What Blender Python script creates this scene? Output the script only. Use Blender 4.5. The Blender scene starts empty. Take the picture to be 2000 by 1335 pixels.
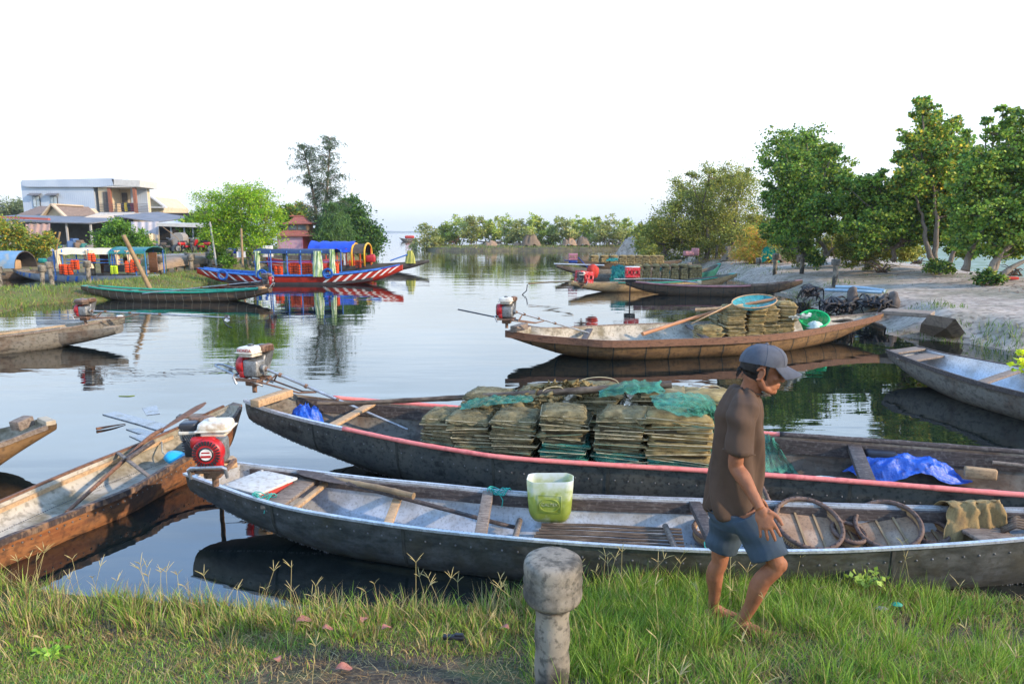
import bpy, math, random
import numpy as np
from mathutils import Vector, Matrix, noise as mnoise
rnd = random.Random(7)
NR = np.random.RandomState(11)
S = bpy.context.scene
COL = S.collection
R = math.radians
PI = math.pi
# ------------------------------------------------------------------ camera
CAM_H = 2.4
FP = 1333.0                       # focal length in pixels of the 2000 px wide photograph
PITCH = math.atan(214.5 / FP)
cam_d = bpy.data.cameras.new("camera")
cam_d.sensor_width = 36.0
cam_d.lens = 36.0 * FP / 2000.0
cam_d.clip_start = 0.05
cam_d.clip_end = 20000
cam = bpy.data.objects.new("camera", cam_d)
COL.objects.link(cam)
cam.location = (0, 0, CAM_H)
cam.rotation_euler = (math.pi / 2 - PITCH, 0, 0)
S.camera = cam
# ------------------------------------------------------------------ world, sun, exposure
SUN = Vector((0.86, -0.36, 0.40)).normalized()     # towards the sun
SUN_EL = math.asin(SUN.z)
SUN_AZ = math.atan2(SUN.x, SUN.y)
w = bpy.data.worlds.new("World")
S.world = w
w.use_nodes = True
nt = w.node_tree
bg = nt.nodes['Background']
sky = nt.nodes.new('ShaderNodeTexSky')
sky.sky_type = 'NISHITA'
sky.sun_disc = False
sky.sun_elevation = SUN_EL
sky.sun_rotation = SUN_AZ
sky.air_density = 1.0
sky.dust_density = 1.5
tc = nt.nodes.new('ShaderNodeTexCoord')
sep = nt.nodes.new('ShaderNodeSeparateXYZ')
nt.links.new(tc.outputs['Generated'], sep.inputs[0])
ramp = nt.nodes.new('ShaderNodeValToRGB')           # thin bright veil of cloud, thicker to the right and higher up
el = ramp.color_ramp
el.elements[0].position = 0.0
el.elements[0].color = (8.0, 8.2, 8.3, 1)
el.elements[1].position = 0.25
el.elements[1].color = (13.5, 17.0, 21.0, 1)
e = el.elements.new(0.12); e.color = (10.4, 11.5, 12.5, 1)
e = el.elements.new(0.45); e.color = (5.4, 9.6, 17.0, 1)
e = el.elements.new(1.0); e.color = (3.2, 6.2, 12.0, 1)
nt.links.new(sep.outputs['Z'], ramp.inputs[0])
mp = nt.nodes.new('ShaderNodeMapping'); mp.inputs['Scale'].default_value = (1.2, 1.2, 6)
nz = nt.nodes.new('ShaderNodeTexNoise'); nz.inputs['Scale'].default_value = 1.6; nz.inputs['Detail'].default_value = 4
nt.links.new(tc.outputs['Generated'], mp.inputs[0]); nt.links.new(mp.outputs[0], nz.inputs['Vector'])
mr = nt.nodes.new('ShaderNodeMapRange')
mr.inputs['From Min'].default_value = 0.35; mr.inputs['From Max'].default_value = 0.65
mr.inputs['To Min'].default_value = 0.66; mr.inputs['To Max'].default_value = 0.97
nt.links.new(nz.outputs['Fac'], mr.inputs['Value'])
mixw = nt.nodes.new('ShaderNodeMix'); mixw.data_type = 'RGBA'
nt.links.new(mr.outputs[0], mixw.inputs['Factor'])
nt.links.new(sky.outputs[0], mixw.inputs['A'])
nt.links.new(ramp.outputs[0], mixw.inputs['B'])
nt.links.new(mixw.outputs['Result'], bg.inputs['Color'])
bg.inputs['Strength'].default_value = 0.10
sd = bpy.data.lights.new("sun", 'SUN')
sd.energy = 4.0
sd.angle = R(1.0)
sd.color = (1.0, 0.80, 0.57)
so = bpy.data.objects.new("sun", sd)
COL.objects.link(so)
so.rotation_euler = SUN.to_track_quat('Z', 'Y').to_euler()
so.location = (20, -10, 30)
S.view_settings.view_transform = 'Standard'
S.view_settings.look = 'None'
S.view_settings.gamma = 1
S.view_settings.exposure = 0.56
S.cycles.use_denoising = True
S.cycles.max_bounces = 6
S.cycles.diffuse_bounces = 2
S.cycles.glossy_bounces = 4
S.cycles.transmission_bounces = 3
S.cycles.transparent_max_bounces = 8
S.cycles.volume_bounces = 0
S.cycles.caustics_reflective = False
S.cycles.caustics_refractive = False
S.cycles.use_adaptive_sampling = True
S.cycles.adaptive_threshold = 0.015
# ------------------------------------------------------------------ pixel helpers (used to survey real positions)
_c, _s = math.cos(PITCH), math.sin(PITCH)
def ray(px, py):
 u, v = px - 1000.0, py - 667.5
 return Vector((u, FP * _c - v * _s, -FP * _s - v * _c))
def P(px, py, z=0.0):
 d = ray(px, py)
 k = (z - CAM_H) / d.z
 return Vector((d.x * k, d.y * k, z))
def PY(px, py, Y):
 d = ray(px, py)
 k = Y / d.y
 return Vector((d.x * k, Y, CAM_H + d.z * k))
def pxm(Y):            # metres per photograph pixel at distance Y
 return Y / FP
# ------------------------------------------------------------------ materials
_mats = {}
def nodemat(name):
 m = bpy.data.materials.new(name); m.use_nodes = True
 b = m.node_tree.nodes['Principled BSDF']
 return m, m.node_tree, b
def col4(c): return (c[0], c[1], c[2], 1.0)
def M(name, c1, c2=None, c3=None, rough=0.75, scale=4.0, stretch=(1, 1, 1), metal=0.0, bump=0.0, spec=0.3,
      speck=0.0, speck_scale=60.0, speck_col=(0.02, 0.02, 0.02), coords='Object', lo=0.35, hi=0.65, dirt=None, coat=0.0):
 """weathered surface: two or three colours mixed by stretched noise, optional speckles and bump"""
 if name in _mats: return _mats[name]
 m, t, b = nodemat(name)
 if c2 is None: c2 = tuple(x * 0.78 for x in c1)
 tcn = t.nodes.new('ShaderNodeTexCoord'); mpn = t.nodes.new('ShaderNodeMapping')
 mpn.inputs['Scale'].default_value = stretch
 t.links.new(tcn.outputs[coords], mpn.inputs[0])
 n = t.nodes.new('ShaderNodeTexNoise'); n.inputs['Scale'].default_value = scale
 n.inputs['Detail'].default_value = 7; n.inputs['Roughness'].default_value = 0.62
 t.links.new(mpn.outputs[0], n.inputs['Vector'])
 r = t.nodes.new('ShaderNodeValToRGB')
 r.color_ramp.elements[0].position = lo; r.color_ramp.elements[0].color = col4(c1)
 r.color_ramp.elements[1].position = hi; r.color_ramp.elements[1].color = col4(c2)
 if c3 is not None:
  ee = r.color_ramp.elements.new((lo + hi) / 2 + 0.02); ee.color = col4(c3)
 t.links.new(n.outputs['Fac'], r.inputs[0])
 out = r.outputs[0]
 if dirt is not None:              # broad stains: (colour, amount, scale)
  n3 = t.nodes.new('ShaderNodeTexNoise'); n3.inputs['Scale'].default_value = dirt[2]; n3.inputs['Detail'].default_value = 5
  n3.inputs['Roughness'].default_value = 0.7
  t.links.new(tcn.outputs[coords], n3.inputs['Vector'])
  q = t.nodes.new('ShaderNodeMapRange'); q.inputs['From Min'].default_value = 0.48; q.inputs['From Max'].default_value = 0.62
  q.inputs['To Max'].default_value = dirt[1]
  t.links.new(n3.outputs['Fac'], q.inputs['Value'])
  mx = t.nodes.new('ShaderNodeMix'); mx.data_type = 'RGBA'
  t.links.new(q.outputs[0], mx.inputs['Factor']); t.links.new(out, mx.inputs['A']); mx.inputs['B'].default_value = col4(dirt[0])
  out = mx.outputs['Result']
 if speck > 0:
  n2 = t.nodes.new('ShaderNodeTexNoise'); n2.inputs['Scale'].default_value = speck_scale; n2.inputs['Detail'].default_value = 3
  t.links.new(tcn.outputs[coords], n2.inputs['Vector'])
  q = t.nodes.new('ShaderNodeMapRange'); q.inputs['From Min'].default_value = 0.52; q.inputs['From Max'].default_value = 0.66
  q.inputs['To Max'].default_value = speck
  t.links.new(n2.outputs['Fac'], q.inputs['Value'])
  mx = t.nodes.new('ShaderNodeMix'); mx.data_type = 'RGBA'
  t.links.new(q.outputs[0], mx.inputs['Factor']); t.links.new(out, mx.inputs['A']); mx.inputs['B'].default_value = col4(speck_col)
  out = mx.outputs['Result']
 t.links.new(out, b.inputs['Base Color'])
 b.inputs['Roughness'].default_value = rough
 b.inputs['Metallic'].default_value = metal
 b.inputs['Specular IOR Level'].default_value = spec
 b.inputs['Coat Weight'].default_value = coat
 if bump > 0:
  bn = t.nodes.new('ShaderNodeBump'); bn.inputs['Strength'].default_value = 0.8; bn.inputs['Distance'].default_value = bump
  t.links.new(n.outputs['Fac'], bn.inputs['Height']); t.links.new(bn.outputs[0], b.inputs['Normal'])
 _mats[name] = m
 return m
def leafmat(name='foliage', trans=0.35, rough=0.55):
 if name in _mats: return _mats[name]
 m, t, b = nodemat(name)
 at = t.nodes.new('ShaderNodeAttribute'); at.attribute_name = 'Col'
 t.links.new(at.outputs['Color'], b.inputs['Base Color'])
 b.inputs['Roughness'].default_value = rough; b.inputs['Specular IOR Level'].default_value = 0.35
 tr = t.nodes.new('ShaderNodeBsdfTranslucent'); t.links.new(at.outputs['Color'], tr.inputs['Color'])
 mx = t.nodes.new('ShaderNodeMixShader'); mx.inputs[0].default_value = trans
 t.links.new(b.outputs[0], mx.inputs[1]); t.links.new(tr.outputs[0], mx.inputs[2])
 t.links.new(mx.outputs[0], t.nodes['Material Output'].inputs[0])
 _mats[name] = m
 return m
def netmat(name, c, alpha=0.6, c2=None):
 """fine netting: woven threads with open holes between, coverage varies"""
 if name in _mats: return _mats[name]
 m, t, b = nodemat(name)
 tcn = t.nodes.new('ShaderNodeTexCoord'); n = t.nodes.new('ShaderNodeTexNoise')
 n.inputs['Scale'].default_value = 7; n.inputs['Detail'].default_value = 8; n.inputs['Roughness'].default_value = 0.7
 t.links.new(tcn.outputs['Object'], n.inputs['Vector'])
 r = t.nodes.new('ShaderNodeValToRGB'); c2 = c2 or tuple(x * 0.55 for x in c)
 r.color_ramp.elements[0].position = .35; r.color_ramp.elements[1].position = .65
 r.color_ramp.elements[0].color = col4(c2); r.color_ramp.elements[1].color = col4(c)
 t.links.new(n.outputs['Fac'], r.inputs[0]); t.links.new(r.outputs[0], b.inputs['Base Color'])
 b.inputs['Roughness'].default_value = .8; b.inputs['Specular IOR Level'].default_value = .2
 q = t.nodes.new('ShaderNodeMapRange'); q.inputs['From Min'].default_value = .3; q.inputs['From Max'].default_value = .7
 q.inputs['To Min'].default_value = max(0, alpha - .25); q.inputs['To Max'].default_value = min(1, alpha + .25)
 t.links.new(n.outputs['Fac'], q.inputs['Value']); t.links.new(q.outputs[0], b.inputs['Alpha'])
 tr = t.nodes.new('ShaderNodeBsdfTranslucent'); t.links.new(r.outputs[0], tr.inputs['Color'])
 _mats[name] = m
 return m
# ------------------------------------------------------------------ mesh helpers
def link(o): COL.objects.link(o); return o
def tag(o, label=None, cat=None, group=None, kind=None):
 if label: o['label'] = label
 if cat: o['category'] = cat; o['kind'] = 'thing'
 if group: o['group'] = group
 if kind: o['kind'] = kind
 return o
def root(name, loc, label, cat, group=None, rz=0.0):
 o = bpy.data.objects.new(name, None); link(o)
 o.empty_display_size = 0.2
 o.location = loc; o.rotation_euler = (0, 0, rz)
 return tag(o, label, cat, group)
def np_mesh(name, V, F, mat, colors=None, smooth=False, matidx=None):
 """V (n,3); F (m,3) or (m,4)"""
 V = np.asarray(V, dtype=np.float32); F = np.asarray(F, dtype=np.int32)
 me = bpy.data.meshes.new(name); k = F.shape[1]
 me.vertices.add(len(V)); me.vertices.foreach_set('co', V.ravel())
 me.loops.add(F.size); me.loops.foreach_set('vertex_index', F.ravel())
 me.polygons.add(len(F)); me.polygons.foreach_set('loop_start', np.arange(0, F.size, k, dtype=np.int32))
 try: me.polygons.foreach_set('loop_total', np.full(len(F), k, dtype=np.int32))
 except Exception: pass
 if smooth: me.polygons.foreach_set('use_smooth', np.ones(len(F), dtype=bool))
 for mm in (mat if isinstance(mat, (list, tuple)) else [mat]): me.materials.append(mm)
 if matidx is not None: me.polygons.foreach_set('material_index', np.asarray(matidx, dtype=np.int32))
 if colors is not None:
  a = me.color_attributes.new('Col', 'FLOAT_COLOR', 'POINT')
  c = np.ones((len(V), 4), dtype=np.float32); c[:, :3] = colors
  a.data.foreach_set('color', c.ravel())
 me.update(calc_edges=True)
 return me
def wloc(o):
 v = Vector(o.location)
 while o.parent: o = o.parent; v = v + Vector(o.location)
 return v
class MB:
 def __init__(s): s.v = []; s.f = []; s.m = []; s.mi = 0
 def add(s, vs, fs, mat=None):
  b = len(s.v); s.v.extend(Vector(x) for x in vs)
  k = s.mi if mat is None else mat
  for f in fs: s.f.append(tuple(b + i for i in f)); s.m.append(k)
  return s
 def xf(s, mtx, start=0):
  for i in range(start, len(s.v)): s.v[i] = mtx @ s.v[i]
  return s
 def box(s, c, size, rot=None, r=0.0, mat=None):
  """box centred c; rounded edges when r > 0; rot = Matrix 3x3 or z angle"""
  c = Vector(c); hx, hy, hz = size[0] / 2, size[1] / 2, size[2] / 2
  if rot is None: rm = Matrix.Identity(3)
  elif isinstance(rot, (int, float)): rm = Matrix.Rotation(rot, 3, 'Z')
  else: rm = rot
  if r <= 0:
   vs = [Vector((x * hx, y * hy, z * hz)) for x in (-1, 1) for y in (-1, 1) for z in (-1, 1)]
   fs = [(0, 1, 3, 2), (4, 6, 7, 5), (0, 4, 5, 1), (2, 3, 7, 6), (0, 2, 6, 4), (1, 5, 7, 3)]
  else:
   r = min(r, hx * .98, hy * .98, hz * .98)
   def co(h): return [-h, -h + r * .3, -h + r, h - r, h - r * .3, h]
   A = [co(hx), co(hy), co(hz)]; idx = {}; vs = []; fs = []
   def vid(i, j, k):
    if (i, j, k) in idx: return idx[(i, j, k)]
    q = Vector((A[0][i], A[1][j], A[2][k]))
    p = Vector((max(-hx + r, min(hx - r, q.x)), max(-hy + r, min(hy - r, q.y)), max(-hz + r, min(hz - r, q.z))))
    d = q - p
    if d.length > 1e-9: d = d.normalized() * r
    idx[(i, j, k)] = len(vs); vs.append(p + d); return idx[(i, j, k)]
   for a in range(5):
    for b2 in range(5):
     fs.append((vid(a, b2, 0), vid(a, b2 + 1, 0), vid(a + 1, b2 + 1, 0), vid(a + 1, b2, 0)))
     fs.append((vid(a, b2, 5), vid(a + 1, b2, 5), vid(a + 1, b2 + 1, 5), vid(a, b2 + 1, 5)))
     fs.append((vid(a, 0, b2), vid(a + 1, 0, b2), vid(a + 1, 0, b2 + 1), vid(a, 0, b2 + 1)))
     fs.append((vid(a, 5, b2), vid(a, 5, b2 + 1), vid(a + 1, 5, b2 + 1), vid(a + 1, 5, b2)))
     fs.append((vid(0, a, b2), vid(0, a, b2 + 1), vid(0, a + 1, b2 + 1), vid(0, a + 1, b2)))
     fs.append((vid(5, a, b2), vid(5, a + 1, b2), vid(5, a + 1, b2 + 1), vid(5, a, b2 + 1)))
  return s.add([c + rm @ v for v in vs], fs, mat)
 def bar(s, a, b, w_, h_, roll=0.0, mat=None, r=0.0):
  """rectangular bar from a to b, width across (horizontal), height h_"""
  a, b = Vector(a), Vector(b); d = b - a; L = d.length
  x = d.normalized(); y = Vector((0, 0, 1)).cross(x)
  if y.length < 1e-4: y = Vector((0, 1, 0))
  y.normalize(); z = x.cross(y)
  rm = Matrix((x, y, z)).transposed() @ Matrix.Rotation(roll, 3, 'X')
  return s.box((a + b) / 2, (L, w_, h_), rm, r, mat)
 def tube(s, pts, rad, n=8, mat=None, caps=True, flat=1.0):
  pts = [Vector(p) for p in pts]
  if isinstance(rad, (int, float)): rad = [rad] * len(pts)
  vs = []; fs = []; prev = None
  for i, p in enumerate(pts):
   t = (pts[min(i + 1, len(pts) - 1)] - pts[max(i - 1, 0)])
   t = t.normalized() if t.length > 1e-9 else Vector((0, 0, 1))
   if prev is None:
    a = Vector((0, 0, 1)) if abs(t.z) < .9 else Vector((1, 0, 0))
    n1 = t.cross(a).normalized()
   else:
    n1 = (prev - t * prev.dot(t)); n1 = n1.normalized() if n1.length > 1e-6 else t.orthogonal().normalized()
   prev = n1; n2 = t.cross(n1)
   for k in range(n):
    an = 2 * PI * k / n
    vs.append(p + (n1 * math.cos(an) + n2 * math.sin(an) * flat) * rad[i])
  for i in range(len(pts) - 1):
   for k in range(n):
    k2 = (k + 1) % n
    fs.append((i * n + k, i * n + k2, (i + 1) * n + k2, (i + 1) * n + k))
  if caps:
   fs.append(tuple(range(n))[::-1]); fs.append(tuple((len(pts) - 1) * n + k for k in range(n)))
  return s.add(vs, fs, mat)
 def lathe(s, prof, c=(0, 0, 0), n=24, mat=None, caps=True, wob=0.0, axis=None):
  vs = []; fs = []; c = Vector(c)
  for i, (r, z) in enumerate(prof):
   for k in range(n):
    a = 2 * PI * k / n
    rr = r * (1 + wob * mnoise.noise(Vector((math.cos(a) * 2, math.sin(a) * 2, z * 6))))
    vs.append(Vector((rr * math.cos(a), rr * math.sin(a), z)))
  for i in range(len(prof) - 1):
   for k in range(n):
    k2 = (k + 1) % n
    fs.append((i * n + k, i * n + k2, (i + 1) * n + k2, (i + 1) * n + k))
  if caps:
   fs.append(tuple(range(n))[::-1]); fs.append(tuple((len(prof) - 1) * n + k for k in range(n)))
  if axis is not None:
   q = Vector(axis).normalized().to_track_quat('Z', 'Y').to_matrix(); vs = [q @ v for v in vs]
  return s.add([c + v for v in vs], fs, mat)
 def grid(s, rows, mat=None, closed=False):
  n = len(rows[0]); vs = [v for r_ in rows for v in r_]; fs = []
  for i in range(len(rows) - 1):
   for k in range(n if closed else n - 1):
    k2 = (k + 1) % n
    fs.append((i * n + k, i * n + k2, (i + 1) * n + k2, (i + 1) * n + k))
  return s.add(vs, fs, mat)
 def build(s, name, mat, parent=None, smooth=False, world=True, label=None, cat=None, group=None, kind=None, loc=None, sharp=None):
  me = bpy.data.meshes.new(name)
  off = Vector((0, 0, 0))
  if parent is not None and world: off = wloc(parent)
  elif parent is None and world:
   if loc is None:
    xs = [v.x for v in s.v]; ys = [v.y for v in s.v]; zs = [v.z for v in s.v]
    loc = ((min(xs) + max(xs)) / 2, (min(ys) + max(ys)) / 2, min(zs))
   off = Vector(loc)
  me.from_pydata([v - off for v in s.v], [], s.f)
  for mm in (mat if isinstance(mat, (list, tuple)) else [mat]): me.materials.append(mm)
  me.polygons.foreach_set('material_index', s.m)
  if smooth: me.polygons.foreach_set('use_smooth', [True] * len(s.f))
  me.update()
  if smooth and sharp: me.set_sharp_from_angle(angle=R(sharp))
  o = bpy.data.objects.new(name, me); link(o)
  if parent is not None: o.parent = parent
  elif world: o.location = off
  elif loc is not None: o.location = loc
  return tag(o, label, cat, group, kind)
def children(o): return [c for c in bpy.data.objects if c.parent == o]
_kids = {}
def copy_tree(o, loc=None, rz=None, label=None, group=None, parent=None, scale=None, kids=None):
 c = o.copy(); COL.objects.link(c)
 if parent is not None: c.parent = parent
 for ch in children(o): copy_tree(ch, parent=c)
 if loc is not None: c.location = loc
 if rz is not None: c.rotation_euler = (0, 0, rz)
 if scale is not None: c.scale = (scale, scale, scale) if isinstance(scale, (int, float)) else scale
 if label: c['label'] = label
 if group: c['group'] = group
 return c
def lerp(a, b, t): return a + (b - a) * t
def resample(pts, n):
 """catmull-rom through pts, n points evenly spaced by parameter of arc length"""
 pts = [Vector(p) for p in pts]; fine = []
 m = len(pts)
 for i in range(m - 1):
  p0 = pts[i - 1] if i > 0 else pts[0] * 2 - pts[1]
  p3 = pts[i + 2] if i + 2 < m else pts[-1] * 2 - pts[-2]
  p1, p2 = pts[i], pts[i + 1]
  for k in range(12):
   t = k / 12
   fine.append(0.5 * ((2 * p1) + (-p0 + p2) * t + (2 * p0 - 5 * p1 + 4 * p2 - p3) * t * t + (-p0 + 3 * p1 - 3 * p2 + p3) * t ** 3))
 fine.append(pts[-1])
 L = [0]
 for i in range(1, len(fine)): L.append(L[-1] + (fine[i] - fine[i - 1]).length)
 out = []; j = 0
 for k in range(n):
  d = L[-1] * k / (n - 1)
  while j < len(L) - 2 and L[j + 1] < d: j += 1
  t = (d - L[j]) / max(1e-9, L[j + 1] - L[j]); out.append(fine[j].lerp(fine[j + 1], min(1, max(0, t))))
 return out
def fbm(x, y, z=0.0, o=4):
 return mnoise.fractal(Vector((x, y, z)), 1.0, 2.0, o)
# ------------------------------------------------------------------ water
def make_water():
 m, t, b = nodemat('lagoon_water')
 b.inputs['Base Color'].default_value = (0.006, 0.010, 0.010, 1)
 b.inputs['Roughness'].default_value = 0.015
 b.inputs['IOR'].default_value = 1.85
 b.inputs['Specular IOR Level'].default_value = 0.55
 tcn = t.nodes.new('ShaderNodeTexCoord')
 def layer(scale, detail, stretch, rot=0.0):
  mpn = t.nodes.new('ShaderNodeMapping'); mpn.inputs['Scale'].default_value = stretch; mpn.inputs['Rotation'].default_value = (0, 0, rot)
  t.links.new(tcn.outputs['Object'], mpn.inputs[0])
  n = t.nodes.new('ShaderNodeTexNoise'); n.inputs['Scale'].default_value = scale; n.inputs['Detail'].default_value = detail
  n.inputs['Roughness'].default_value = 0.5
  t.links.new(mpn.outputs[0], n.inputs['Vector']); return n
 a = layer(3.0, 2, (0.5, 1.6, 1), 0.12); c = layer(0.5, 2, (0.5, 1.6, 1), -0.3); d = layer(0.16, 2, (0.6, 1.4, 1), .2)
 # ripples come in patches
 mr1 = t.nodes.new('ShaderNodeMapRange'); mr1.inputs['From Min'].default_value = .40; mr1.inputs['From Max'].default_value = .62
 mr1.inputs['To Min'].default_value = .15
 t.links.new(d.outputs['Fac'], mr1.inputs['Value'])
 mu = t.nodes.new('ShaderNodeMath'); mu.operation = 'MULTIPLY'
 t.links.new(a.outputs['Fac'], mu.inputs[0]); t.links.new(mr1.outputs[0], mu.inputs[1])
 b1 = t.nodes.new('ShaderNodeBump'); b1.inputs['Strength'].default_value = 1; b1.inputs['Distance'].default_value = 0.0045
 t.links.new(mu.outputs[0], b1.inputs['Height'])
 b2 = t.nodes.new('ShaderNodeBump'); b2.inputs['Strength'].default_value = 1; b2.inputs['Distance'].default_value = 0.014
 t.links.new(c.outputs['Fac'], b2.inputs['Height']); t.links.new(b1.outputs[0], b2.inputs['Normal'])
 t.links.new(b2.outputs[0], b.inputs['Normal'])
 mb = MB(); L = 9000
 mb.add([(-L, -40, 0), (L, -40, 0), (L, L, 0), (-L, L, 0)], [(0, 1, 2, 3)])
 mb.build('water', m, kind='structure', loc=(0, 0, 0))
make_water()
# ------------------------------------------------------------------ land
def seg_dist(X, Y, poly):
 """signed distance (inside > 0) of points to polygon"""
 d = np.full(X.shape, 1e9); inside = np.zeros(X.shape, dtype=bool)
 n = len(poly)
 for i in range(n):
  ax, ay = poly[i][0], poly[i][1]; bx, by = poly[(i + 1) % n][0], poly[(i + 1) % n][1]
  dx, dy = bx - ax, by - ay; L2 = dx * dx + dy * dy + 1e-12
  t = np.clip(((X - ax) * dx + (Y - ay) * dy) / L2, 0, 1)
  d = np.minimum(d, np.hypot(X - ax - t * dx, Y - ay - t * dy))
  c = ((ay > Y) != (by > Y)) & (X < (bx - ax) * (Y - ay) / ((by - ay) if abs(by - ay) > 1e-12 else 1e-12) + ax)
  inside ^= c
 return np.where(inside, d, -d)
def np_noise(X, Y, sc, seed=0.0, o=3):
 out = np.empty(X.shape); Xf = X.ravel(); Yf = Y.ravel(); of = out.ravel()
 for i in range(len(Xf)): of[i] = mnoise.fractal(Vector((Xf[i] * sc, Yf[i] * sc, seed)), 1.0, 2.0, o)
 return of.reshape(X.shape)
LANDS = {}
def land(name, poly, xs, ys, hfun, mat, label=None, jag=0.12, margin=1.0, seed=1.0, ratio=False):
 """height sheet over a shoreline polygon. xs: X values (or X/Y when ratio); ys: Y values"""
 XX, YY = np.meshgrid(xs, ys)
 if ratio: XX = XX * YY
 sdv = seg_dist(XX, YY, poly) + np_noise(XX, YY, 0.9 if not ratio else .35, seed) * jag
 Z = hfun(XX, YY, sdv)
 Z = np.where(sdv < 0, sdv * 0.5 - 0.02, Z)
 ny, nx = XX.shape
 V = np.stack([XX.ravel(), YY.ravel(), Z.ravel()], 1)
 ii = np.arange(ny * nx).reshape(ny, nx)
 F = np.stack([ii[:-1, :-1].ravel(), ii[:-1, 1:].ravel(), ii[1:, 1:].ravel(), ii[1:, :-1].ravel()], 1)
 keep = (sdv.ravel()[F] > -margin).any(1); F = F[keep]
 me = np_mesh(name, V, F, mat, smooth=True)
 o = link(bpy.data.objects.new(name, me)); tag(o, label, kind='structure')
 LANDS[name] = (poly, hfun, sdv, XX, YY, Z)
 return o
def smooth01(x): x = np.clip(x, 0, 1); return x * x * (3 - 2 * x)
# --- foreground bank
fore_poly = [(-9, -12), (-9, 4.9), (-4.5, 4.55), (-2.9, 4.18), (-1.6, 4.02), (-.2, 4.06), (.4, 4.2), (1.2, 4.36), (2.0, 4.36), (2.7, 4.22), (3.4, 4.08), (5, 4.0), (9, 4.2), (9, -12)]
def hfore_s(sd): return 0.08 * smooth01(sd / 0.12) + 0.60 * smooth01((sd - .05) / 2.7)
def hfore(X, Y, sd): return hfore_s(sd) + 0.03 * np.sin(X * 2.3 + 1) * np.cos(Y * 2.9) * smooth01(sd / .5)
soil = M('bank_soil', (0.035, 0.024, 0.017), (0.12, 0.085, 0.055), (0.07, 0.05, 0.033), rough=.95, scale=7, bump=.02, speck=.6, speck_scale=45,
         speck_col=(0.22, 0.16, 0.09), dirt=((0.045, 0.075, 0.015), .75, 1.6))
land('bank', fore_poly, np.linspace(-8.5, 8.5, 230), np.linspace(-3, 5.4, 120), hfore, soil, jag=.10, seed=3)
def fore_h(x, y):
 X = np.array([x]); Y = np.array([y]); sdv = seg_dist(X, Y, fore_poly)
 return float(hfore(X, Y, sdv)[0]) if sdv[0] > 0 else 0.0
# --- left grassy tongue between the lagoon and the canal
def pp(lst, z=0.0): return [tuple(P(a, b, z)[:2]) for a, b in lst]
lpen = pp([(0, 612), (60, 597), (130, 590), (190, 588), (250, 582), (330, 572), (400, 556), (436, 549), (470, 540), (560, 531), (600, 526)]) + pp([(610, 522), (500, 522), (400, 525), (300, 534), (200, 547), (150, 552), (60, 560), (0, 562)], .28)
lpen = [(-60, 19.6)] + lpen + [(-60, 25)]
def hpen(X, Y, sd): return 0.10 * smooth01(sd / .25) + .32 * smooth01((sd - .1) / 2.5)
grass_ground = M('grass_ground', (0.085, 0.115, 0.022), (0.16, 0.17, 0.035), (0.115, 0.14, 0.03), rough=.95, scale=2.2, bump=.05, speck=.55, speck_scale=9,
                 speck_col=(0.20, 0.13, 0.045), dirt=((0.17, 0.075, 0.035), .7, .8))
land('grass_bank', lpen, np.linspace(-1.0, -.25, 170), np.linspace(18.5, 52, 170), hpen, grass_ground, ratio=True, jag=.25, seed=5)
def pen_h(x, y):
 sdv = seg_dist(np.array([x]), np.array([y]), lpen)
 return float(hpen(0, 0, sdv)[0]) if sdv[0] > 0 else 0.0
# --- village bank beyond the canal
lvil = [(-300, 44), (-38, 42), (-26, 43), (-21, 43), (-19.5, 43.5), (-17.5, 42), (-14.0, 44), (-13, 50), (-13.0, 58), (-13.2, 66), (-13.6, 70), (-15.5, 74), (-20, 78), (-35, 95), (-60, 150), (-300, 160)]
def hvil(X, Y, sd): return .75 * smooth01(sd / .8) + .25 * smooth01((sd - 1) / 8)
vil_ground = M('village_ground', (0.20, 0.17, 0.12), (0.13, 0.14, 0.05), (0.17, 0.15, .09), rough=.95, scale=.5, bump=.03, speck=.4, speck_scale=4, speck_col=(0.07, 0.10, 0.02))
land('ground', lvil, np.linspace(-1.3, -.12, 150), np.geomspace(40, 160, 90), hvil, vil_ground, ratio=True, jag=.3, seed=8)
# --- spit across the middle
spit = pp([(812, 486), (850, 490), (930, 491), (1010, 490), (1100, 490), (1180, 489), (1240, 489)]) + [(30, 90), (60, 100), (22, 100), (8, 97), (-4, 96), (-12, 96)]
def hspit(X, Y, sd): return .42 * smooth01(sd / .5) + .18 * smooth01((sd - .5) / 3)
spit_ground = M('spit_ground', (0.075, 0.07, 0.045), (0.16, 0.15, 0.05), (0.12, .10, .06), rough=.95, scale=1.5, bump=.05, speck=.5, speck_scale=5, speck_col=(0.03, 0.027, 0.02))
land('spit', spit, np.linspace(-.17, .62, 190), np.linspace(78, 103, 60), hspit, spit_ground, ratio=True, jag=.5, seed=9)
# --- right sand bank
rlan = pp([(1236, 498), (1300, 512), (1370, 527), (1420, 540), (1470, 556), (1540, 574), (1580, 592), (1620, 611), (1690, 628), (1735, 652), (1800, 664), (1880, 672), (1950, 684), (2020, 690)])
rlan = rlan + [(13.5, 12.2), (20, 11), (26, 15)] + pp([(2080, 532), (1900, 513), (1750, 498), (1640, 490), (1540, 481)], .8) + [(34, 88)]
def hsand(X, Y, sd):
 base = .55 * smooth01(sd / 1.6) + .38 * smooth01((sd - 1) / 6)
 return base - .75 * smooth01((sd - 14 - Y * .08) / 4)
def sandmat():
 m = M('sand', (0.50, 0.40, 0.31), (0.33, 0.26, 0.20), (0.43, .34, .265), rough=.95, scale=2.2, bump=.06, speck=.75, speck_scale=7,
          speck_col=(0.13, 0.10, 0.07), dirt=((0.09, 0.105, 0.04), .5, .5))
 return m
sand_ob = land('sand_bank', rlan, np.linspace(.13, 1.5, 240), np.geomspace(10.5, 130, 230), hsand, sandmat(), ratio=True, jag=.35, seed=12)
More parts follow.
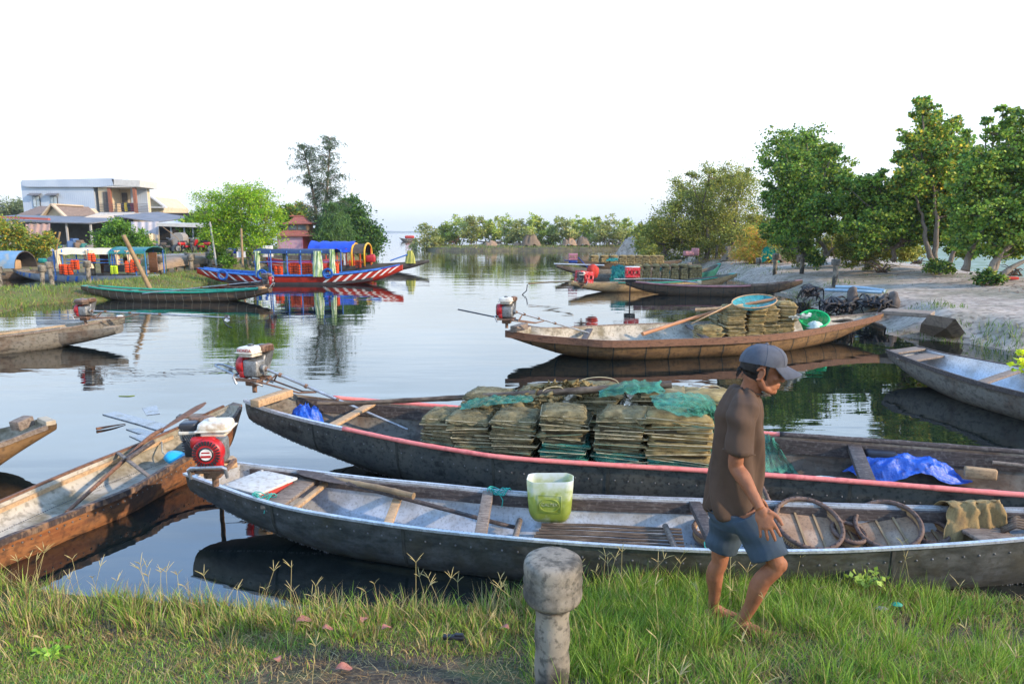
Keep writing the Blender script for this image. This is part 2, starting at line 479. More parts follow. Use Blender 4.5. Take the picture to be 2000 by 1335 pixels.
def sand_h(x, y):
 sdv = seg_dist(np.array([x]), np.array([y]), rlan)
 return float(hsand(np.array([x]), np.array([y]), sdv)[0]) if sdv[0] > 0 else 0.0
# --- marsh field behind the right-hand trees
mb = MB(); mb.add([(13, 30, .30), (22, 14, .30), (300, 10, .30), (300, 300, .30), (46, 120, .30)], [(0, 1, 2, 3, 4)])
mb.build('marsh', M('marsh', (0.11, 0.17, 0.05), (0.22, 0.27, 0.12), (0.10, .14, .07), rough=.5, scale=.35, stretch=(1, 2.5, 1), speck=.6, speck_scale=1.2, speck_col=(0.35, 0.42, 0.38)), kind='structure', loc=(0, 0, 0))
# --- far shore of the lagoon
mb = MB(); pts = []
n = 160
for i in range(n + 1):
 a = lerp(-.9, .9, i / n); Y = 3600
 hgt = 5 + 9 * abs(fbm(i * .13, 3.3)) + 3 * abs(fbm(i * .9, 1.1))
 pts.append((a * Y, Y, hgt))
rows = [[Vector((x, y, -1)) for x, y, h in pts], [Vector((x, y, h)) for x, y, h in pts], [Vector((x, y + 260, h * .4)) for x, y, h in pts], [Vector((x, y + 300, -1)) for x, y, h in pts]]
mb.grid(rows); mb.build('far_shore', M('far_shore', (0.05, 0.08, 0.05), (0.08, 0.11, 0.06), rough=.9, scale=.004), kind='structure', loc=(0, 0, 0))
# ------------------------------------------------------------------ shared boat materials
alu = M('aluminium', (0.15, 0.155, 0.15), (0.045, 0.05, 0.047), (0.09, 0.095, .09), rough=.5, scale=6, stretch=(1, 1, 2.5), metal=.55, bump=.004, spec=.5, speck=.55, speck_scale=35, speck_col=(0.07, .065, .05), dirt=((0.10, .09, .06), .6, 2.5))
alu_dark = M('aluminium_stained', (0.07, 0.078, 0.076), (0.03, 0.032, 0.032), (0.105, .11, .10), rough=.5, scale=4, stretch=(1, 1, 2), metal=.35, bump=.004, spec=.4, speck=.6, speck_scale=28, speck_col=(0.02, .02, .02), dirt=((0.17, .16, .13), .4, 3))
alu_in = M('aluminium_inside', (0.60, 0.62, 0.64), (0.36, 0.37, 0.38), (0.5, .52, .55), rough=.38, scale=3.5, metal=.35, bump=.003, spec=.5, speck=.35, speck_scale=50, speck_col=(0.12, .11, .09), dirt=((0.30, .24, .16), .5, 2.2))
bare_rim = M('bare_metal_rim', (0.62, 0.65, 0.68), (0.42, .44, .46), rough=.35, scale=15, metal=.5, spec=.5, speck=.4, speck_scale=60, speck_col=(.2, .2, .2))
dark_wood = M('dark_wood', (0.045, 0.035, 0.032), (0.11, 0.085, 0.075), (0.07, .055, .05), rough=.7, scale=5, stretch=(1, 6, 14), bump=.006, speck=.4, speck_scale=30, speck_col=(.2, .18, .16))
grey_wood = M('grey_wood', (0.16, 0.115, 0.09), (0.30, 0.24, 0.19), (0.22, .17, .13), rough=.8, scale=4, stretch=(2, 12, 12), bump=.006, speck=.5, speck_scale=30, speck_col=(.06, .045, .035))
tan_wood = M('tan_wood', (0.52, 0.33, 0.17), (0.36, 0.22, 0.11), (0.45, .29, .16), rough=.7, scale=4, stretch=(2, 10, 10), bump=.005, speck=.4, speck_scale=25, speck_col=(.15, .09, .05))
orange_wood = M('rust_wood', (0.21, 0.075, 0.03), (0.06, 0.032, 0.022), (0.30, .13, .05), rough=.65, scale=3, stretch=(1, 1, 5), bump=.006, speck=.5, speck_scale=22, speck_col=(.04, .025, .02), dirt=((0.05, .035, .03), .8, 1.6))
brown_hull = M('brown_hull', (0.24, 0.14, 0.065), (0.11, 0.065, 0.035), (0.19, .11, .05), rough=.7, scale=3, stretch=(1, 1, 4), bump=.006, speck=.5, speck_scale=18, speck_col=(.05, .035, .025), dirt=((0.30, .18, .08), .5, 1.5))
brown_wood = M('brown_wood', (0.16, 0.075, 0.045), (0.09, 0.045, 0.03), (0.21, .105, .06), rough=.7, scale=3, stretch=(1.5, 6, 8), bump=.005, speck=.4, speck_scale=25, speck_col=(.05, .03, .02))
grey_hull = M('grey_hull', (0.15, 0.14, 0.125), (0.08, 0.075, 0.065), (0.21, .19, .155), rough=.7, scale=3, stretch=(1, 1, 3), bump=.006, speck=.5, speck_scale=20, speck_col=(.04, .035, .03), dirt=((0.10, .055, .03), .7, 1.2))
pale_in = M('pale_inside', (0.48, 0.42, 0.33), (0.22, 0.19, 0.14), (0.40, .36, .29), rough=.7, scale=3, stretch=(1, 1, 2), bump=.005, speck=.5, speck_scale=20, speck_col=(.10, .08, .05), dirt=((0.15, .12, .06), .7, 1.5))
pink_paint = M('pink_paint', (0.78, 0.17, 0.15), (0.62, 0.13, 0.12), (0.85, .24, .2), rough=.5, scale=9, bump=.002, spec=.4, speck=.25, speck_scale=40, speck_col=(.45, .2, .15))
bamboo_m = M('bamboo', (0.34, 0.23, 0.12), (0.20, 0.13, 0.07), (0.28, .19, .1), rough=.6, scale=6, stretch=(1, 1, 1), bump=.003)
bamboo_dark = M('bamboo_dark', (0.06, 0.042, 0.03), (0.20, 0.15, 0.105), (0.12, .085, .06), rough=.65, scale=7, stretch=(1, 3, 3), bump=.003)
black_m = M('black_plastic', (0.012, 0.013, 0.016), (0.03, 0.03, 0.035), rough=.5, scale=8)
rivet_m = M('rivet_metal', (0.22, 0.22, 0.22), (0.10, .10, .10), rough=.5, scale=30, metal=.4)
seam_m = M('seam', (0.035, 0.035, 0.03), (0.06, .06, .05), rough=.8, scale=20)
rope_m = M('rope', (0.55, 0.5, 0.4), (0.4, .35, .25), rough=.9, scale=40)
teal_rope = M('teal_rope', (0.05, 0.45, 0.36), (0.04, .3, .25), rough=.8, scale=40)
blue_paint = M('blue_paint', (0.03, 0.10, 0.42), (0.02, .06, .28), (0.05, .2, .55), rough=.5, scale=4, speck=.3, speck_scale=15, speck_col=(.1, .12, .15))
red_paint = M('red_paint', (0.42, 0.03, 0.02), (0.28, .02, .015), (0.36, .035, .03), rough=.45, scale=2.5, speck=.3, speck_scale=12, speck_col=(.12, .02, .02))
white_paint = M('white_paint', (0.75, 0.74, 0.72), (0.6, .58, .55), rough=.5, scale=5, speck=.2, speck_scale=20, speck_col=(.3, .2, .15))
green_paint = M('green_paint', (0.01, 0.26, 0.16), (0.015, .17, .11), (.02, .33, .22), rough=.55, scale=5, speck=.3, speck_scale=25, speck_col=(.1, .12, .1))
SIDE = [(1.0, 0.0), (0.985, .22), (0.95, .5), (0.86, .75), (0.66, .94), (0.33, 1.0), (0.0, 1.0)]
SIDE_V = [(1.0, 0.0), (0.93, .3), (0.82, .6), (0.66, .85), (0.5, 1.0), (0.25, 1.03), (0.0, 1.03)]
class Hull:
 """lofted boat shell between a near and a far gunwale line, keel depth by stations"""
 def __init__(h, near, far, keel, n=44, th=0.022, side=SIDE):
  h.n = n; h.N = resample(near, n); h.F = resample(far, n); h.th = th; h.side = side
  h.K = [np.interp(i / (n - 1), [k[0] for k in keel], [k[1] for k in keel]) for i in range(n)]
  for _ in range(3): h.K = [h.K[0]] + [(h.K[i - 1] + h.K[i] * 2 + h.K[i + 1]) / 4 for i in range(1, n - 1)] + [h.K[-1]]
 def sec(h, i, shrink=0.0, lift=0.0):
  a, b, zk = h.N[i], h.F[i], h.K[i] + lift
  c = (a + b) / 2; half = (a - b) / 2; L = half.length; half2 = half * max(0.05, (L - shrink) / L)
  out = []
  if shrink: zk = max(zk, .03)
  for u, d in h.side: p = c + half2 * u; out.append(Vector((p.x, p.y, lerp(p.z, zk, d))))
  for u, d in h.side[-2::-1]: p = c - half2 * u; out.append(Vector((p.x, p.y, lerp(p.z, zk, d))))
  return out
 def at(h, t, s, dz=0.0, inside=True):
  """point at station t (0..1), across s (+1 near .. -1 far), dz above gunwale line"""
  x = t * (h.n - 1); i = min(h.n - 2, int(x)); f = x - i
  a = h.N[i].lerp(h.N[i + 1], f); b = h.F[i].lerp(h.F[i + 1], f); c = (a + b) / 2
  p = c + (a - b) / 2 * s; p.z += dz; return p
 def floor(h, t, s, dz=0.0):
  x = t * (h.n - 1); i = min(h.n - 2, int(x)); p = h.at(t, s); p.z = max(.03, lerp(h.K[i], h.K[i + 1], x - i) + h.th) + 0.01 + dz; return p
 def build(h, rt, mats, seams=0, rivets=False, rim=None, open_end=False):
  """mats: outer, inner, rim, seam"""
  mb = MB(); n = h.n; O = [h.sec(i) for i in range(n)]; I = [h.sec(i, h.th, h.th) for i in range(n)]
  for i in range(n):
   I[i][0].z = O[i][0].z; I[i][-1].z = O[i][-1].z
  mb.grid(O, 0); mb.grid([r_[::-1] for r_ in I], 1)
  m = len(O[0])
  for e in (0, m - 1):
   mb.grid([[O[i][e] for i in range(n)], [I[i][e] for i in range(n)]] if e == 0 else [[I[i][e] for i in range(n)], [O[i][e] for i in range(n)]], 2)
  for i, d in ((0, 1), (n - 1, -1)):
   c = len(O[i]);
   vs = O[i] + [v.lerp(I[i + d][k], .5) for k, v in enumerate(I[i])]
   mb.add(O[i], [tuple(range(c))[::d]], 0)
   j = i + d; mb.add(I[j], [tuple(range(c))[::-d]], 1)
   mb.add([O[i][0], O[i][-1], I[j][-1], I[j][0]], [(0, 1, 2, 3)[::-d]], 2)
  if seams:
   for k in range(1, seams):
    i = int(k * (n - 1) / seams)
    t = (O[min(n - 1, i + 1)][0] - O[i][0]).normalized() * 0.012
    c = (h.N[i] + h.F[i]) / 2
    r1 = []; r2 = []
    for v in O[i]:
     o = v - c; o.z *= 1.0; o = o.normalized() * 0.005
     r1.append(v + o - t); r2.append(v + o + t)
    mb.grid([r1, r2], 3)
  if rivets:
   for i in range(n - 1):
    for f in (0, .33, .66):
     for e, ins in ((1, -1), (4, 1), (m - 2, -1), (m - 5, -1)):
      src = I if (ins < 0 or False) else O
      p = src[i][e].lerp(src[i + 1][e], f)
      c = (h.N[i] + h.F[i]) / 2; d = (c - p).normalized() * (-0.003 if src is O else .003)
      mb.box(p + d, (.009, .009, .009), r=.003, mat=4)
   for i in range(0, n - 1):
    for e in (1, 4):
     p = O[i][e].lerp(O[i + 1][e], .5); c = (h.N[i] + h.F[i]) / 2; d = (p - c).normalized() * .001
     mb.box(p + d, (.013, .013, .013), r=.004, mat=4)
  mats = list(mats) + ([seam_m] if len(mats) < 4 else []) + [rivet_m]
  o = mb.build('hull', mats, rt, smooth=True, sharp=38)
  return o
 def rail(h, rt, name, mat, side, t0=0, t1=1, w_=.05, h_=.05, out=0.0, dz=0.0, rnd_=False, segs=30, knots=0, smooth=True, label=None):
  pts = [h.at(lerp(t0, t1, k / segs), side * (1.0), dz) for k in range(segs + 1)]
  mb = MB()
  for k, p in enumerate(pts):
   a = h.at(lerp(t0, t1, k / segs), side) - h.at(lerp(t0, t1, k / segs), 0); a.z = 0; a.normalize(); p += a * out
  if rnd_:
   if knots:
    q = []; rr = []
    for k in range(len(pts) - 1):
     q += [pts[k], pts[k].lerp(pts[k + 1], .5)]; rr += [w_ / 2 * (1.10 if k % knots == 0 else 1), w_ / 2 * (1.02 if k % knots == 0 else .97)]
    q.append(pts[-1]); rr.append(w_ / 2); mb.tube(q, rr, 8)
   else: mb.tube(pts, w_ / 2, 8)
  else:
   rows = []
   for k, p in enumerate(pts):
    a = h.at(lerp(t0, t1, k / segs), side) - h.at(lerp(t0, t1, k / segs), 0); a.z = 0; a.normalize(); a *= w_ / 2
    u = Vector((0, 0, h_ / 2)); rows.append([p - a - u, p + a - u, p + a + u, p - a + u])
   mb.grid(rows, closed=True)
   mb.add(rows[0], [(0, 1, 2, 3)]); mb.add(rows[-1], [(3, 2, 1, 0)])
  return mb.build(name, mat, rt, smooth=rnd_, label=label)
 def thwart(h, rt, t, mat, w_=.12, th=.03, dz=-.04, name='thwart', skew=0.0, tilt=0.0, s0=.96, s1=-.96):
  a = h.at(t - skew, s0, dz + tilt); b = h.at(t + skew, s1, dz - tilt); mb = MB(); mb.bar(a, b, w_, th, r=.006)
  return mb.build(name, mat, rt, smooth=True, sharp=30)
def psides(A, B, beam, zmid, endw=.35, p=2.2, n=11, zp=2.2):
 A, B = Vector(A), Vector(B); d = B - A; d.z = 0; d.normalize(); nrm = Vector((d.y, -d.x, 0))
 if nrm.y > 0: nrm = -nrm               # towards the viewer side
 N = []; F = []
 for i in range(n):
  t = i / (n - 1); q = abs(2 * t - 1)
  w2 = beam / 2 * (endw + (1 - endw) * (1 - q ** p)); c = A.lerp(B, t)
  ze = A.z if t < .5 else B.z
  c.z = zmid + (ze - zmid) * q ** zp
  N.append(c + nrm * w2); F.append(c - nrm * w2)
 return N, F
def pboat(name, label, A, B, beam, zmid, mats, group=None, keelmid=-.10, seams=0, endw=.35, zp=2.2, side=SIDE, n=30, kp=3.0, endd=.16, cat='boat', p=2.2):
 A, B = Vector(A), Vector(B)
 N, F = psides(A, B, beam, zmid, endw, p=p, zp=zp)
 keel = [(i / 10, keelmid + ((A.z if i < 5 else B.z) - endd - keelmid) * abs(2 * i / 10 - 1) ** kp) for i in range(11)]
 h = Hull(N, F, keel, n=n, side=side)
 c = (A + B) / 2
 rt = root(name, (c.x, c.y, 0), label, cat, group)
 h.build(rt, mats, seams=seams)
 return rt, h
# ------------------------------------------------------------------ engine
e_grey = M('cast_alloy', (0.33, 0.33, 0.32), (0.16, .16, .155), (0.25, .25, .24), rough=.5, scale=14, metal=.5, speck=.5, speck_scale=70, speck_col=(.05, .045, .04))
e_red = M('engine_red', (0.50, 0.015, 0.02), (0.33, .012, .015), rough=.38, scale=8, spec=.5, speck=.35, speck_scale=30, speck_col=(.12, .03, .02))
e_cream = M('tank_cream', (0.60, 0.54, 0.43), (0.40, .30, .2), (.66, .62, .53), rough=.35, scale=5, spec=.5, speck=.35, speck_scale=30, speck_col=(.35, .2, .1))
e_black = M('engine_black', (0.014, 0.017, 0.025), (0.035, .035, .04), rough=.35, scale=8, spec=.5)
e_rust = M('rusty_steel', (0.17, 0.09, 0.055), (0.09, .06, .045), (.25, .15, .1), rough=.75, scale=12, metal=.2, speck=.5, speck_scale=50, speck_col=(.05, .03, .025))
e_steel = M('bare_steel', (0.50, 0.51, 0.52), (0.3, .3, .3), rough=.35, scale=10, metal=.7, speck=.4, speck_scale=50, speck_col=(.2, .13, .09))
def lettering(txt, size, mat, parent, loc, rot, name='lettering', depth=.0015):
 c = bpy.data.curves.new(name, 'FONT'); c.body = txt; c.size = size; c.extrude = depth; c.align_x = 'CENTER'; c.align_y = 'CENTER'
 tmp = bpy.data.objects.new(name + '_src', c); COL.objects.link(tmp)
 bpy.context.view_layer.update()
 me = bpy.data.meshes.new_from_object(tmp.evaluated_get(bpy.context.evaluated_depsgraph_get())); bpy.data.objects.remove(tmp)
 me.name = name
 me.materials.clear(); me.materials.append(mat)
 o = bpy.data.objects.new(name, me); link(o); o.parent = parent; o.location = loc; o.rotation_euler = rot
 return o
def engine(loc, rz, label, variant='a', rot=None, shaft=None, handle=None, group='small petrol engines on the boats', tank=e_cream, top=None):
 rt = root('boat_engine', loc, label, 'engine', group, rz)
 if rot is not None: rt.rotation_euler = rot
 # crankcase and finned cylinder
 b = MB(); b.box((0.0, 0, .13), (.20, .22, .20), r=.03); b.box((.02, .10, .17), (.15, .16, .17), Matrix.Rotation(R(-25), 3, 'X'), r=.02)
 for k in range(7): b.box((.02, .05 + k * .022, .19 + k * .010), (.19, .006, .19), Matrix.Rotation(R(-25), 3, 'X'))
 b.lathe([(.03, 0), (.045, .01), (.045, .05), (.02, .06)], (.10, -.02, .13), 12, axis=(1, 0, 0))
 b.build('crankcase', e_grey, rt, smooth=True, world=False, sharp=35)
 # red fan shroud
 b = MB(); b.lathe([(.116, 0), (.122, .02), (.118, .075), (.104, .095), (.075, .10)], (-.09, -.01, .155), 28, axis=(-1, 0, 0))
 b.box((-.115, .03, .23), (.07, .20, .10), r=.03); b.box((-.115, -.015, .06), (.075, .20, .09), r=.025)
 sh = b.build('fan_shroud', e_red, rt, smooth=True, world=False, sharp=50)
 b = MB()
 for k in range(26):
  a = 2 * PI * k / 26; r1 = .092
  m_ = Matrix.Rotation(a, 3, 'X')
  b.box(Vector((-.193, -.01, .155)) + m_ @ Vector((0, 0, r1)), (.010, .010, .034), m_)
 b.lathe([(.056, 0), (.06, .01), (.055, .014)], (-.186, -.01, .155), 20, axis=(-1, 0, 0))
 g = b.build('fan_grille', e_black, sh, world=False)
 b = MB(); b.lathe([(.046, 0), (.046, .004)], (-.2005, -.01, .155), 20, axis=(-1, 0, 0)); b.build('badge', white_paint, sh, world=False)
 b = MB(); b.box((-.2055, -.01, .140), (.003, .078, .018)); b.box((-.2055, -.01, .172), (.003, .062, .010)); b.build('badge_bar', e_red, sh, world=False)
 # tank
 b = MB(); b.box((-.02, -.045, .345), (.23, .25, .09), r=.042); b.box((-.02, -.045, .322), (.25, .27, .014), r=.006)
 b.box((-.02, -.045, .292), (.19, .20, .05), r=.02)
 tk = b.build('fuel_tank', tank, rt, smooth=True, world=False, sharp=50)
 b = MB(); b.lathe([(.035, 0), (.036, .012), (.03, .022), (.01, .024)], (-.03, -.02, .386), 16)
 b.build('fuel_cap', e_black if variant == 'b' else tank, tk, smooth=True, world=False, sharp=40)
 # air filter
 b = MB(); b.box((.0, .165, .33), (.15, .13, .10), r=.02); b.box((.0, .165, .25), (.12, .10, .10), r=.015)
 for k in range(5): b.box((-.065, .165, .15 + k * .022), (.02, .10 - .008 * (k % 2), .012), r=.004)
 b.box((-.05, .16, .16), (.05, .08, .13), r=.015)
 af = b.build('air_filter', e_black, rt, smooth=True, world=False, sharp=40)
 if variant == 'a':
  b = MB(); b.box((.0, .165, .300), (.157, .137, .032), r=.01); b.build('filter_band', tank, af, smooth=True, world=False, sharp=40)
 # muffler
 b = MB(); b.box((.08, .10, .35), (.10, .20, .09), r=.03)
 for k in range(6): b.box((.135, .03 + k * .028, .35), (.008, .012, .06))
 b.build('muffler', e_rust, rt, smooth=True, world=False, sharp=40)
 # frame below
 b = MB()
 b.tube([(-.16, -.15, -.05), (-.20, -.15, .035), (-.21, -.13, .05), (-.21, .11, .05), (-.20, .13, .035), (-.16, .13, -.05)], .015, 8, mat=0)
 for y in (-.13, .11): b.bar((-.18, y, .0), (.12, y, .0), .03, .03, mat=1)
 for x in (-.14, .1): b.bar((x, -.15, -.005), (x, .14, -.005), .035, .02, mat=1)
 b.box((-.02, -.01, -.05), (.16, .14, .07), r=.02, mat=1); b.tube([(-.02, -.01, -.07), (-.02, -.01, -.17)], .028, 10, mat=1)
 b.build('mounting_frame', [e_steel, e_rust], rt, smooth=True, world=False, sharp=40)
 if shaft is not None:        # shaft: end point in local coordinates
  b = MB(); e = Vector(shaft); s0 = Vector((.13, -.02, .13))
  b.tube([s0, s0.lerp(e, .5), e], .017, 10, mat=0)
  for k in (0.02, .12, .3, .55): q = s0.lerp(e, k); b.tube([q, s0.lerp(e, k + .02)], .027, 10, mat=1)
  # truss under the shaft
  q1 = s0.lerp(e, .38)
  for y in (-.10, .09):
   b.tube([(-.15, y, 0), (.16, y * .9, -.03), (.45, y * .55, q1.z - .14), (q1.x * .95, 0, q1.z - .03)], .012, 8, mat=1)
  b.tube([(.2, -.08, -.02), s0.lerp(e, .10), (.2, .08, -.02)], .010, 6, mat=1)
  b.tube([(.42, -.05, q1.z - .13), s0.lerp(e, .10), (.42, .05, q1.z - .13)], .010, 6, mat=1)
  b.build('drive_shaft', [e_steel, e_rust], rt, smooth=True, world=False, sharp=40)
 if handle:
  b = MB(); L = handle
  b.tube([(.16, -.10, -.06), (-.15, -.09, .02), (-L, -.06, .12), (-L - .05, -.03, .13), (-L - .05, .03, .13), (-L, .06, .12), (-.15, .09, .02), (.16, .10, -.06)], .013, 8)
  b.build('handle', e_steel, rt, smooth=True, world=False)
 return rt
# ================================================================== 1. aluminium boat in front
near = [P(362, 925, .44), P(425, 948, .42), P(500, 974, .39), P(600, 999, .37), P(800, 1030, .35), P(1000, 1051, .34), P(1190, 1065, .34), P(1385, 1075, .34), P(1600, 1076, .35), P(1800, 1067, .36), P(2000, 1052, .38), P(2200, 1028, .42), P(2330, 1010, .46)]
far = [P(452, 903, .44), P(520, 911, .42), P(620, 922, .39), P(730, 935, .37), P(850, 946, .36), P(1030, 963, .35), P(1200, 970, .34), P(1380, 976, .34), P(1600, 984, .35), P(1850, 991, .36), P(2000, 994, .38), P(2150, 996, .42), P(2260, 996, .46)]
h1 = Hull(near, far, [(0, .24), (.08, .10), (.2, -.04), (.4, -.10), (.7, -.10), (.9, .02), (1, .28)], n=70)
bt1 = root('aluminium_boat', (.8, 4.6, 0), 'long bare aluminium boat beside the grassy bank in front, with bamboo slats and trays aboard', 'boat')
h1.build(bt1, [alu, alu_in, bare_rim], seams=7, rivets=True)
h1.rail(bt1, 'side_plank', dark_wood, -1, .03, .98, .028, .085, out=-.035, dz=-.06)
h1.rail(bt1, 'side_plank', dark_wood, 1, .30, .98, .024, .07, out=-.035, dz=-.055)
h1.rail(bt1, 'gunwale', bare_rim, 1, 0, 1, .032, .018, out=.005, dz=.004, rnd_=False, segs=60)
h1.rail(bt1, 'gunwale', bare_rim, -1, 0, 1, .024, .014, out=.003, dz=.004, segs=60)
h1.thwart(bt1, .115, grey_wood, w_=.17, dz=-.05, skew=-.012)
h1.thwart(bt1, .135, tan_wood, w_=.05, dz=-.075, skew=-.012, name='thwart')
h1.thwart(bt1, .235, tan_wood, w_=.07, dz=-.09, skew=-.02)
h1.thwart(bt1, .335, grey_wood, w_=.085, th=.05, dz=-.02, skew=-.014)
h1.thwart(bt1, .555, dark_wood, w_=.09, th=.05, dz=-.03, skew=-.005)
h1.thwart(bt1, .83, grey_wood, w_=.3, th=.025, dz=-.10)
a_ = h1.at(.335, .25, -.05); mb = MB(); mb.tube([a_, a_ - Vector((0, 0, .22))], .024, 8); mb.build('support_post', grey_wood, bt1)
mb = MB(); mb.bar(P(385, 919, .46), P(460, 900, .475), .10, .085, r=.008); mb.tube([P(428, 925, .42), P(428, 925, .12)], .02, 8)
mb.build('engine_beam', tan_wood, bt1, smooth=True, sharp=30)
mb = MB()
for tt, ss in ((.335, -.9), (.56, .93), (.115, .9)):
 c = h1.at(tt, ss, .0)
 for k in range(4):
  mb.tube([c + Vector((.05 * math.cos(a) * (1 + .3 * k % 2), .03 * math.sin(a) + .01 * k, .025 * math.sin(a * 2 + k) + .012)) for a in np.linspace(0, 6.3, 14)], .004, 5)
 mb.tube([c, c + Vector((.03, -.03, -.05)), c + Vector((.02, -.05, -.1))], .004, 5)
mb.build('tie_rope', teal_rope, bt1)
eA = engine(P(415, 893, .66) - Vector((0.0, -.12, 0)), R(96), 'red and cream petrol engine on the beam of the aluminium boat, fan facing the bank', 'a')
eA.location = P(418, 908, .64)
# red box with pale lid
def rotz(v, a): return Vector((v[0] * math.cos(a) - v[1] * math.sin(a), v[0] * math.sin(a) + v[1] * math.cos(a), v[2]))
bx = root('storage_box', h1.floor(.075, .05, .06), 'red box with a dirty white lid at the stern of the aluminium boat', 'box', rz=R(-28))
mb = MB(); mb.box((0, 0, .09), (.36, .36, .17), r=.015); mb.build('body', M('box_red', (.42, .05, .04), (.3, .04, .03), rough=.5, scale=8), bx, smooth=True, world=False, sharp=30)
mb = MB(); mb.box((0, 0, .185), (.41, .41, .02), r=.006)
for x, y in ((.18, .18), (-.18, .18), (-.18, -.18)): mb.lathe([(.012, 0), (.012, .006)], (x, y, .195), 8)
mb.build('lid', M('lid_white', (.62, .6, .55), (.42, .40, .36), (.55, .53, .48), rough=.6, scale=5, speck=.5, speck_scale=25, speck_col=(.25, .18, .12)), bx, smooth=True, world=False, sharp=30)
def pole(name, pts, rad, mat, label, cat, knots=0, group=None, flat_end=None, parent=None):
 pts = [Vector(p) for p in pts]
 n = 40; q = resample(pts, n); rr = []
 for i in range(n):
  r0 = rad if isinstance(rad, (int, float)) else lerp(rad[0], rad[1], i / (n - 1))
  if knots and i % knots == 0: r0 *= 1.14
  rr.append(r0)
 mb = MB(); mb.tube(q, rr, 9)
 if flat_end:        # blade at the last end: (length, width)
  L, W = flat_end; d = (q[-1] - q[-6]).normalized(); y = Vector((0, 0, 1)).cross(d).normalized(); z = d.cross(y); rows = []
  for k in range(9):
   t = k / 8; ww = W / 2 * (0.25 + .75 * math.sin(min(1, t * 1.5) * PI / 2)) * (1 if t < .85 else 1 - (t - .85) * 4)
   c = q[-1] + d * (L * (t - .1)); rows.append([c - y * ww, c + z * .010, c + y * ww, c - z * .010])
  mb.grid(rows, closed=True); mb.add(rows[-1], [(0, 1, 2, 3)]); mb.add(rows[0], [(3, 2, 1, 0)])
 return mb.build(name, mat, parent, smooth=True, sharp=50, label=label, cat=cat, group=group)
pole('paddle', [P(1010, 1030, .14), P(960, 1018, .20), P(800, 975, .30), P(680, 944, .36)], (.016, .02), dark_wood, 'long dark wooden paddle lying over the thwarts of the aluminium boat', 'paddle', flat_end=(.55, .13))
pole('boat_pole', [P(808, 968, .36), P(730, 950, .37), P(620, 931, .35)], .024, bamboo_m, 'short bamboo pole lashed along the far side of the aluminium boat', 'pole', knots=7)
# bamboo deck slats
dk = root('bamboo_deck_mat', h1.floor(.45, 0, .07), 'dark bamboo slat mat on the floor of the aluminium boat under the cut plastic can', 'deck mat')
o_a, o_b = h1.at(.37, 0), h1.at(.535, 0)
mb = MB(); slats = MB()
for k in range(11):
 s = lerp(.70, -.60, k / 10); a = h1.at(.385 + .004 * rnd.random(), s); b = h1.at(.535, s)
 a.z = b.z = .165 + .004 * rnd.random()
 slats.tube([a, a.lerp(b, .35) + Vector((0, 0, .012 * rnd.random())), a.lerp(b, .7) + Vector((0, .01 * rnd.random(), 0)), b], [.011, .012, .011, .010], 6)
slats.build('slat', bamboo_dark, dk, kind='stuff')
for t_ in (.375, .53):
 a = h1.at(t_, .80); b = h1.at(t_ - .012, -.6); a.z = b.z = .19
 mb = MB(); mb.tube([a, b], .024, 8); mb.build('cross_bar', grey_wood, dk, smooth=True)
mb = MB()
for t_ in (.40, .425, .45, .48, .505):
 c = h1.at(t_, rnd.uniform(-.3, .3)); c.z = .18
 mb.tube([c + Vector((.07 * math.sin(a) + .02 * math.sin(3 * a), .08 * math.cos(a), .012 * math.sin(2 * a) + .008)) for a in np.linspace(0, 5, 14)], .003, 5)
# cut plastic can
cn = root('cut_jerrycan', P(1076, 1026, .175) + Vector((0, .125, 0)), 'cut-open translucent plastic can stained with green algae', 'plastic can', rz=R(-6))
m_can, t_, b_ = nodemat('algae_plastic')
tcn = t_.nodes.new('ShaderNodeTexCoord'); sp = t_.nodes.new('ShaderNodeSeparateXYZ'); n_ = t_.nodes.new('ShaderNodeTexNoise'); n_.inputs['Scale'].default_value = 14; n_.inputs['Detail'].default_value = 6
t_.links.new(tcn.outputs['Object'], sp.inputs[0]); t_.links.new(tcn.outputs['Object'], n_.inputs['Vector'])
ad = t_.nodes.new('ShaderNodeMath'); ad.operation = 'MULTIPLY_ADD'; ad.inputs[1].default_value = .34; t_.links.new(n_.outputs['Fac'], ad.inputs[0]); t_.links.new(sp.outputs['Z'], ad.inputs[2])
rp = t_.nodes.new('ShaderNodeValToRGB'); cr = rp.color_ramp
cr.elements[0].position = .16; cr.elements[0].color = (.55, .60, .36, 1); cr.elements[1].position = .52; cr.elements[1].color = (.85, .88, .84, 1)
e_ = cr.elements.new(.24); e_.color = (.34, .42, .06, 1); e_ = cr.elements.new(.36); e_.color = (.48, .56, .12, 1); e_ = cr.elements.new(.43); e_.color = (.70, .75, .5, 1)
t_.links.new(ad.outputs[0], rp.inputs[0]); t_.links.new(rp.outputs[0], b_.inputs['Base Color']); b_.inputs['Roughness'].default_value = .35
tl = t_.nodes.new('ShaderNodeBsdfTranslucent'); t_.links.new(rp.outputs[0], tl.inputs[0]); ms = t_.nodes.new('ShaderNodeMixShader'); ms.inputs[0].default_value = .4
t_.links.new(b_.outputs[0], ms.inputs[1]); t_.links.new(tl.outputs[0], ms.inputs[2]); t_.links.new(ms.outputs[0], t_.nodes['Material Output'].inputs[0])
def rr_ring(w_, d_, r, z, n=8, wob=0):
 out = []
 for cx, cy, a0 in ((w_ / 2 - r, d_ / 2 - r, 0), (-w_ / 2 + r, d_ / 2 - r, 90), (-w_ / 2 + r, -d_ / 2 + r, 180), (w_ / 2 - r, -d_ / 2 + r, 270)):
  for k in range(n):
   a = R(a0 + 90 * k / (n - 1)); x, y = cx + r * math.cos(a), cy + r * math.sin(a)
   out.append(Vector((x, y, z + wob * math.sin(x * 17 + y * 9))))
 return out
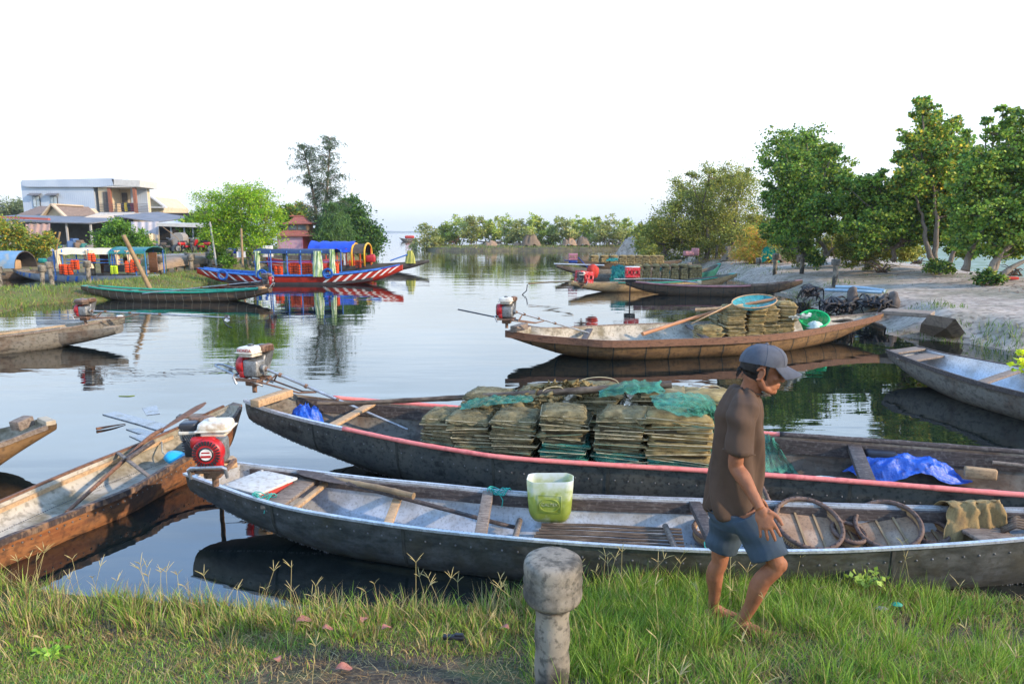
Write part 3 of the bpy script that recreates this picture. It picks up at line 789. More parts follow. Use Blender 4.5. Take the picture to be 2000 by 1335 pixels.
mb = MB(); rings = [rr_ring(.20, .12, .05, .004), rr_ring(.26, .18, .06, .012), rr_ring(.30, .21, .06, .045), rr_ring(.33, .22, .06, .09), rr_ring(.345, .23, .06, .2), rr_ring(.36, .24, .06, .31, wob=.004), rr_ring(.36, .24, .06, .34, wob=.012)]
inn = [rr_ring(.35, .23, .058, .34, wob=.012), rr_ring(.335, .22, .058, .2), rr_ring(.31, .2, .058, .06), rr_ring(.2, .12, .05, .02)]
mb.grid(rings + inn, closed=True); L_ = len(mb.v); nn = 32
mb.f.append(tuple(range(nn))[::-1]); mb.m.append(0); mb.f.append(tuple(L_ - nn + k for k in range(nn))); mb.m.append(0)
mb.build('body', m_can, cn, smooth=True, world=False, sharp=60)
mb = MB(); ring = [Vector((.075 * math.cos(a), -.119, .16 + .05 * math.sin(a))) for a in np.linspace(0, 2 * PI, 25)]
mb.tube(ring, .0035, 5); mb.tube([(-.09, -.116, .10), (-.09, -.119, .24), (.09, -.119, .24), (.09, -.116, .10), (-.09, -.116, .10)], .003, 5)
mb.build('moulded_frame', m_can, cn, smooth=True, world=False)
lettering('CALTEX', .034, m_can, cn, (0, -.119, .165), (R(90), 0, 0), depth=.004)
# woven trays
tray_wall = M('woven_bamboo', (0.36, 0.22, 0.10), (0.20, 0.11, 0.05), (.5, .33, .17), rough=.7, scale=18, stretch=(1, 1, 3), bump=.004)
tray_rim = M('tray_rim', (0.10, 0.065, 0.05), (0.19, .13, .10), (.14, .09, .07), rough=.7, scale=14, bump=.003)
tray_bed = M('tray_bed', (0.24, 0.15, 0.09), (0.40, .27, .17), (0.31, .2, .125), rough=.75, scale=5, bump=.004, speck=.4, speck_scale=60, speck_col=(.08, .05, .04), dirt=((.4, .32, .26), .4, 4))
def tray(loc, rad, tilt, tdir, label, hgt=.075):
 rt = root('woven_tray', loc, label, 'tray', 'round woven bamboo trays in the aluminium boat')
 ax = Vector((math.cos(tdir), math.sin(tdir), 0)); q = Matrix.Rotation(tilt, 3, ax)
 rt.rotation_euler = q.to_euler()
 b = MB(); b.lathe([(rad * .96, 0), (rad, hgt), (rad * .985, hgt), (rad * .945, .006)], n=56, caps=False)
 n = 84
 for k in range(n):
  a = 2 * PI * k / n; c = Vector((math.cos(a), math.sin(a), 0)); m_ = Matrix.Rotation(a, 3, 'Z')
  b.box(c * rad * .985 + Vector((0, 0, hgt * .5)), (.008, rad * .035, hgt * .86), m_)
 b.build('wall', tray_wall, rt, world=False)
 b = MB()
 for z, rr in ((hgt, .017), (.008, .011)):
  b.tube([Vector((rad * math.cos(a) * (1.0 if z > .02 else .965), rad * math.sin(a) * (1.0 if z > .02 else .965), z)) for a in np.linspace(0, 2 * PI, 57)], rr, 7)
 for k in range(30):
  a = 2 * PI * k / 30; c = Vector((math.cos(a), math.sin(a), 0)) * rad
  b.tube([c * .975 + Vector((0, 0, hgt + .018)), c + Vector((0, 0, hgt + .021)), c * 1.02 + Vector((0, 0, hgt - .018))], .0045, 4)
 b.build('rim', tray_rim, rt, smooth=True, world=False)
 b = MB(); b.lathe([(.001, .010), (rad * .5, .008), (rad * .95, .006)], n=40, caps=False); b.build('bed', tray_bed, rt, smooth=True, world=False)
 b = MB()
 for x in (-rad * .25, rad * .32): b.bar((x, -rad * .9, .017), (x + .02, rad * .9, .017), .016, .010)
 b.build('cross_slat', bamboo_m, rt, world=False)
 return rt
# row of trays: flat-ish and leaning
def tc_(px, py, z): return P(px, py, z)
tray(tc_(1577, 1036, .21) + Vector((0, .02, 0)), .235, R(27), R(0), 'largest woven bamboo tray, tilted toward the bank beside the man')
tray(tc_(1652, 1054, .14), .115, R(16), R(20), 'small woven tray lying low between two larger tilted ones')
tray(tc_(1738, 1040, .21) + Vector((0, .03, 0)), .215, R(30), R(-32), 'second large woven tray, leaning, between two small ones')
tray(tc_(1815, 1052, .15), .12, R(20), R(-30), 'small woven tray between the large leaning one and the sack')
tray(tc_(1488, 1000, .2) + Vector((-.04, .05, 0)), .20, R(78), R(90), 'woven tray standing on edge behind the man')
tray(tc_(1393, 1050, .10), .15, R(8), R(0), 'woven tray mostly hidden behind the man and his shorts')
mb = MB()
c = tc_(1733, 1043, .18)
# sack draped over bundle
sack_m = M('jute_sack', (0.36, 0.25, 0.11), (0.20, 0.13, 0.06), (.28, .19, .08), rough=.95, scale=4, stretch=(3, 3, 1), bump=.01, speck=.4, speck_scale=90, speck_col=(.12, .08, .04))
mb = MB(); rows = []
A0, A1 = P(1822, 1052, .16), P(1950, 1045, .16); T0, T1 = P(1850, 980, .44), P(1952, 978, .47)
for j in range(15):
 v = j / 14; row = []
 for i in range(34):
  u = i / 33; p = A0.lerp(A1, u).lerp(T0.lerp(T1, u), math.sin(min(1, v * 1.15) * PI / 2))
  f = .012 * math.sin(u * 24 + v * 2 + 2 * fbm(u * 3, v * 2)) * (1 - .3 * v) + .02 * fbm(u * 5, v * 3)
  p += Vector((.02 * fbm(v * 4, u * 3 + 9), -.10 * math.sin(v * PI * .5) * 0 - .12 * (1 - v) + f * 1.3, .02 * fbm(u * 6, v * 6 + 4)))
  row.append(p)
 rows.append(row)
for j in range(1, 9):
 v = j / 8; row = []
 for i in range(34):
  u = i / 33; p = rows[14][i].copy(); p += Vector((0, .22 * v, -.20 * v * v)); row.append(p)
 rows.append(row)
mb.grid(rows)
sk = mb.build('jute_sack', sack_m, smooth=True, label='brown jute sack draped in folds at the right end of the aluminium boat', cat='sack')
md = sk.modifiers.new('thickness', 'SOLIDIFY'); md.thickness = .006
mb = MB()
for k in range(6):
 a = P(1955, 1020 + k * 4, .28); mb.tube([a, P(1985, 1003 + k * 5, .34), P(2050, 1012 + k * 6, .27)], .011, 6)
mb.build('branch_bundle', bamboo_dark, smooth=True, label='bundle of thin dark branches behind the jute sack', cat='branches')
# ================================================================== 2. big boat with pink rails
near = [P(478, 783, .66), P(520, 800, .60), P(600, 822, .54), P(700, 844, .50), P(800, 865, .48), P(900, 882, .47), P(1000, 896, .46), P(1200, 910, .46), P(1385, 921, .46), P(1700, 944, .46), P(2000, 968, .46), P(2300, 985, .48), P(2600, 990, .55)]
far = [P(556, 766, .66), P(600, 772, .60), P(650, 778, .56), P(720, 784, .52), P(820, 792, .49), P(950, 802, .47), P(1100, 815, .46), P(1300, 832, .46), P(1495, 849, .46), P(1750, 867, .46), P(2000, 886, .46), P(2250, 905, .48), P(2450, 925, .55)]
h2 = Hull(near, far, [(0, .40), (.06, .22), (.16, .02), (.3, -.12), (.7, -.12), (.9, 0), (1, .3)], n=80, th=.025)
bt2 = root('pink_rail_boat', (1.5, 6, 0), 'long dark stained boat with pink painted bamboo rails carrying stacked traps', 'boat')
h2.build(bt2, [alu_dark, grey_hull, grey_wood], seams=9, rivets=True)
h2.rail(bt2, 'rail', pink_paint, 1, .145, 1, .044, .05, out=.012, dz=.012, rnd_=True, segs=66, knots=3)
h2.rail(bt2, 'rail', pink_paint, -1, .06, .66, .045, .04, out=.01, dz=.012, rnd_=True, segs=50, knots=3)
h2.rail(bt2, 'rail', dark_wood, -1, .60, 1, .055, .05, out=.0, dz=.015, rnd_=True, segs=30, knots=3, label='unpainted dark rail')
h2.rail(bt2, 'side_plank', dark_wood, -1, .02, .98, .03, .13, out=-.04, dz=-.085)
h2.rail(bt2, 'side_plank', dark_wood, 1, .02, .98, .03, .12, out=-.04, dz=-.085)
h2.rail(bt2, 'gunwale', bare_rim, 1, 0, .15, .035, .03, dz=.005)
h2.thwart(bt2, .117, tan_wood, w_=.10, th=.03, dz=-.02, skew=-.006)
h2.thwart(bt2, .675, dark_wood, w_=.12, th=.05, dz=-.05, skew=.0)
mb = MB(); mb.bar(P(497, 788, .70), P(565, 766, .70), .11, .075, r=.008); mb.build('engine_beam', tan_wood, bt2, smooth=True, sharp=30)
slat = MB()
for k in range(40):
 t = lerp(.15, .30, k / 40); a = h2.floor(t, .62, .05); b = h2.floor(t, -.62, .05); slat.bar(a, b, .048, .015)
slat.build('floor_slats', M('pale_slats', (.45, .44, .42), (.3, .29, .27), rough=.7, scale=5, stretch=(5, 5, 1), speck=.4, speck_scale=30, speck_col=(.15, .14, .12)), bt2)
slat = MB()
for k in range(18):
 s = lerp(.70, -.66, k / 17); pts = [h2.floor(t, s, .10 + .006 * rnd.random()) for t in (.69, .75, .82, .9, .96)]; slat.tube(pts, .019, 6)
slat.build('bamboo_floor', M('pinkish_bamboo', (.22, .16, .13), (.34, .27, .23), (.14, .1, .08), rough=.7, scale=5, stretch=(1, 8, 8), bump=.004), bt2)
mb = MB(); mb.box(h2.floor(.19, .1, .09), (.32, .12, .03), R(-25), r=.01); mb.build('bilge_board', black_m, bt2, smooth=True, sharp=30)
eB = engine(P(500, 733, .80), R(-17), 'red and cream petrol engine with long steel shaft on the pink railed boat', 'b', handle=.50)
end = P(818, 846, .22)
eB.location = P(500, 738, .82)
bpy.context.view_layer.update()
loc_end = Matrix.Rotation(R(17), 3, 'Z') @ (end - Vector(eB.location))
def add_shaft(rt, e, extra=None):
 e = Vector(e); b = MB(); s0 = Vector((.14, -.02, .13)); b.tube([s0, s0.lerp(e, .5), e], .016, 10, mat=0)
 for k in (0.0, .10, .28, .5): b.tube([s0.lerp(e, k), s0.lerp(e, k + .018)], .026, 10, mat=1)
 q1 = s0.lerp(e, .36)
 for y in (-.10, .09): b.tube([(-.15, y, 0), (.16, y * .9, -.03), s0.lerp(e, .25) + Vector((0, y * .4, -.10)), q1 + Vector((0, 0, -.02))], .011, 8, mat=1)
 b.tube([(.2, -.08, -.03), s0.lerp(e, .09), (.2, .07, -.03)], .010, 6, mat=1)
 b.build('drive_shaft', [e_steel, e_rust], rt, smooth=True, world=False, sharp=40)
add_shaft(eB, loc_end); eB.scale = (.93, .93, .93); eA.scale = (.93, .93, .93)
lettering('HONDA', .05, e_red, children(eB)[0], (-.01, -.171, .352), (R(90), 0, 0))
# blue tarpaulins
tarp_m = M('blue_tarp', (0.008, 0.075, 0.44), (0.006, .04, .26), (.015, .11, .55), rough=.38, scale=14, spec=.5, bump=.02)
def crumple(name, c, sx, sy, sz, mat, label, cat, seed=0, n=36, rz=0.0, sharpness=1.0, thick=.0):
 rows = []; c = Vector(c)
 for j in range(n + 1):
  v = j / n; row = []
  for i in range(n + 1):
   u = i / n; x, y = 2 * u - 1, 2 * v - 1; r_ = max(abs(x), abs(y)); ang = math.atan2(y, x)
   edge = 1 + .22 * mnoise.noise(Vector((math.cos(ang) * 1.5, math.sin(ang) * 1.5, seed)))
   px_, py_ = x * math.sqrt(1 - y * y / 2) * edge, y * math.sqrt(1 - x * x / 2) * edge
   rr = math.hypot(px_, py_)
   ridg = 1 - abs(mnoise.noise(Vector((px_ * 2.2, py_ * 2.2, seed + 3)))) * 2.2
   rid2 = 1 - abs(mnoise.noise(Vector((px_ * 5, py_ * 5, seed + 7)))) * 2
   z = max(0, 1 - rr ** 2.2) * .75 + (.30 * ridg + .15 * rid2) * sharpness * min(1, max(0, 1.0 - rr) * 3.5)
   p = rotz((px_ * sx + .05 * sx * mnoise.noise(Vector((x * 4, y * 4, seed))), py_ * sy, 0), rz)
   row.append(c + Vector((p.x, p.y, max(.0, z) * sz)))
  rows.append(row)
 mb = MB(); mb.grid(rows)
 return mb.build(name, mat, smooth=True, label=label, cat=cat)
crumple('tarpaulin', h2.floor(.057, .05, .06), .20, .15, .24, tarp_m, 'crumpled blue tarpaulin stuffed below the engine of the pink railed boat', 'tarpaulin', 4)
crumple('tarpaulin', P(1762, 930, .20), .50, .17, .19, tarp_m, 'long crumpled blue tarpaulin on the bamboo floor right of the man', 'tarpaulin', 9, n=54, rz=R(-12))
# bucket and black box, boards
bk = root('bucket', h2.floor(.645, .45, .03), 'pale green round tub behind the man in the pink railed boat', 'tub')
mb = MB(); mb.lathe([(.13, 0), (.17, .24), (.178, .24), (.178, .255), (.165, .255), (.125, .012), (.001, .012)], n=32, caps=False); mb.build('tub_body', M('pale_green_plastic', (.45, .62, .55), (.38, .52, .46), rough=.4, scale=5), bk, smooth=True, world=False, sharp=40)
mb = MB(); mb.tube([Vector((.176 * math.cos(a), .176 * math.sin(a), .25)) for a in np.linspace(0, 2 * PI, 33)], .008, 6); mb.build('rim', M('pale_green_plastic', (.4, .5, .5)), bk, smooth=True, world=False)
mb = MB(); c_ = h2.floor(.70, -.80, .13); mb.box(c_ + Vector((0, 0, .12)), (.26, .13, .26), R(-18), r=.025)
bb = mb.build('battery_box', M('navy_plastic', (.015, .018, .03), (.03, .035, .05), rough=.45, scale=6), smooth=True, sharp=40, label='dark navy box standing against the far side plank of the pink railed boat', cat='box')
pole('board_strip', [h2.at(.80, -.75, -.06), h2.at(.95, -.70, -.1)], .02, grey_wood, 'grey pole lying along the far inside of the pink railed boat', 'pole')
mb = MB(); a_ = h2.at(.79, -.72, -.16); mb.box(a_, (.25, .07, .10), R(-20), r=.02); mb.build('foam_block', tan_wood, smooth=True, label='small tan foam block under the grey pole', cat='block')
pole('bamboo_pole', [P(620, 787, .62), P(700, 786, .63), P(900, 776, .74), P(1100, 764, .90), P(1312, 750, 1.02)], (.022, .036), bamboo_dark, 'long dark bamboo pole resting on top of the stacked traps', 'pole', knots=5)
# ------------------------------------------------------------------ folded traps
net_tan = netmat('netting_tan', (0.29, 0.24, 0.125), .7, (.12, .105, .055))
net_teal = netmat('netting_teal', (0.07, 0.30, 0.22), .58, (.03, .16, .12))
net_lit_gold = netmat('netting_lit_gold', (0.42, 0.31, 0.13), .8, (.19, .14, .06))  # netting with the gold of low sunlight put into its colour
frame_m = M('trap_frame', (0.55, 0.46, 0.28), (0.28, .23, .14), (.42, .37, .24), rough=.6, scale=20)
frame_g = M('trap_frame_teal', (0.10, 0.22, 0.16), (0.2, .2, .12), rough=.6, scale=20)
def trap(loc, w_, d_, hgt, layers, label, rz=0.0, seed=0, lean=(0, 0), group='folded net traps stacked in the boats', teal_split=None, lit_gold=False, detail=True):
 """a long net trap folded up: many thin rectangular frames one on another with netting bulging between them"""
 r_ = random.Random(seed); rt = root('folded_trap', loc, label, 'fish trap', group, rz)
 fr = MB(); ne = MB(); n2 = MB(); prev = None
 lay = []
 for k in range(layers):
  t = (k + .5) / layers; sag = 0
  cx = lean[0] * t + r_.uniform(-.022, .022) * w_ / .3 + .012 * math.sin(t * 9 + seed); cy = lean[1] * t + r_.uniform(-.02, .02)
  a = r_.uniform(-.11, .11); z = t * hgt; tx = r_.uniform(-.07, .07) + .05 * math.sin(k * .9 + seed);
  lay.append((cx, cy, a, z, tx))
 def corner(L, sx, sy, s=1.0):
  cx, cy, a, z, tx = L; q_ = 1 + .07 * math.sin(z * 91 + seed * 3); x, y = sx * w_ / 2 * s * q_, sy * d_ / 2 * s * q_
  return Vector((cx + x * math.cos(a) - y * math.sin(a), cy + x * math.sin(a) + y * math.cos(a), z + tx * x))
 th = .0042 if detail else .006
 for L in lay:
  c = [corner(L, *q) for q in ((-1, -1), (1, -1), (1, 1), (-1, 1))]
  for i in range(4):
   a, b = c[i], c[(i + 1) % 4]; fr.tube([a, b], th, 4 if detail else 3, mat=r_.choice((0, 0, 1)), caps=False)
 # netting: bulging skirts around layers with rough profile
 m_ = 28; rows = []
 for k in range(layers * 2 + 1):
  L = lay[min(layers - 1, k // 2)]; s = 1.0 + (.025 if k % 2 else -.07) + r_.uniform(-.015, .015); row = []
  for i in range(m_):
   f = i / m_ * 4; e = int(f); g = f - e
   q = ((-1, -1), (1, -1), (1, 1), (-1, 1), (-1, -1)); x = lerp(q[e][0], q[e + 1][0], g); y = lerp(q[e][1], q[e + 1][1], g)
   p = corner(L, x, y, s * (1 + .02 * mnoise.noise(Vector((x * 3, y * 3, k * .7 + seed))))); p.z = k / (layers * 2) * hgt + .012 * mnoise.noise(Vector((x * 4, y * 4, k * .9 + seed))); row.append(p)
  rows.append(row)
 cut = int(len(rows) * teal_split) if teal_split else 0
 if teal_split:
  n2.grid(rows[:cut + 1], closed=True); ne.grid(rows[cut:], closed=True)
 else: ne.grid(rows, closed=True)
 # crumpled net on top, hanging over edge
 N_ = 14; rows = []
 for j in range(N_ + 1):
  row = []
  for i in range(N_ + 1):
   x, y = (2 * i / N_ - 1) * 1.04, (2 * j / N_ - 1) * 1.04; ed = max(abs(x), abs(y))
   L = lay[-1]; p = corner(L, x, y); p.z = hgt + .008 + .035 * abs(mnoise.noise(Vector((x * 2.5, y * 2.5, seed + 5)))) + .03 * (1 - ed) - (.05 + .04 * mnoise.noise(Vector((x * 3, y * 3, seed)))) * max(0, ed - .9) * 8
   row.append(p)
  rows.append(row)
 ne.grid(rows)
 ne.build('netting', net_lit_gold if lit_gold else net_tan, rt, smooth=True, world=False)
 if teal_split: n2.build('teal_netting', net_teal, rt, smooth=True, world=False)
 fr.build('frames', [frame_m, frame_g], rt, world=False)
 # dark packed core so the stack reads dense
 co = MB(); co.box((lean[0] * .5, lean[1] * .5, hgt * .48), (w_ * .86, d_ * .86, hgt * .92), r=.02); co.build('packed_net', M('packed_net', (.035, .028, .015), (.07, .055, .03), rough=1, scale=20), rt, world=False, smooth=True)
 return rt
def draped(name, pts_rows, mat, label, cat='net', group=None, amp=.02, seed=0, sub=3):
 """net thrown over things: control rows of points, interpolated with folds"""
 rr = [resample(r_, len(r_) * sub * 2) for r_ in pts_rows]; cols = len(rr[0]); nr = len(rr) * sub * 2
 colsP = [resample([r_[i] for r_ in rr], nr) for i in range(cols)]
 rows = [[colsP[i][j] + Vector((mnoise.noise(Vector((i * .35, j * .35, seed))) * amp, mnoise.noise(Vector((i * .4, j * .3, seed + 3))) * amp, mnoise.noise(Vector((i * .5, j * .4, seed + 6))) * amp)) for i in range(cols)] for j in range(nr)]
 mb = MB(); mb.grid(rows); return mb.build(name, mat, smooth=True, label=label, cat=cat, group=group)
# traps in the pink-railed boat: front row seen from the bank, left to right
bx_ = [(862, 1.0, .40, 16, .34), (926, .0, .42, 18, .36), (1008, 0, .46, 20, .38), (1098, 0, .54, 24, .38), (1193, 0, .56, 24, .41), (1298, 0, .56, 28, .50)]
lbl = ['low net trap nearest the engine end of the pink railed boat', 'net trap with a teal fold on its side, second from the engine end', 'dark brown net trap, third from the engine end of the pink railed boat',
       'net trap with pale frame ends showing and teal lower half, fourth from the engine end', 'net trap with a smooth brown net top, left of the tall golden one', 'tallest net trap with golden frame ends, right end of the front row']
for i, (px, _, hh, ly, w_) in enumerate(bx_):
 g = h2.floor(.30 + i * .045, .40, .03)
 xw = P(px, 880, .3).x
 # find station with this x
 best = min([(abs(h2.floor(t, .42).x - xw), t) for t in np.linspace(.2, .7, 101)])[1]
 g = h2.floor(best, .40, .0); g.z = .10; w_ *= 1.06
 trap(g, w_ * .98, .38, hh + .17, ly, lbl[i], R(-14 + (i % 2) * 4), seed=20 + i, lean=(.02 * (-1) ** i, .03), teal_split=(.35, .3, 0, .62, .55, .5)[i] or None, lit_gold=(i == 5))
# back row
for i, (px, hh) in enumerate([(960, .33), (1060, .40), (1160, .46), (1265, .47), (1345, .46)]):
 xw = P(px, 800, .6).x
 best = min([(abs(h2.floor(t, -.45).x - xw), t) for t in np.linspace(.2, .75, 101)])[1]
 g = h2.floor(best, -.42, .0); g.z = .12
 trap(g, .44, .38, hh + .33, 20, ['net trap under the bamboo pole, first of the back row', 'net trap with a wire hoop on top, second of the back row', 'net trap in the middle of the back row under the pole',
         'net trap under the teal net by the pole tip', 'tan net trap at the right end of the back row'][i], R(-16), seed=40 + i, lit_gold=(i == 4))
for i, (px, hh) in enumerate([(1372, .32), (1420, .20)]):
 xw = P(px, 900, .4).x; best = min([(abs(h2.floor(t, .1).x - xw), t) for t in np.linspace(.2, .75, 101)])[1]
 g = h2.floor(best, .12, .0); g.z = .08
 trap(g, .34, .36, hh, 12, ['low golden net trap to the left of the man', 'lowest net trap hidden behind the man'][i], R(-10), seed=50 + i, lit_gold=True)
# teal nets over them
draped('teal_net', [[P(1270, 772, .97), P(1320, 766, .99), P(1385, 770, .97)], [P(1280, 792, .95), P(1345, 786, .95), P(1400, 798, .86)], [P(1330, 812, .88), P(1385, 818, .82), P(1404, 865, .50)]], net_teal, 'teal net hanging over the right end of the trap stacks', amp=.03, seed=2, sub=4)
draped('teal_net', [[P(900, 788, .78), P(950, 774, .86), P(1040, 772, .90)], [P(900, 800, .76), P(960, 790, .82), P(1040, 784, .86)]], net_teal, 'thin teal net lying on the traps at the engine end', amp=.025, seed=5, sub=4)
draped('teal_net', [[P(1170, 762, .97), P(1225, 743, 1.06), P(1290, 745, 1.04)], [P(1170, 776, .93), P(1230, 768, .97), P(1300, 766, .97)]], net_teal, 'pale teal net bunched under the tip of the bamboo pole', amp=.03, seed=8, sub=4)
draped('teal_net', [[P(1492, 845, .5), P(1505, 850, .52), P(1512, 862, .5)], [P(1488, 920, .25), P(1520, 922, .2), P(1560, 925, .18)]], net_teal, 'pale green net strip hanging behind the man', amp=.03, seed=11, sub=4)
# wire hoops sticking up
mb = MB()
for (px, py, r_) in ((1120, 755, .10), (1165, 752, .16), (1385, 762, .09), (1080, 762, .07)):
 c = P(px, py, .93); mb.tube([c + Vector((r_ * 1.4 * math.cos(a), .05 * math.cos(a), r_ * .5 * math.sin(a))) for a in np.linspace(0, PI, 12)], .004, 5)
mb.build('wire_hoops', frame_m, smooth=True, label='thin wire hoops poking up out of the piled nets', cat='wire')
ORANGE = M('bottle', (0.8, .78, .72))
draped('brown_net', [[P(905, 792, .74), P(1000, 768, .82), P(1100, 756, .90), P(1200, 752, .93), P(1290, 758, .92)], [P(900, 800, .72), P(1000, 782, .80), P(1100, 768, .88), P(1200, 766, .90), P(1300, 772, .90)], [P(905, 812, .66), P(1000, 800, .72), P(1100, 790, .76), P(1200, 786, .80), P(1310, 790, .82)]], net_tan, 'brown net thrown loosely over the back row of traps', amp=.07, seed=21, sub=6)
draped('brown_net', [[P(1030, 762, .86), P(1070, 748, .96), P(1120, 744, 1.0), P(1165, 752, .95)], [P(1030, 772, .84), P(1075, 760, .90), P(1125, 757, .93), P(1170, 764, .90)]], net_lit_gold, 'golden brown net puffed up behind the pole', amp=.06, seed=25, sub=5)
draped('teal_net', [[P(1345, 800, .92), P(1370, 796, .92), P(1395, 800, .88)], [P(1362, 835, .72), P(1380, 836, .70), P(1400, 842, .62)], [P(1362, 885, .46), P(1382, 892, .42), P(1402, 895, .38)]], net_teal, 'green net slumping down the right flank of the tallest trap', amp=.05, seed=27, sub=6)
draped('teal_net', [[P(845, 812, .66), P(880, 806, .68), P(930, 808, .68)], [P(840, 850, .42), P(872, 856, .40), P(905, 862, .40)]], netmat('netting_dark_teal', (.05, .20, .15), .55), 'dark green net hanging over the first low traps', amp=.04, seed=29, sub=5)
# ================================================================== 3. old wooden boat, lower left
near = [P(-260, 1178, .22), P(-120, 1118, .22), P(0, 1056, .22), P(75, 1028, .22), P(150, 997, .22), P(255, 955, .23), P(317, 919, .25), P(383, 880, .30), P(425, 850, .38), P(455, 818, .46), P(473, 789, .51)]
far = [P(-320, 1110, .22), P(-120, 1032, .22), P(0, 981, .22), P(100, 938, .22), P(174, 907, .23), P(270, 869, .26), P(353, 834, .32), P(400, 811, .39), P(435, 795, .46), P(456, 785, .51)]
h3 = Hull(near, far, [(0, .15), (.1, -.1), (.5, -.14), (.75, -.1), (.88, .08), (1, .42)], n=60, side=SIDE)
bt3 = root('old_wooden_boat', (-4, 6, 0), 'old waterlogged wooden boat with rust-orange outer side at the lower left', 'boat')
h3.build(bt3, [orange_wood, pale_in, grey_wood], seams=0, rivets=True)
h3.rail(bt3, 'gunwale', M('worn_gunwale', (.10, .065, .05), (.25, .14, .08), (.04, .03, .03), rough=.75, scale=3, stretch=(1, 4, 1), bump=.005, speck=.4, speck_scale=25, speck_col=(.3, .2, .12)), 1, .1, .97, .045, .05, out=.01, dz=-.005, segs=50)
h3.rail(bt3, 'gunwale', brown_wood, -1, .1, .97, .03, .03, out=.005, dz=.003, segs=50)
h3.rail(bt3, 'rub_strip', tan_wood, -1, .1, .8, .025, .035, out=-.035, dz=-.05, segs=50)
h3.thwart(bt3, .60, grey_wood, w_=.035, th=.02, dz=.01, skew=.035)
mb = MB(); mb.box(P(392, 826, .36), (.30, .16, .03), R(5), r=.006); mb.box(P(380, 812, .38), (.36, .12, .03), R(8), r=.006)
mb.build('foredeck_plank', grey_wood, bt3, smooth=True, sharp=30)
# bilge water standing in it
rows = [[h3.at(t, s) for s in (.80, .30)] for t in np.linspace(.12, .56, 20)]
for r_ in rows:
 for v in r_: v.z = .062
mw, t_, b_ = nodemat('bilge_water'); b_.inputs['Base Color'].default_value = (.05, .05, .02, 1); b_.inputs['Roughness'].default_value = .03; b_.inputs['IOR'].default_value = 1.5
mb = MB(); mb.grid(rows); mb.build('bilge_water', mw, bt3)
pole('paddle', [P(130, 1000, .10), P(235, 905, .22), P(290, 855, .33), P(318, 838, .38)], (.016, .022), brown_wood, 'long brown paddle slanting across the old wooden boat', 'paddle', knots=0, flat_end=(.62, .12))
pole('short_stick', [P(246, 898, .26), P(300, 862, .34)], .022, dark_wood, 'short dark stick tied beside the brown paddle', 'stick')
mb = MB(); c = P(341, 905, .16) ; mb.lathe([(.001, .07), (.07, .065), (.11, .045), (.125, .0), (.12, 0), (.10, .04), (.001, .06)], (0, 0, 0), n=28, caps=False)
mb.xf(Matrix.Translation(c + Vector((0, .05, .02))) @ Matrix.Rotation(R(25), 4, 'Y'))
mb.build('plastic_bowl', M('cyan_plastic', (.02, .38, .60), (.015, .3, .5), rough=.35, scale=6), smooth=True, label='upturned cyan plastic bowl in the old wooden boat', cat='bowl')
mb = MB(); c = P(350, 885, .2)
mb.tube([c, c + Vector((-.1, 0, -.05)), c + Vector((-.22, .1, -.02)), c + Vector((-.3, .25, .04))], .008, 6); mb.build('rope', rope_m, smooth=True, label='white rope lying in the bow of the old wooden boat', cat='rope')
# half-sunk boards and a floating stick
board_m = M('wet_board', (.10, .12, .15), (.05, .055, .06), (.16, .19, .23), rough=.2, scale=6, spec=.5, speck=.5, speck_scale=40, speck_col=(.02, .02, .02))
def sheet(pts, z0, label, name='floating_board', tz=.02):
 q = [P(a, b, z0) for a, b in pts]; mb = MB(); n = len(q)
 mb.add([v + Vector((0, 0, 0)) for v in q] + [v - Vector((0, 0, tz)) for v in q], [tuple(range(n)), tuple(range(n, 2 * n))[::-1]] + [(i, (i + 1) % n, n + (i + 1) % n, n + i)[::-1] for i in range(n)])
 return mb.build(name, board_m, label=label, cat='board', group='boards awash beside the old wooden boat')
sheet([(200, 808), (226, 803), (325, 828), (330, 846), (290, 834), (272, 828)], .012, 'longest board awash left of the brown paddle blade')
sheet([(246, 837), (270, 835), (318, 848), (345, 862), (330, 866)], .010, 'narrow board awash just below the longest one')
sheet([(252, 850), (280, 847), (318, 858), (300, 872)], .009, 'short board awash under the paddle blade')
sheet([(277, 796), (306, 791), (312, 807), (286, 810)], .006, 'small square board floating apart above the others')
pole('floating_stick', [P(188, 837, .02), P(215, 832, .02), P(245, 827, .008)], (.018, .005), brown_wood, 'brown stick floating left of the awash boards', 'stick')
pole('floating_weed', [P(232, 773, .004), P(250, 773, .006), P(263, 772, .004)], .006, M('weed', (.2, .28, .05)), 'thin green weed floating alone on the open water', 'weed')
# ================================================================== 4. bow at the far left edge
near = [P(-260, 950, .35), P(-120, 905, .33), P(0, 868, .34), P(60, 845, .40), P(111, 826, .47)]
far = [P(-300, 880, .35), P(-120, 858, .33), P(0, 836, .34), P(50, 824, .40), P(84, 815, .47)]
for l_, k_ in ((near, .92), (far, 1.05)): l_.insert(0, l_[0] + (l_[0] - l_[3]) * k_)
near[0], far[0] = near[0].lerp(far[0], .25) + Vector((0, 0, .1)), near[0].lerp(far[0], .75) + Vector((0, 0, .1))
h4 = Hull(near, far, [(0, .3), (.2, -.05), (.6, -.1), (.8, .05), (1, .38)], n=44)
bt4 = root('brown_boat', P(0, 860, 0), 'bow of a brown wooden boat entering at the left edge, above the old waterlogged one', 'boat')
h4.build(bt4, [M('brown_hull', ()), pale_in, grey_wood])
h4.rail(bt4, 'gunwale', grey_wood, 1, 0, .97, .04, .05, out=.01, dz=0)
mb = MB(); mb.bar(P(100, 826, .48), P(82, 818, .48), .09, .05, r=.008); mb.build('bow_cap', M('bow_tan', (.5, .42, .3), (.35, .28, .2), rough=.8, scale=8), bt4)
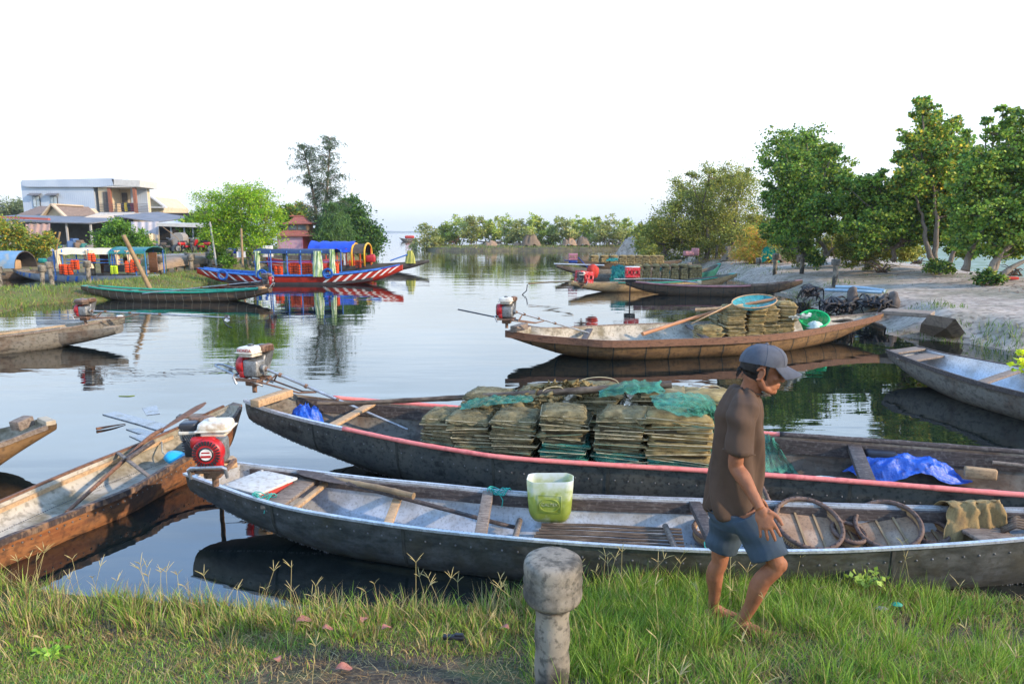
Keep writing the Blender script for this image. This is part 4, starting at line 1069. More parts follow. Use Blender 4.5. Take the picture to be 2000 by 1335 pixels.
mb = MB(); mb.bar(P(28, 833, .43), P(58, 819, .46), .13, .10, r=.01); mb.build('wood_block', grey_wood, smooth=True, sharp=30, label='squared wooden block on the bow at the left edge', cat='wood block')
# ================================================================== 5. two moored boats, middle left
def fboat(name, label, A, B, **k): return pboat(name, label, A, B, group='wooden boats moored round the lagoon', **k)
r5b, h5b = pboat('wooden_boat', 'blunt-ended wooden boat half hidden behind the pale one at the left edge', P(-420, 655, .3), P(232, 636, .42), .95, .26, [grey_hull, pale_in, tan_wood], endw=.45)
r5, h5 = pboat('wooden_boat', 'pale weathered boat with pointed bow at the left edge, an engine behind it', P(-480, 690, .35), P(242, 617, .55), .9, .36, [M('grey_hull', ()), pale_in, grey_wood], endw=.2, seams=0)
h5.rail(r5, 'gunwale', grey_wood, 1, 0, .98, .04, .03, out=.01, dz=.0)
mb = MB(); mb.bar(h5.at(.985, .7, .01), h5.at(.985, -.7, .01), .12, .04, r=.01); mb.build('bow_cap', white_paint, r5, smooth=True, sharp=30)
mb = MB()
for a, b in ((0.45, .6), (.6, .8)): mb.bar(h5.at(a, -.5, -.03), h5.at(b, -.4, .0), .08, .02)
mb.build('plank', tan_wood, r5)
eD = engine(P(168, 618, .60), R(-8), 'black and rusty engine with a propeller shaft reaching right over open water', 'a', tank=M('brown_tank', (.10, .06, .05), (.2, .14, .1), rough=.4, scale=8))
add_shaft(eD, (3.0, 0.42, -.02))
def propeller(rt, e, s=1.0):
 e = Vector(e); b = MB()
 for k in range(3):
  a = 2 * PI * k / 3 + .3; d = Vector((0, math.cos(a), math.sin(a))) * .10 * s; x = Vector((.02, 0, 0)) * s
  b.add([e - x, e + d * .6 - x * 1.2 + d.orthogonal() * .3, e + d, e + d * .6 + x * 1.2 - d.orthogonal() * .3, e + x], [(0, 1, 2, 3), (0, 3, 4)])
 b.lathe([(.02 * s, 0), (.025 * s, .03 * s), (.005, .07 * s)], e, 10, axis=(1, 0, 0)); b.build('propeller', e_steel, rt, world=False)
 b = MB(); b.tube([e + Vector((-.12, 0, 0)), e + Vector((-.06, 0, -.13)), e + Vector((.02, 0, -.2)), e + Vector((.10, 0, -.22))], .010 * s, 6); b.build('skeg', e_black, rt, world=False)
propeller(eD, (3.02, .42, -.02))
# ================================================================== 6. green-railed boat
r6, h6 = pboat('green_rim_boat', 'dark ribbed boat with green painted rails along the grassy bank', P(163, 557, .50), P(528, 562, .47), 1.05, .31, [M('ribbed_hull', (.075, .06, .05), (.04, .035, .03), (.12, .08, .05), rough=.7, scale=3, stretch=(1, 1, 4), speck=.4, speck_scale=12, speck_col=(.15, .12, .08)), grey_hull, green_paint, M('rib_pale', (.32, .27, .2), (.2, .17, .12), rough=.8, scale=10)], seams=22, endw=.3, n=46)
h6.rail(r6, 'rail', green_paint, 1, .06, .95, .07, .06, out=.02, dz=.01, rnd_=True); h6.rail(r6, 'rail', green_paint, -1, .06, .95, .07, .06, out=.0, dz=.01, rnd_=True)
for t in (.25, .45, .62, .8): h6.thwart(r6, t, M('pale_green', (.1, .3, .22), (.08, .2, .15), rough=.6), w_=.15, th=.04, dz=-.05)
mb = MB(); mb.bar(h6.at(.96, .9, .03), h6.at(.96, -.9, .03), .15, .10, r=.02); mb.build('stern_block', tan_wood, r6)
eF = engine(P(522, 556, .62), R(180), 'dark engine covered with netting on the stern of the green railed boat', 'a', tank=M('brown_tank', ()))
add_shaft(eF, (4.3, .0, -.30))
draped('rag', [[P(528, 538, .86), P(534, 538, .86)], [P(530, 546, .74), P(536, 546, .74)], [P(529, 554, .58), P(538, 553, .58)]], M('rag_tan', (.4, .3, .25), (.25, .18, .15), rough=.9), 'small pinkish rag hanging on the engine of the green railed boat', cat='rag', amp=.02)
pole('mooring_pole', [PY(293, 563, 25.5), PY(241, 459, 25.0)], (.085, .075), bamboo_m, 'thick brown pole leaning left over the green railed boat', 'pole')
# ================================================================== 7. striped tour boat
hull_red = M('tour_red', (0.36, 0.025, 0.015), (0.24, .02, .012), (.42, .035, .02), rough=.4, scale=1.5, speck=.25, speck_scale=9, speck_col=(.10, .02, .015))
def stripes(h, rt, ts, mat, w_=.010, lean=.02, d0=.05, d1=.62, name='stripe'):
 for t in ts:
  mb = MB(); rows = []
  for k in range(6):
   d = lerp(d0, d1, k / 5); row = []
   for dt in (-w_, w_):
    tt = min(.995, max(.005, t + dt + lean * (k / 5 - .5))); x = tt * (h.n - 1); i = min(h.n - 2, int(x)); f = x - i
    p = h.at(tt, 1.0); zk = lerp(h.K[i], h.K[i + 1], f); p2 = p.copy(); p2.z = lerp(p.z, zk, d)
    # outward offset following section profile
    us = np.interp(d, [q[1] for q in h.side][:6], [q[0] for q in h.side][:6]); cpt = h.at(tt, us); nd = (h.at(tt, 1) - h.at(tt, 0)); nd.z = 0; nd.normalize()
    row.append(Vector((cpt.x, cpt.y, p2.z)) + nd * .012)
   rows.append(row)
  mb.grid(rows); mb.build(name, mat, rt)
r7, h7 = pboat('tour_boat', 'red tour boat with white slanted stripes, blue canopy and blue tyres', P(386, 523, .72), P(786, 517, .88), 1.9, .40, [hull_red, blue_paint, blue_paint], seams=0, endw=.12, n=50, keelmid=-.2, zp=2.4, endd=.26, p=2.6)
h7.rail(r7, 'gunwale', blue_paint, 1, .02, .9, .09, .08, out=.02, dz=.02, rnd_=True); h7.rail(r7, 'gunwale', blue_paint, -1, .02, .98, .09, .08, out=.02, dz=.02, rnd_=True)
stripes(h7, r7, [.05, .10, .15, .205, .26, .315, .37], white_paint, lean=.045, w_=.0075)
stripes(h7, r7, [.655, .70, .745, .79, .835, .88, .92, .96], white_paint, lean=-.045, w_=.0075)
h7.rail(r7, 'boot_stripe', M('boot_black', (.03, .025, .025), (.05, .04, .04), rough=.7), 1, .16, .86, .03, .16, out=-.06, dz=-.36)
def tyre(rt_label, loc, R_, r_, mat, nrm=(0, -1, 0), group='blue tyre fenders on the striped tour boat'):
 b = MB(); n = Vector(nrm).normalized(); a = n.orthogonal().normalized(); c = n.cross(a)
 b.tube([Vector(loc) + (a * math.cos(t) + c * math.sin(t)) * R_ for t in np.linspace(0, 2 * PI, 25)], r_, 8, caps=False)
 return b.build('tyre_fender', mat, smooth=True, label=rt_label, cat='tyre', group=group)
tb = M('tyre_blue', (.015, .10, .40), (.01, .06, .25), rough=.5)
Yt = h7.at(.5, 1).y
tyre('blue tyre near the left bow of the striped tour boat', PY(435, 537, Yt - .05), .20, .055, tb)
tyre('blue tyre under the left canopy post of the tour boat', PY(512, 536, Yt - .1), .20, .055, tb)
tyre('blue tyre under the green striped curtain of the tour boat', PY(640, 534, Yt - .1), .20, .055, tb)
# canopy frame
YB = h7.at(.5, 0).y
def canopy(name, label, x0, x1, pyt, Yn, Yf, mat, arch=.12, n=10, sag=.03, skirt=.08):
 rows = []
 for i in range(n + 1):
  px = lerp(x0, x1, i / n); row = []
  for j in range(9):
   v = j / 8; Y = lerp(Yn, Yf, v); p = PY(px, pyt, (Yn + Yf) / 2); p.x *= 1; p.y = Y
   p.z += arch * math.sin(PI * v) - (skirt if j in (0, 8) else 0) + sag * math.sin(i * 1.9) * .5 - sag * math.sin(PI * (i % 3) / 3)
   row.append(p)
  rows.append(row)
 mb = MB(); mb.grid(rows); return mb, rows
mb, rws = canopy('c', '', 508, 655, 490, YB - 1.0, YB + 1.0, None)
mb.build('canopy', M('navy_tarp', (.015, .035, .10), (.01, .02, .06), rough=.6, scale=4), r7, smooth=True)
pm = blue_paint
for px in (511, 541, 572, 598, 638, 656):
 for Y in (YB - .9, YB + .9):
  mb = MB(); q = PY(px, 490, YB); mb.tube([(q.x, Y, .35), (q.x, Y, q.z + .05)], .028, 6); mb.build('canopy_post', pm, r7)
mb = MB(); q0 = PY(508, 510, YB); q1 = PY(656, 510, YB)
for Y in (YB - .9, YB + .9): mb.tube([(q0.x, Y, q0.z), (q1.x, Y, q1.z)], .02, 6)
mb.build('side_rail', pm, r7)
for t in (.4, .47, .54, .6): h7.thwart(r7, t, M('seat_blue', (.02, .12, .4)), w_=.3, th=.04, dz=-.02)
ljm = M('life_jacket_orange', (.80, .085, .012), (.62, .06, .01), rough=.65, scale=7)
ljs = M('strap_dark', (.05, .03, .03))
def life_jacket(loc, rz, label, s=1.0, col=ljm, group='orange life jackets hung in the tour boats', rx=0):
 rt = root('life_jacket', loc, label, 'life jacket', group, rz); rt.rotation_euler = (rx, 0, rz); rt.scale = (s, s, s)
 for sx in (-1, 1):
  b = MB(); b.box((sx * .125, -.05, .27), (.20, .08, .50), r=.035); b.box((sx * .14, -.05, .54), (.11, .08, .12), r=.03); b.build('front_panel', col, rt, smooth=True, world=False, sharp=60)
 b = MB(); b.box((0, .06, .30), (.44, .07, .56), r=.03); b.build('back_panel', col, rt, smooth=True, world=False, sharp=60)
 for z in (.14, .28, .42):
  b = MB(); b.box((0, -.092, z), (.44, .012, .03)); b.build('strap', ljs, rt, world=False)
 return rt
wh = ['beside the left canopy posts', 'second from the left, behind the rail', 'third from the left, mid canopy', 'fourth from the left, mid canopy', 'fifth, just left of the green striped curtain', 'right of the green striped curtain', 'farthest right under the canopy']
for i, px in enumerate((543, 572, 588, 602, 616, 646, 653)):
 q = PY(px, 520, YB - .75); life_jacket((q.x, YB - .72 + .1 * (i % 2), .34 + (0, .12, .1, .12, .05, .2, .12)[i]), R((-10, 5, 20, -8, 12, 0, -20)[i]), 'orange life jacket in the striped tour boat, ' + wh[i], s=.85)
def curtain(path, top, bot, pinch, mat, label, group='curtains tied to the tour boat posts', cat='curtain', n=26, amp=.05, px_w=None):
 """hanging cloth: centre x,y; top z, bottom z; pinch = [(t, width)]"""
 x, y, w_ = path; rows = []
 for j in range(17):
  t = j / 16; ww = np.interp(t, [a for a, b in pinch], [b for a, b in pinch]) * w_; row = []
  for i in range(n + 1):
   u = i / n * 2 * PI; row.append(Vector((x + math.cos(u) * ww / 2, y + math.sin(u) * .10 + amp * .6 * math.sin(u * 7 + t * 3), lerp(top, bot, t))))
  rows.append(row)
 mb = MB(); mb.grid(rows); return mb.build('curtain', mat, smooth=True, label=label, cat=cat, group=group)
gs = M('green_stripe_cloth', (.62, .66, .52), (.20, .34, .10), (.45, .55, .30), rough=.85, scale=5, stretch=(3.5, .3, .5), lo=.42, hi=.58)
q = PY(631, 490, YB); curtain((q.x, YB - 1.0, .50), q.z + .02, .38, [(0, .65), (.5, .9), (1, 1.0)], gs, 'wide green and white striped curtain on the tour boat')
q = PY(657, 488, YB); curtain((q.x, YB - .85, .34), q.z + .05, .42, [(0, .7), (.5, .7), (1, 1.0)], gs, 'green striped curtain at the right end of the canopy')
q = PY(516, 490, YB); curtain((q.x, YB - .9, .30), q.z + .02, .36, [(0, 1.0), (.5, .5), (1, .8)], gs, 'pale tied curtain on the left canopy post of the tour boat')
q = PY(543, 490, YB); curtain((q.x, YB + .85, .22), q.z + .02, .45, [(0, 1.0), (.5, .5), (1, .8)], gs, 'thin striped curtain on the far side of the tour boat canopy')
# ================================================================== 8. second tour boat behind it, blue tarp, yellow arch
r8, h8 = pboat('tour_boat', 'dark grey tour boat behind the striped one, blue tarp roof and yellow arch', PY(520, 511, 41.5), PY(838, 507, 42.5), 2.0, .42, [M('dark_boat', (.05, .05, .05), (.09, .085, .08), rough=.6, scale=3), M('dark_boat', ()), grey_wood], endw=.2, n=40)
Y8 = h8.at(.5, 0).y
org = M('orange_frame', (.65, .08, .03), (.5, .06, .02), rough=.5)
for px in (620, 644, 665, 683, 697, 718):
 for Y in (Y8 - .9, Y8 + .9):
  mb = MB(); q = PY(px, 488, Y8); mb.tube([(q.x, Y, .35), (q.x, Y, q.z + .1)], .035, 6); mb.build('frame_post', org, r8)
mb = MB(); a, b = PY(615, 512, Y8), PY(718, 512, Y8)
for Y in (Y8 - .9, Y8 + .9): mb.tube([(a.x, Y, a.z), (b.x, Y, b.z)], .03, 6)
mb.build('frame_rail', org, r8)
mb, rws = canopy('c', '', 610, 696, 487, Y8 - 1.1, Y8 + 1.1, None, arch=.55, sag=.10, n=12)
mb.build('canopy', M('bright_blue_tarp', (.02, .08, .55), (.015, .05, .38), rough=.45, scale=3), r8, smooth=True)
yel = M('yellow_arch', (.75, .42, .03), (.6, .3, .02), rough=.5)
a, b = PY(695, 500, Y8), PY(719, 500, Y8); zc = PY(700, 494, Y8).z; rows = []
for i in range(6):
 x = lerp(a.x, b.x, i / 5); rows.append([Vector((x, Y8 - 1.1 * math.cos(t), zc + .55 * math.sin(t))) for t in np.linspace(0, PI, 15)])
mb = MB(); mb.grid(rows); mb.build('arch_roof', M('dark_shell', (.06, .05, .045), (.1, .08, .06), rough=.8), r8, smooth=True)
for x in (a.x, b.x):
 mb = MB(); mb.tube([(x, Y8 - 1.1, .4)] + [Vector((x, Y8 - 1.1 * math.cos(t), zc + .58 * math.sin(t))) for t in np.linspace(0, PI, 15)] + [(x, Y8 + 1.1, .4)], .06, 6); mb.build('arch_rim', yel, r8, smooth=True)
mb = MB(); q = PY(724, 505, Y8 - .8); mb.box(q, (.55, .5, .42), r=.08)
mb.box(q + Vector((.1, 0, .22)), (.25, .3, .1), r=.04); mb.build('red_engine', e_red, smooth=True, sharp=50, label='red engine on the dark tour boat right of the yellow arch', cat='engine')
curtain((PY(802, 500, Y8).x, Y8 - .2, .55), PY(802, 489, Y8).z, PY(802, 514, Y8).z, [(0, .55), (.4, .9), (1, 1.2)], M('yellow_green_cloth', (.50, .50, .10), (.25, .3, .04), (.42, .42, .12), rough=.85, scale=5, stretch=(4, 1, .4)), 'yellow-green cloth draped over the stern of the dark tour boat', group=None, cat='cloth')
for i, px in enumerate((671, 688, 700)):
 q = PY(px, 515, Y8 - .8); life_jacket((q.x, Y8 - .85, q.z - .25), 0, 'orange life jacket under the blue tarp, ' + ('leftmost', 'middle one', 'rightmost')[i] + ' of three', s=.8)
q = PY(680, 500, Y8); curtain((q.x, Y8 - .9, .2), q.z + .3, q.z - .5, [(0, 1), (.5, .6), (1, 1)], white_paint, 'small white curtain on the orange frame')
pole('pole', [PY(762, 509, Y8 - .5), PY(796, 497, Y8 - .3)], .04, blue_paint, 'blue pole slanting up toward the yellow-green cloth', 'pole')
# stacked dark canoes behind the striped boat
for i, (x0, x1, y0) in enumerate(((520, 590, 502), (520, 600, 509), (522, 575, 514))):
 pboat('small_boat', ('upper', 'middle', 'lower')[i] + ' red-bowed dark boat glimpsed under the blue canopy', PY(x0, y0, 40 - i), PY(x1 + 60, y0 + 3, 41 - i), 1.2, PY(x0, y0 + 6, 40 - i).z, [red_paint, grey_hull, red_paint], n=16, endw=.2, keelmid=0.0)
# ================================================================== 9. canopy boats in the canal, left
r9, h9 = pboat('canopy_boat', 'grey tour boat with blue painted bands, peach curtains and life jackets in the canal', P(38, 526, .50), P(300, 536, .45), 1.9, .36, [M('grey_paint_hull', (.30, .32, .35), (.2, .22, .25), rough=.6, scale=3), grey_hull, M('grey_paint_hull', ())], endw=.35, n=40)
Y9 = h9.at(.5, 0).y
stripes(h9, r9, [.06, .10, .14, .20, .43, .52, .58, .68], blue_paint, lean=-.02, w_=.008)
for px in (126, 142, 192, 237, 242, 281, 300):
 for Y in (Y9 - .85, Y9 + .85):
  mb = MB(); q = PY(px, 486, Y9); mb.tube([(q.x, Y, .35), (q.x, Y, q.z)], .03, 6); mb.build('canopy_post', blue_paint, r9)
peach = M('peach_cloth', (.72, .42, .28), (.55, .28, .2), (.75, .55, .35), rough=.85, scale=3, stretch=(5, 1, .5))
cream = M('cream_cloth', (.78, .66, .46), (.66, .5, .32), rough=.85, scale=4, stretch=(5, 1, .5))
mb, rws = canopy('c', '', 132, 234, 487, Y9 - .95, Y9 + .95, None, arch=.10, sag=.05, skirt=.18)
mb.build('canopy', cream, r9, smooth=True)
rows = []
a, b = PY(234, 487, Y9), PY(302, 487, Y9)
for i in range(6):
 x = lerp(a.x, b.x, i / 5); rows.append([Vector((x, Y9 - .98 * math.cos(t), a.z - .18 + .30 * math.sin(t))) for t in np.linspace(0, PI, 13)])
mb = MB(); mb.grid(rows); mb.build('green_roof', M('teal_roof', (.03, .20, .19), (.02, .14, .13), rough=.5), r9, smooth=True)
mb = MB()
for x in (a.x, b.x): mb.tube([(x, Y9 - .98, .35)] + [Vector((x, Y9 - .98 * math.cos(t), a.z - .18 + .31 * math.sin(t))) for t in np.linspace(0, PI, 13)] + [(x, Y9 + .98, .35)], .02, 6)
mb.build('roof_hoop', _mats['teal_roof'], r9, smooth=True)
zt = PY(150, 487, Y9).z
for i, (px, w_, mt, lb) in enumerate(((136, .34, cream, 'leftmost cream curtain tied at its middle'), (195, .36, cream, 'cream curtain tied in the middle of the grey tour boat'), (178, .5, peach, 'peach curtain bunched behind the middle cream one'), (249, .3, peach, 'orange-striped curtain left of the green roof post'), (272, .42, peach, 'pink curtain under the green roof'))):
 q = PY(px, 500, Y9); curtain((q.x, Y9 - .85 + (.5 if i == 2 else 0), w_), zt - .02, PY(150, 522, Y9).z, [(0, 1.0), (.45, .45), (.55, .42), (1, 1.0)], mt, lb + ' on the canal boat')
for i, (px, z, sc) in enumerate(((122, .42, .8), (132, .38, .85), (146, .62, .8), (180, 1.0, .7), (253, .48, .95), (264, .55, .95))):
 q = PY(px, 500, Y9 - .9); life_jacket((q.x, Y9 - .95, z), R(i * 25 % 40 - 15), 'orange life jacket on the grey canal boat, ' + ('at the left end', 'by the left cream curtain', 'between the left curtains', 'hung high near the middle', 'left one under the green roof', 'right one under the green roof')[i], s=sc)
q = PY(223, 515, Y9 - 1); life_jacket((q.x, Y9 - 1.05, .42), 0, 'bright yellow-green life jacket on the side of the grey canal boat', s=.7, col=M('hi_vis', (.55, .75, .03), (.45, .6, .02)), group=None)
mb = MB(); rows = [[PY(a, b, Y9 - 1.04 + .04 * math.sin(a)) for a in (203, 215, 228, 243)] for b in (517, 524, 531)]; mb.grid(rows); mb.build('black_mat', black_m, label='black sheet hung on the side of the grey canal boat', cat='mat')
mb = MB()
for y in (507, 513): mb.tube([PY(130, y, Y9 - .9), PY(240, y, Y9 - .9)], .02, 5)
mb.build('side_rail', blue_paint, r9)
# log-like rolled mats under roof
for i, px in enumerate((203, 292)):
 mb = MB()
 for k in range(8): q = PY(px - 7 + 2 * k, 500, Y9 + .3); mb.tube([(q.x, Y9 + .3 * (i + 1), .4), (q.x, Y9 + .3 * (i + 1), 1.4)], .035, 6)
 mb.build('cane_screen', brown_wood, smooth=True, label=('dark cane screen behind the middle curtains', 'dark cane screen at the right end under the green roof')[i], cat='screen')
# barrel-roof boat at the far left
r10, h10 = pboat('barrel_roof_boat', 'grey boat with a blue barrel-shaped roof at the left edge of the canal', P(-120, 532, .40), P(92, 526, .46), 1.7, .34, [grey_hull, grey_hull, grey_wood], endw=.2)
Yb = h10.at(.5, 0).y; rows = []; rows2 = []
a, b = PY(-60, 500, Yb), PY(49, 500, Yb)
for i in range(8):
 x = lerp(a.x, b.x, i / 7); rows.append([Vector((x, Yb - .85 * math.cos(t), .60 + .85 * math.sin(t))) for t in np.linspace(0, PI, 17)])
 rows2.append([Vector((x, Yb - .80 * math.cos(t), .60 + .80 * math.sin(t))) for t in np.linspace(0, PI, 17)])
mb = MB(); mb.grid(rows, 0); mb.grid([r_[::-1] for r_ in rows2], 1); mb.grid([rows[-1], rows2[-1]], 1)
mb.build('barrel_roof', [M('faded_blue_roof', (.22, .34, .48), (.32, .33, .30), (.14, .28, .42), rough=.6, scale=1.5), M('dark_shell', ())], r10, smooth=True, sharp=50)
mb = MB(); q = PY(31, 517, Yb); mb.box((q.x, Yb, .75), (.3, .5, .5), r=.1); mb.build('bundle', tan_wood, smooth=True, label='tan bundle inside the barrel-roofed boat', cat='bundle')
draped('grey_tarpaulin', [[PY(88, 508, 37), PY(100, 500, 37), PY(112, 491, 37)], [PY(92, 514, 36.4), PY(104, 509, 36.4), PY(122, 493, 36.4)], [PY(88, 517, 36), PY(105, 516, 36), PY(118, 510, 36)]], M('grey_tarp', (.14, .14, .15), (.08, .08, .09), rough=.8), 'grey tarpaulin bunched between the two canal boats', cat='tarpaulin', amp=.06)
mb = MB(); q = PY(83, 509, 36.5); mb.box(q, (.35, .3, .25), r=.08); mb.build('engine_cover', M('teal_cover', (.02, .25, .22)), smooth=True, label='teal covered engine between the two canal boats', cat='engine cover')
# overturned boat
A, B = P(280, 532, .42), P(432, 518, .42); N, F = psides(A, B, 1.25, .50, .25)
N = resample(N, 30); F = resample(F, 30); mb = MB(); rows = []; rows_i = []
for i in range(30):
 t = i / 29; zt_ = .42 + .72 * math.sin(PI * t) ** .75; c = (N[i] + F[i]) / 2; hv = (N[i] - F[i]) / 2; zb = .36 + .30 * math.sin(PI * t) ** .8
 prof = [(1, zb), (1.0, lerp(zb, zt_, .45)), (.93, lerp(zb, zt_, .72)), (.7, lerp(zb, zt_, .92)), (0, zt_), (-.7, lerp(zb, zt_, .92)), (-.93, lerp(zb, zt_, .72)), (-1.0, lerp(zb, zt_, .45)), (-1, zb)]
 rows.append([Vector((c.x + hv.x * u, c.y + hv.y * u, z)) for u, z in prof]); rows_i.append([Vector((c.x + hv.x * u * .95, c.y + hv.y * u * .95, z - .05 if abs(u) < .95 else z)) for u, z in prof])
mb.grid(rows, 0); mb.grid([r_[::-1] for r_ in rows_i], 1)
r11 = root('overturned_boat', ((A + B) / 2).to_tuple(), 'upturned brown boat hull resting on the grassy bank left of the tour boat', 'boat')
mb.build('hull', [M('upturned', (.32, .23, .16), (.2, .15, .11), (.27, .2, .14), rough=.8, scale=3, stretch=(1, 1, 5)), tan_wood], r11, smooth=True, sharp=50)
mb = MB()
for k in range(8): q = rows[3 + k * 3][4]; mb.bar((q.x, q.y - .3, .35), (q.x + .02, q.y - .3, q.z - .1), .06, .06)
mb.build('rib', tan_wood, r11)
for i, (x0, x1, y, Y) in enumerate(((360, 408, 492, 43.3), (395, 470, 500, 42))):
 pboat('small_boat', ('small dark boat moored below the village shed', 'small pale boat in the canal beside the boundary posts')[i], PY(x0, y, Y), PY(x1, y, Y + .5), 1.0, PY(x0, y + 4, Y).z, [grey_hull, grey_hull, grey_wood], n=16, keelmid=.0)
# ================================================================== village on the left
def quad(mb, a, b, c, d, mat=None): mb.add([a, b, c, d], [(0, 1, 2, 3)], mat)
def wallbox(mb, x0, x1, y0, y1, z0, z1, mat=None): mb.box(((x0 + x1) / 2, (y0 + y1) / 2, (z0 + z1) / 2), (x1 - x0, y1 - y0, z1 - z0), mat=mat)
def X(px, Y): return (px - 1000) * (FP * _c - 0) / FP * Y / FP * 1.0137
def XZ(px, py, Y): p = PY(px, py, Y); return p.x, p.z
sheet_m, t_, b_ = nodemat('corrugated_wall')
tcn = t_.nodes.new('ShaderNodeTexCoord'); wv = t_.nodes.new('ShaderNodeTexWave'); wv.bands_direction = 'DIAGONAL'; wv.inputs['Scale'].default_value = 3.2; wv.inputs['Distortion'].default_value = 0
mpx = t_.nodes.new('ShaderNodeMapping'); mpx.inputs['Scale'].default_value = (1, .25, 0); t_.links.new(tcn.outputs['Object'], mpx.inputs[0]); t_.links.new(mpx.outputs[0], wv.inputs['Vector'])
nzz = t_.nodes.new('ShaderNodeTexNoise'); nzz.inputs['Scale'].default_value = .6; nzz.inputs['Detail'].default_value = 5; t_.links.new(tcn.outputs['Object'], nzz.inputs['Vector'])
rp = t_.nodes.new('ShaderNodeValToRGB'); rp.color_ramp.elements[0].position = .35; rp.color_ramp.elements[0].color = (.42, .48, .56, 1); rp.color_ramp.elements[1].position = .7; rp.color_ramp.elements[1].color = (.52, .57, .63, 1)
t_.links.new(nzz.outputs['Fac'], rp.inputs[0]); t_.links.new(rp.outputs[0], b_.inputs['Base Color']); b_.inputs['Roughness'].default_value = .45; b_.inputs['Metallic'].default_value = .2
bn = t_.nodes.new('ShaderNodeBump'); bn.inputs['Distance'].default_value = .012; bn.inputs['Strength'].default_value = .6; t_.links.new(wv.outputs['Fac'], bn.inputs['Height']); t_.links.new(bn.outputs[0], b_.inputs['Normal'])
cream_w = M('cream_wall', (.62, .50, .34), (.52, .42, .28), rough=.85, scale=1.5, speck=.3, speck_scale=4, speck_col=(.35, .28, .2))
grey_roof = M('grey_roof', (.20, .21, .23), (.13, .135, .15), rough=.7, scale=1.2, stretch=(4, .5, 1), speck=.3, speck_scale=3, speck_col=(.25, .17, .12))
tile_m = M('roof_tile', (.26, .19, .15), (.18, .135, .11), rough=.85, scale=3, stretch=(6, 1, 1), speck=.3, speck_scale=6, speck_col=(.1, .08, .07))
conc = M('concrete', (.34, .31, .28), (.22, .205, .19), rough=.9, scale=4, bump=.01, speck=.4, speck_scale=12, speck_col=(.12, .11, .10))
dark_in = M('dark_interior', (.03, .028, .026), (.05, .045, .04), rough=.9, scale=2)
glass_m = M('window_glass', (.25, .32, .36), (.45, .52, .55), rough=.1, scale=2, spec=.8)
brick_p = M('brick_post', (.32, .13, .08), (.24, .1, .065), rough=.85, scale=6, speck=.4, speck_scale=15, speck_col=(.15, .08, .06))
# two-storey metal-clad house: left wall runs away, front (lit) faces right
hs = root('house', PY(190, 480, 72).to_tuple(), 'two-storey house clad in grey-blue metal sheet with a balcony facing right', 'house')
Yn = 70.0;
def slab(mb, pts_px, Y0, Y1, mat=None, dy=None):
 """prism: front outline in pixels at depth Y0, pushed back to Y1"""
 f = [PY(a, b, Y0) for a, b in pts_px]; g = [Vector((v.x, Y1 + (v.y - Y0), v.z)) for v in f]; n = len(f)
 mb.add(f + g, [tuple(range(n)), tuple(range(n, 2 * n))[::-1]] + [(i, n + i, n + (i + 1) % n, (i + 1) % n) for i in range(n)], mat)
xl, zb = XZ(54, 478, Yn); xm, _z = XZ(190, 478, Yn); ztop_l = XZ(54, 355, Yn)[1]; ztop_m = XZ(222, 350, Yn)[1]
zb2 = XZ(190, 416, Yn)[1]
mb = MB()
f = [Vector((xl, Yn, .8)), Vector((XZ(193, 478, Yn)[0], Yn, .8)), Vector((XZ(193, 478, Yn)[0], Yn, ztop_m)), Vector((xl, Yn, ztop_l))]
g = [Vector((v.x, Yn + 3, v.z)) for v in f]
mb.add(f + g, [(0, 1, 2, 3), (7, 6, 5, 4), (0, 4, 5, 1), (1, 5, 6, 2), (3, 2, 6, 7), (0, 3, 7, 4)])
mb.build('metal_wall', sheet_m, hs)
# side wall of the balcony (metal), back recess wall cream
x2 = XZ(271, 400, Yn)[0]; xr = XZ(193, 400, Yn)[0]; x_c = XZ(214, 400, Yn)[0]
zfl = XZ(200, 416, Yn)[1]; zce = XZ(200, 366, Yn)[1]
mb = MB(); wallbox(mb, xr + .004, x2 - .3, Yn + 2.0, Yn + 2.9, .8, zce); mb.build('wall', cream_w, hs)
mb = MB(); wallbox(mb, xr - .2, x2 + .1, Yn - .25, Yn + 3.0, zce, zce + .16)
slab(mb, [(218, 350), (273, 352), (273, 365), (222, 362)], Yn - .3, Yn + 3.1); mb.build('roof_fascia', M('pale_fascia', (.60, .58, .54), (.5, .48, .44), rough=.6), hs)
mb = MB(); slab(mb, [(42, 352), (222, 348), (222, 362), (195, 365), (52, 365), (42, 362)], Yn - .3, Yn + 3.2); mb.build('roof_edge', sheet_m, hs)
mb = MB(); wallbox(mb, xr + .006, x2, Yn - .15, Yn + 2.0, zfl - .25, zfl); mb.build('balcony_floor', M('pale_fascia', ()), hs)
mb = MB(); wallbox(mb, xr + .01, x_c, Yn + .06, Yn + 2.0, zfl, zce); mb.build('wall', cream_w, hs)
for px in (216, 265):
 x = XZ(px, 400, Yn)[0]; mb = MB(); wallbox(mb, x - .14, x + .14, Yn - .12, Yn + .15, zfl, zce); mb.build('balcony_pillar', brick_p, hs)
mb = MB(); x = XZ(238, 400, Yn)[0]; wallbox(mb, x - .1, x + 1.6, Yn + 1.95, Yn + 1.99, zfl, zce); mb.build('balcony_side', sheet_m, hs)
for px in (208, 224):
 mb = MB(); x = XZ(px, 400, Yn)[0]; yy = Yn + (.05 if px < 214 else 1.94); wallbox(mb, x - .28, x + .28, yy - .05, yy, zfl, zfl + 2.1); d = mb.build('door', M('dark_door', (.07, .06, .055), (.11, .1, .09), rough=.3, scale=6), hs)
for z in np.linspace(zfl + .15, zfl + .95, 6):
 mb = MB(); mb.tube([(xr + .1, Yn - .1, z), (x2 - .05, Yn - .1, z)], .022, 5); mb.tube([(x2 - .05, Yn - .1, z), (x2 - .05, Yn + 1.9, z)], .022, 5); mb.build('railing_bar', M('rail_dark', (.12, .12, .13)), hs)
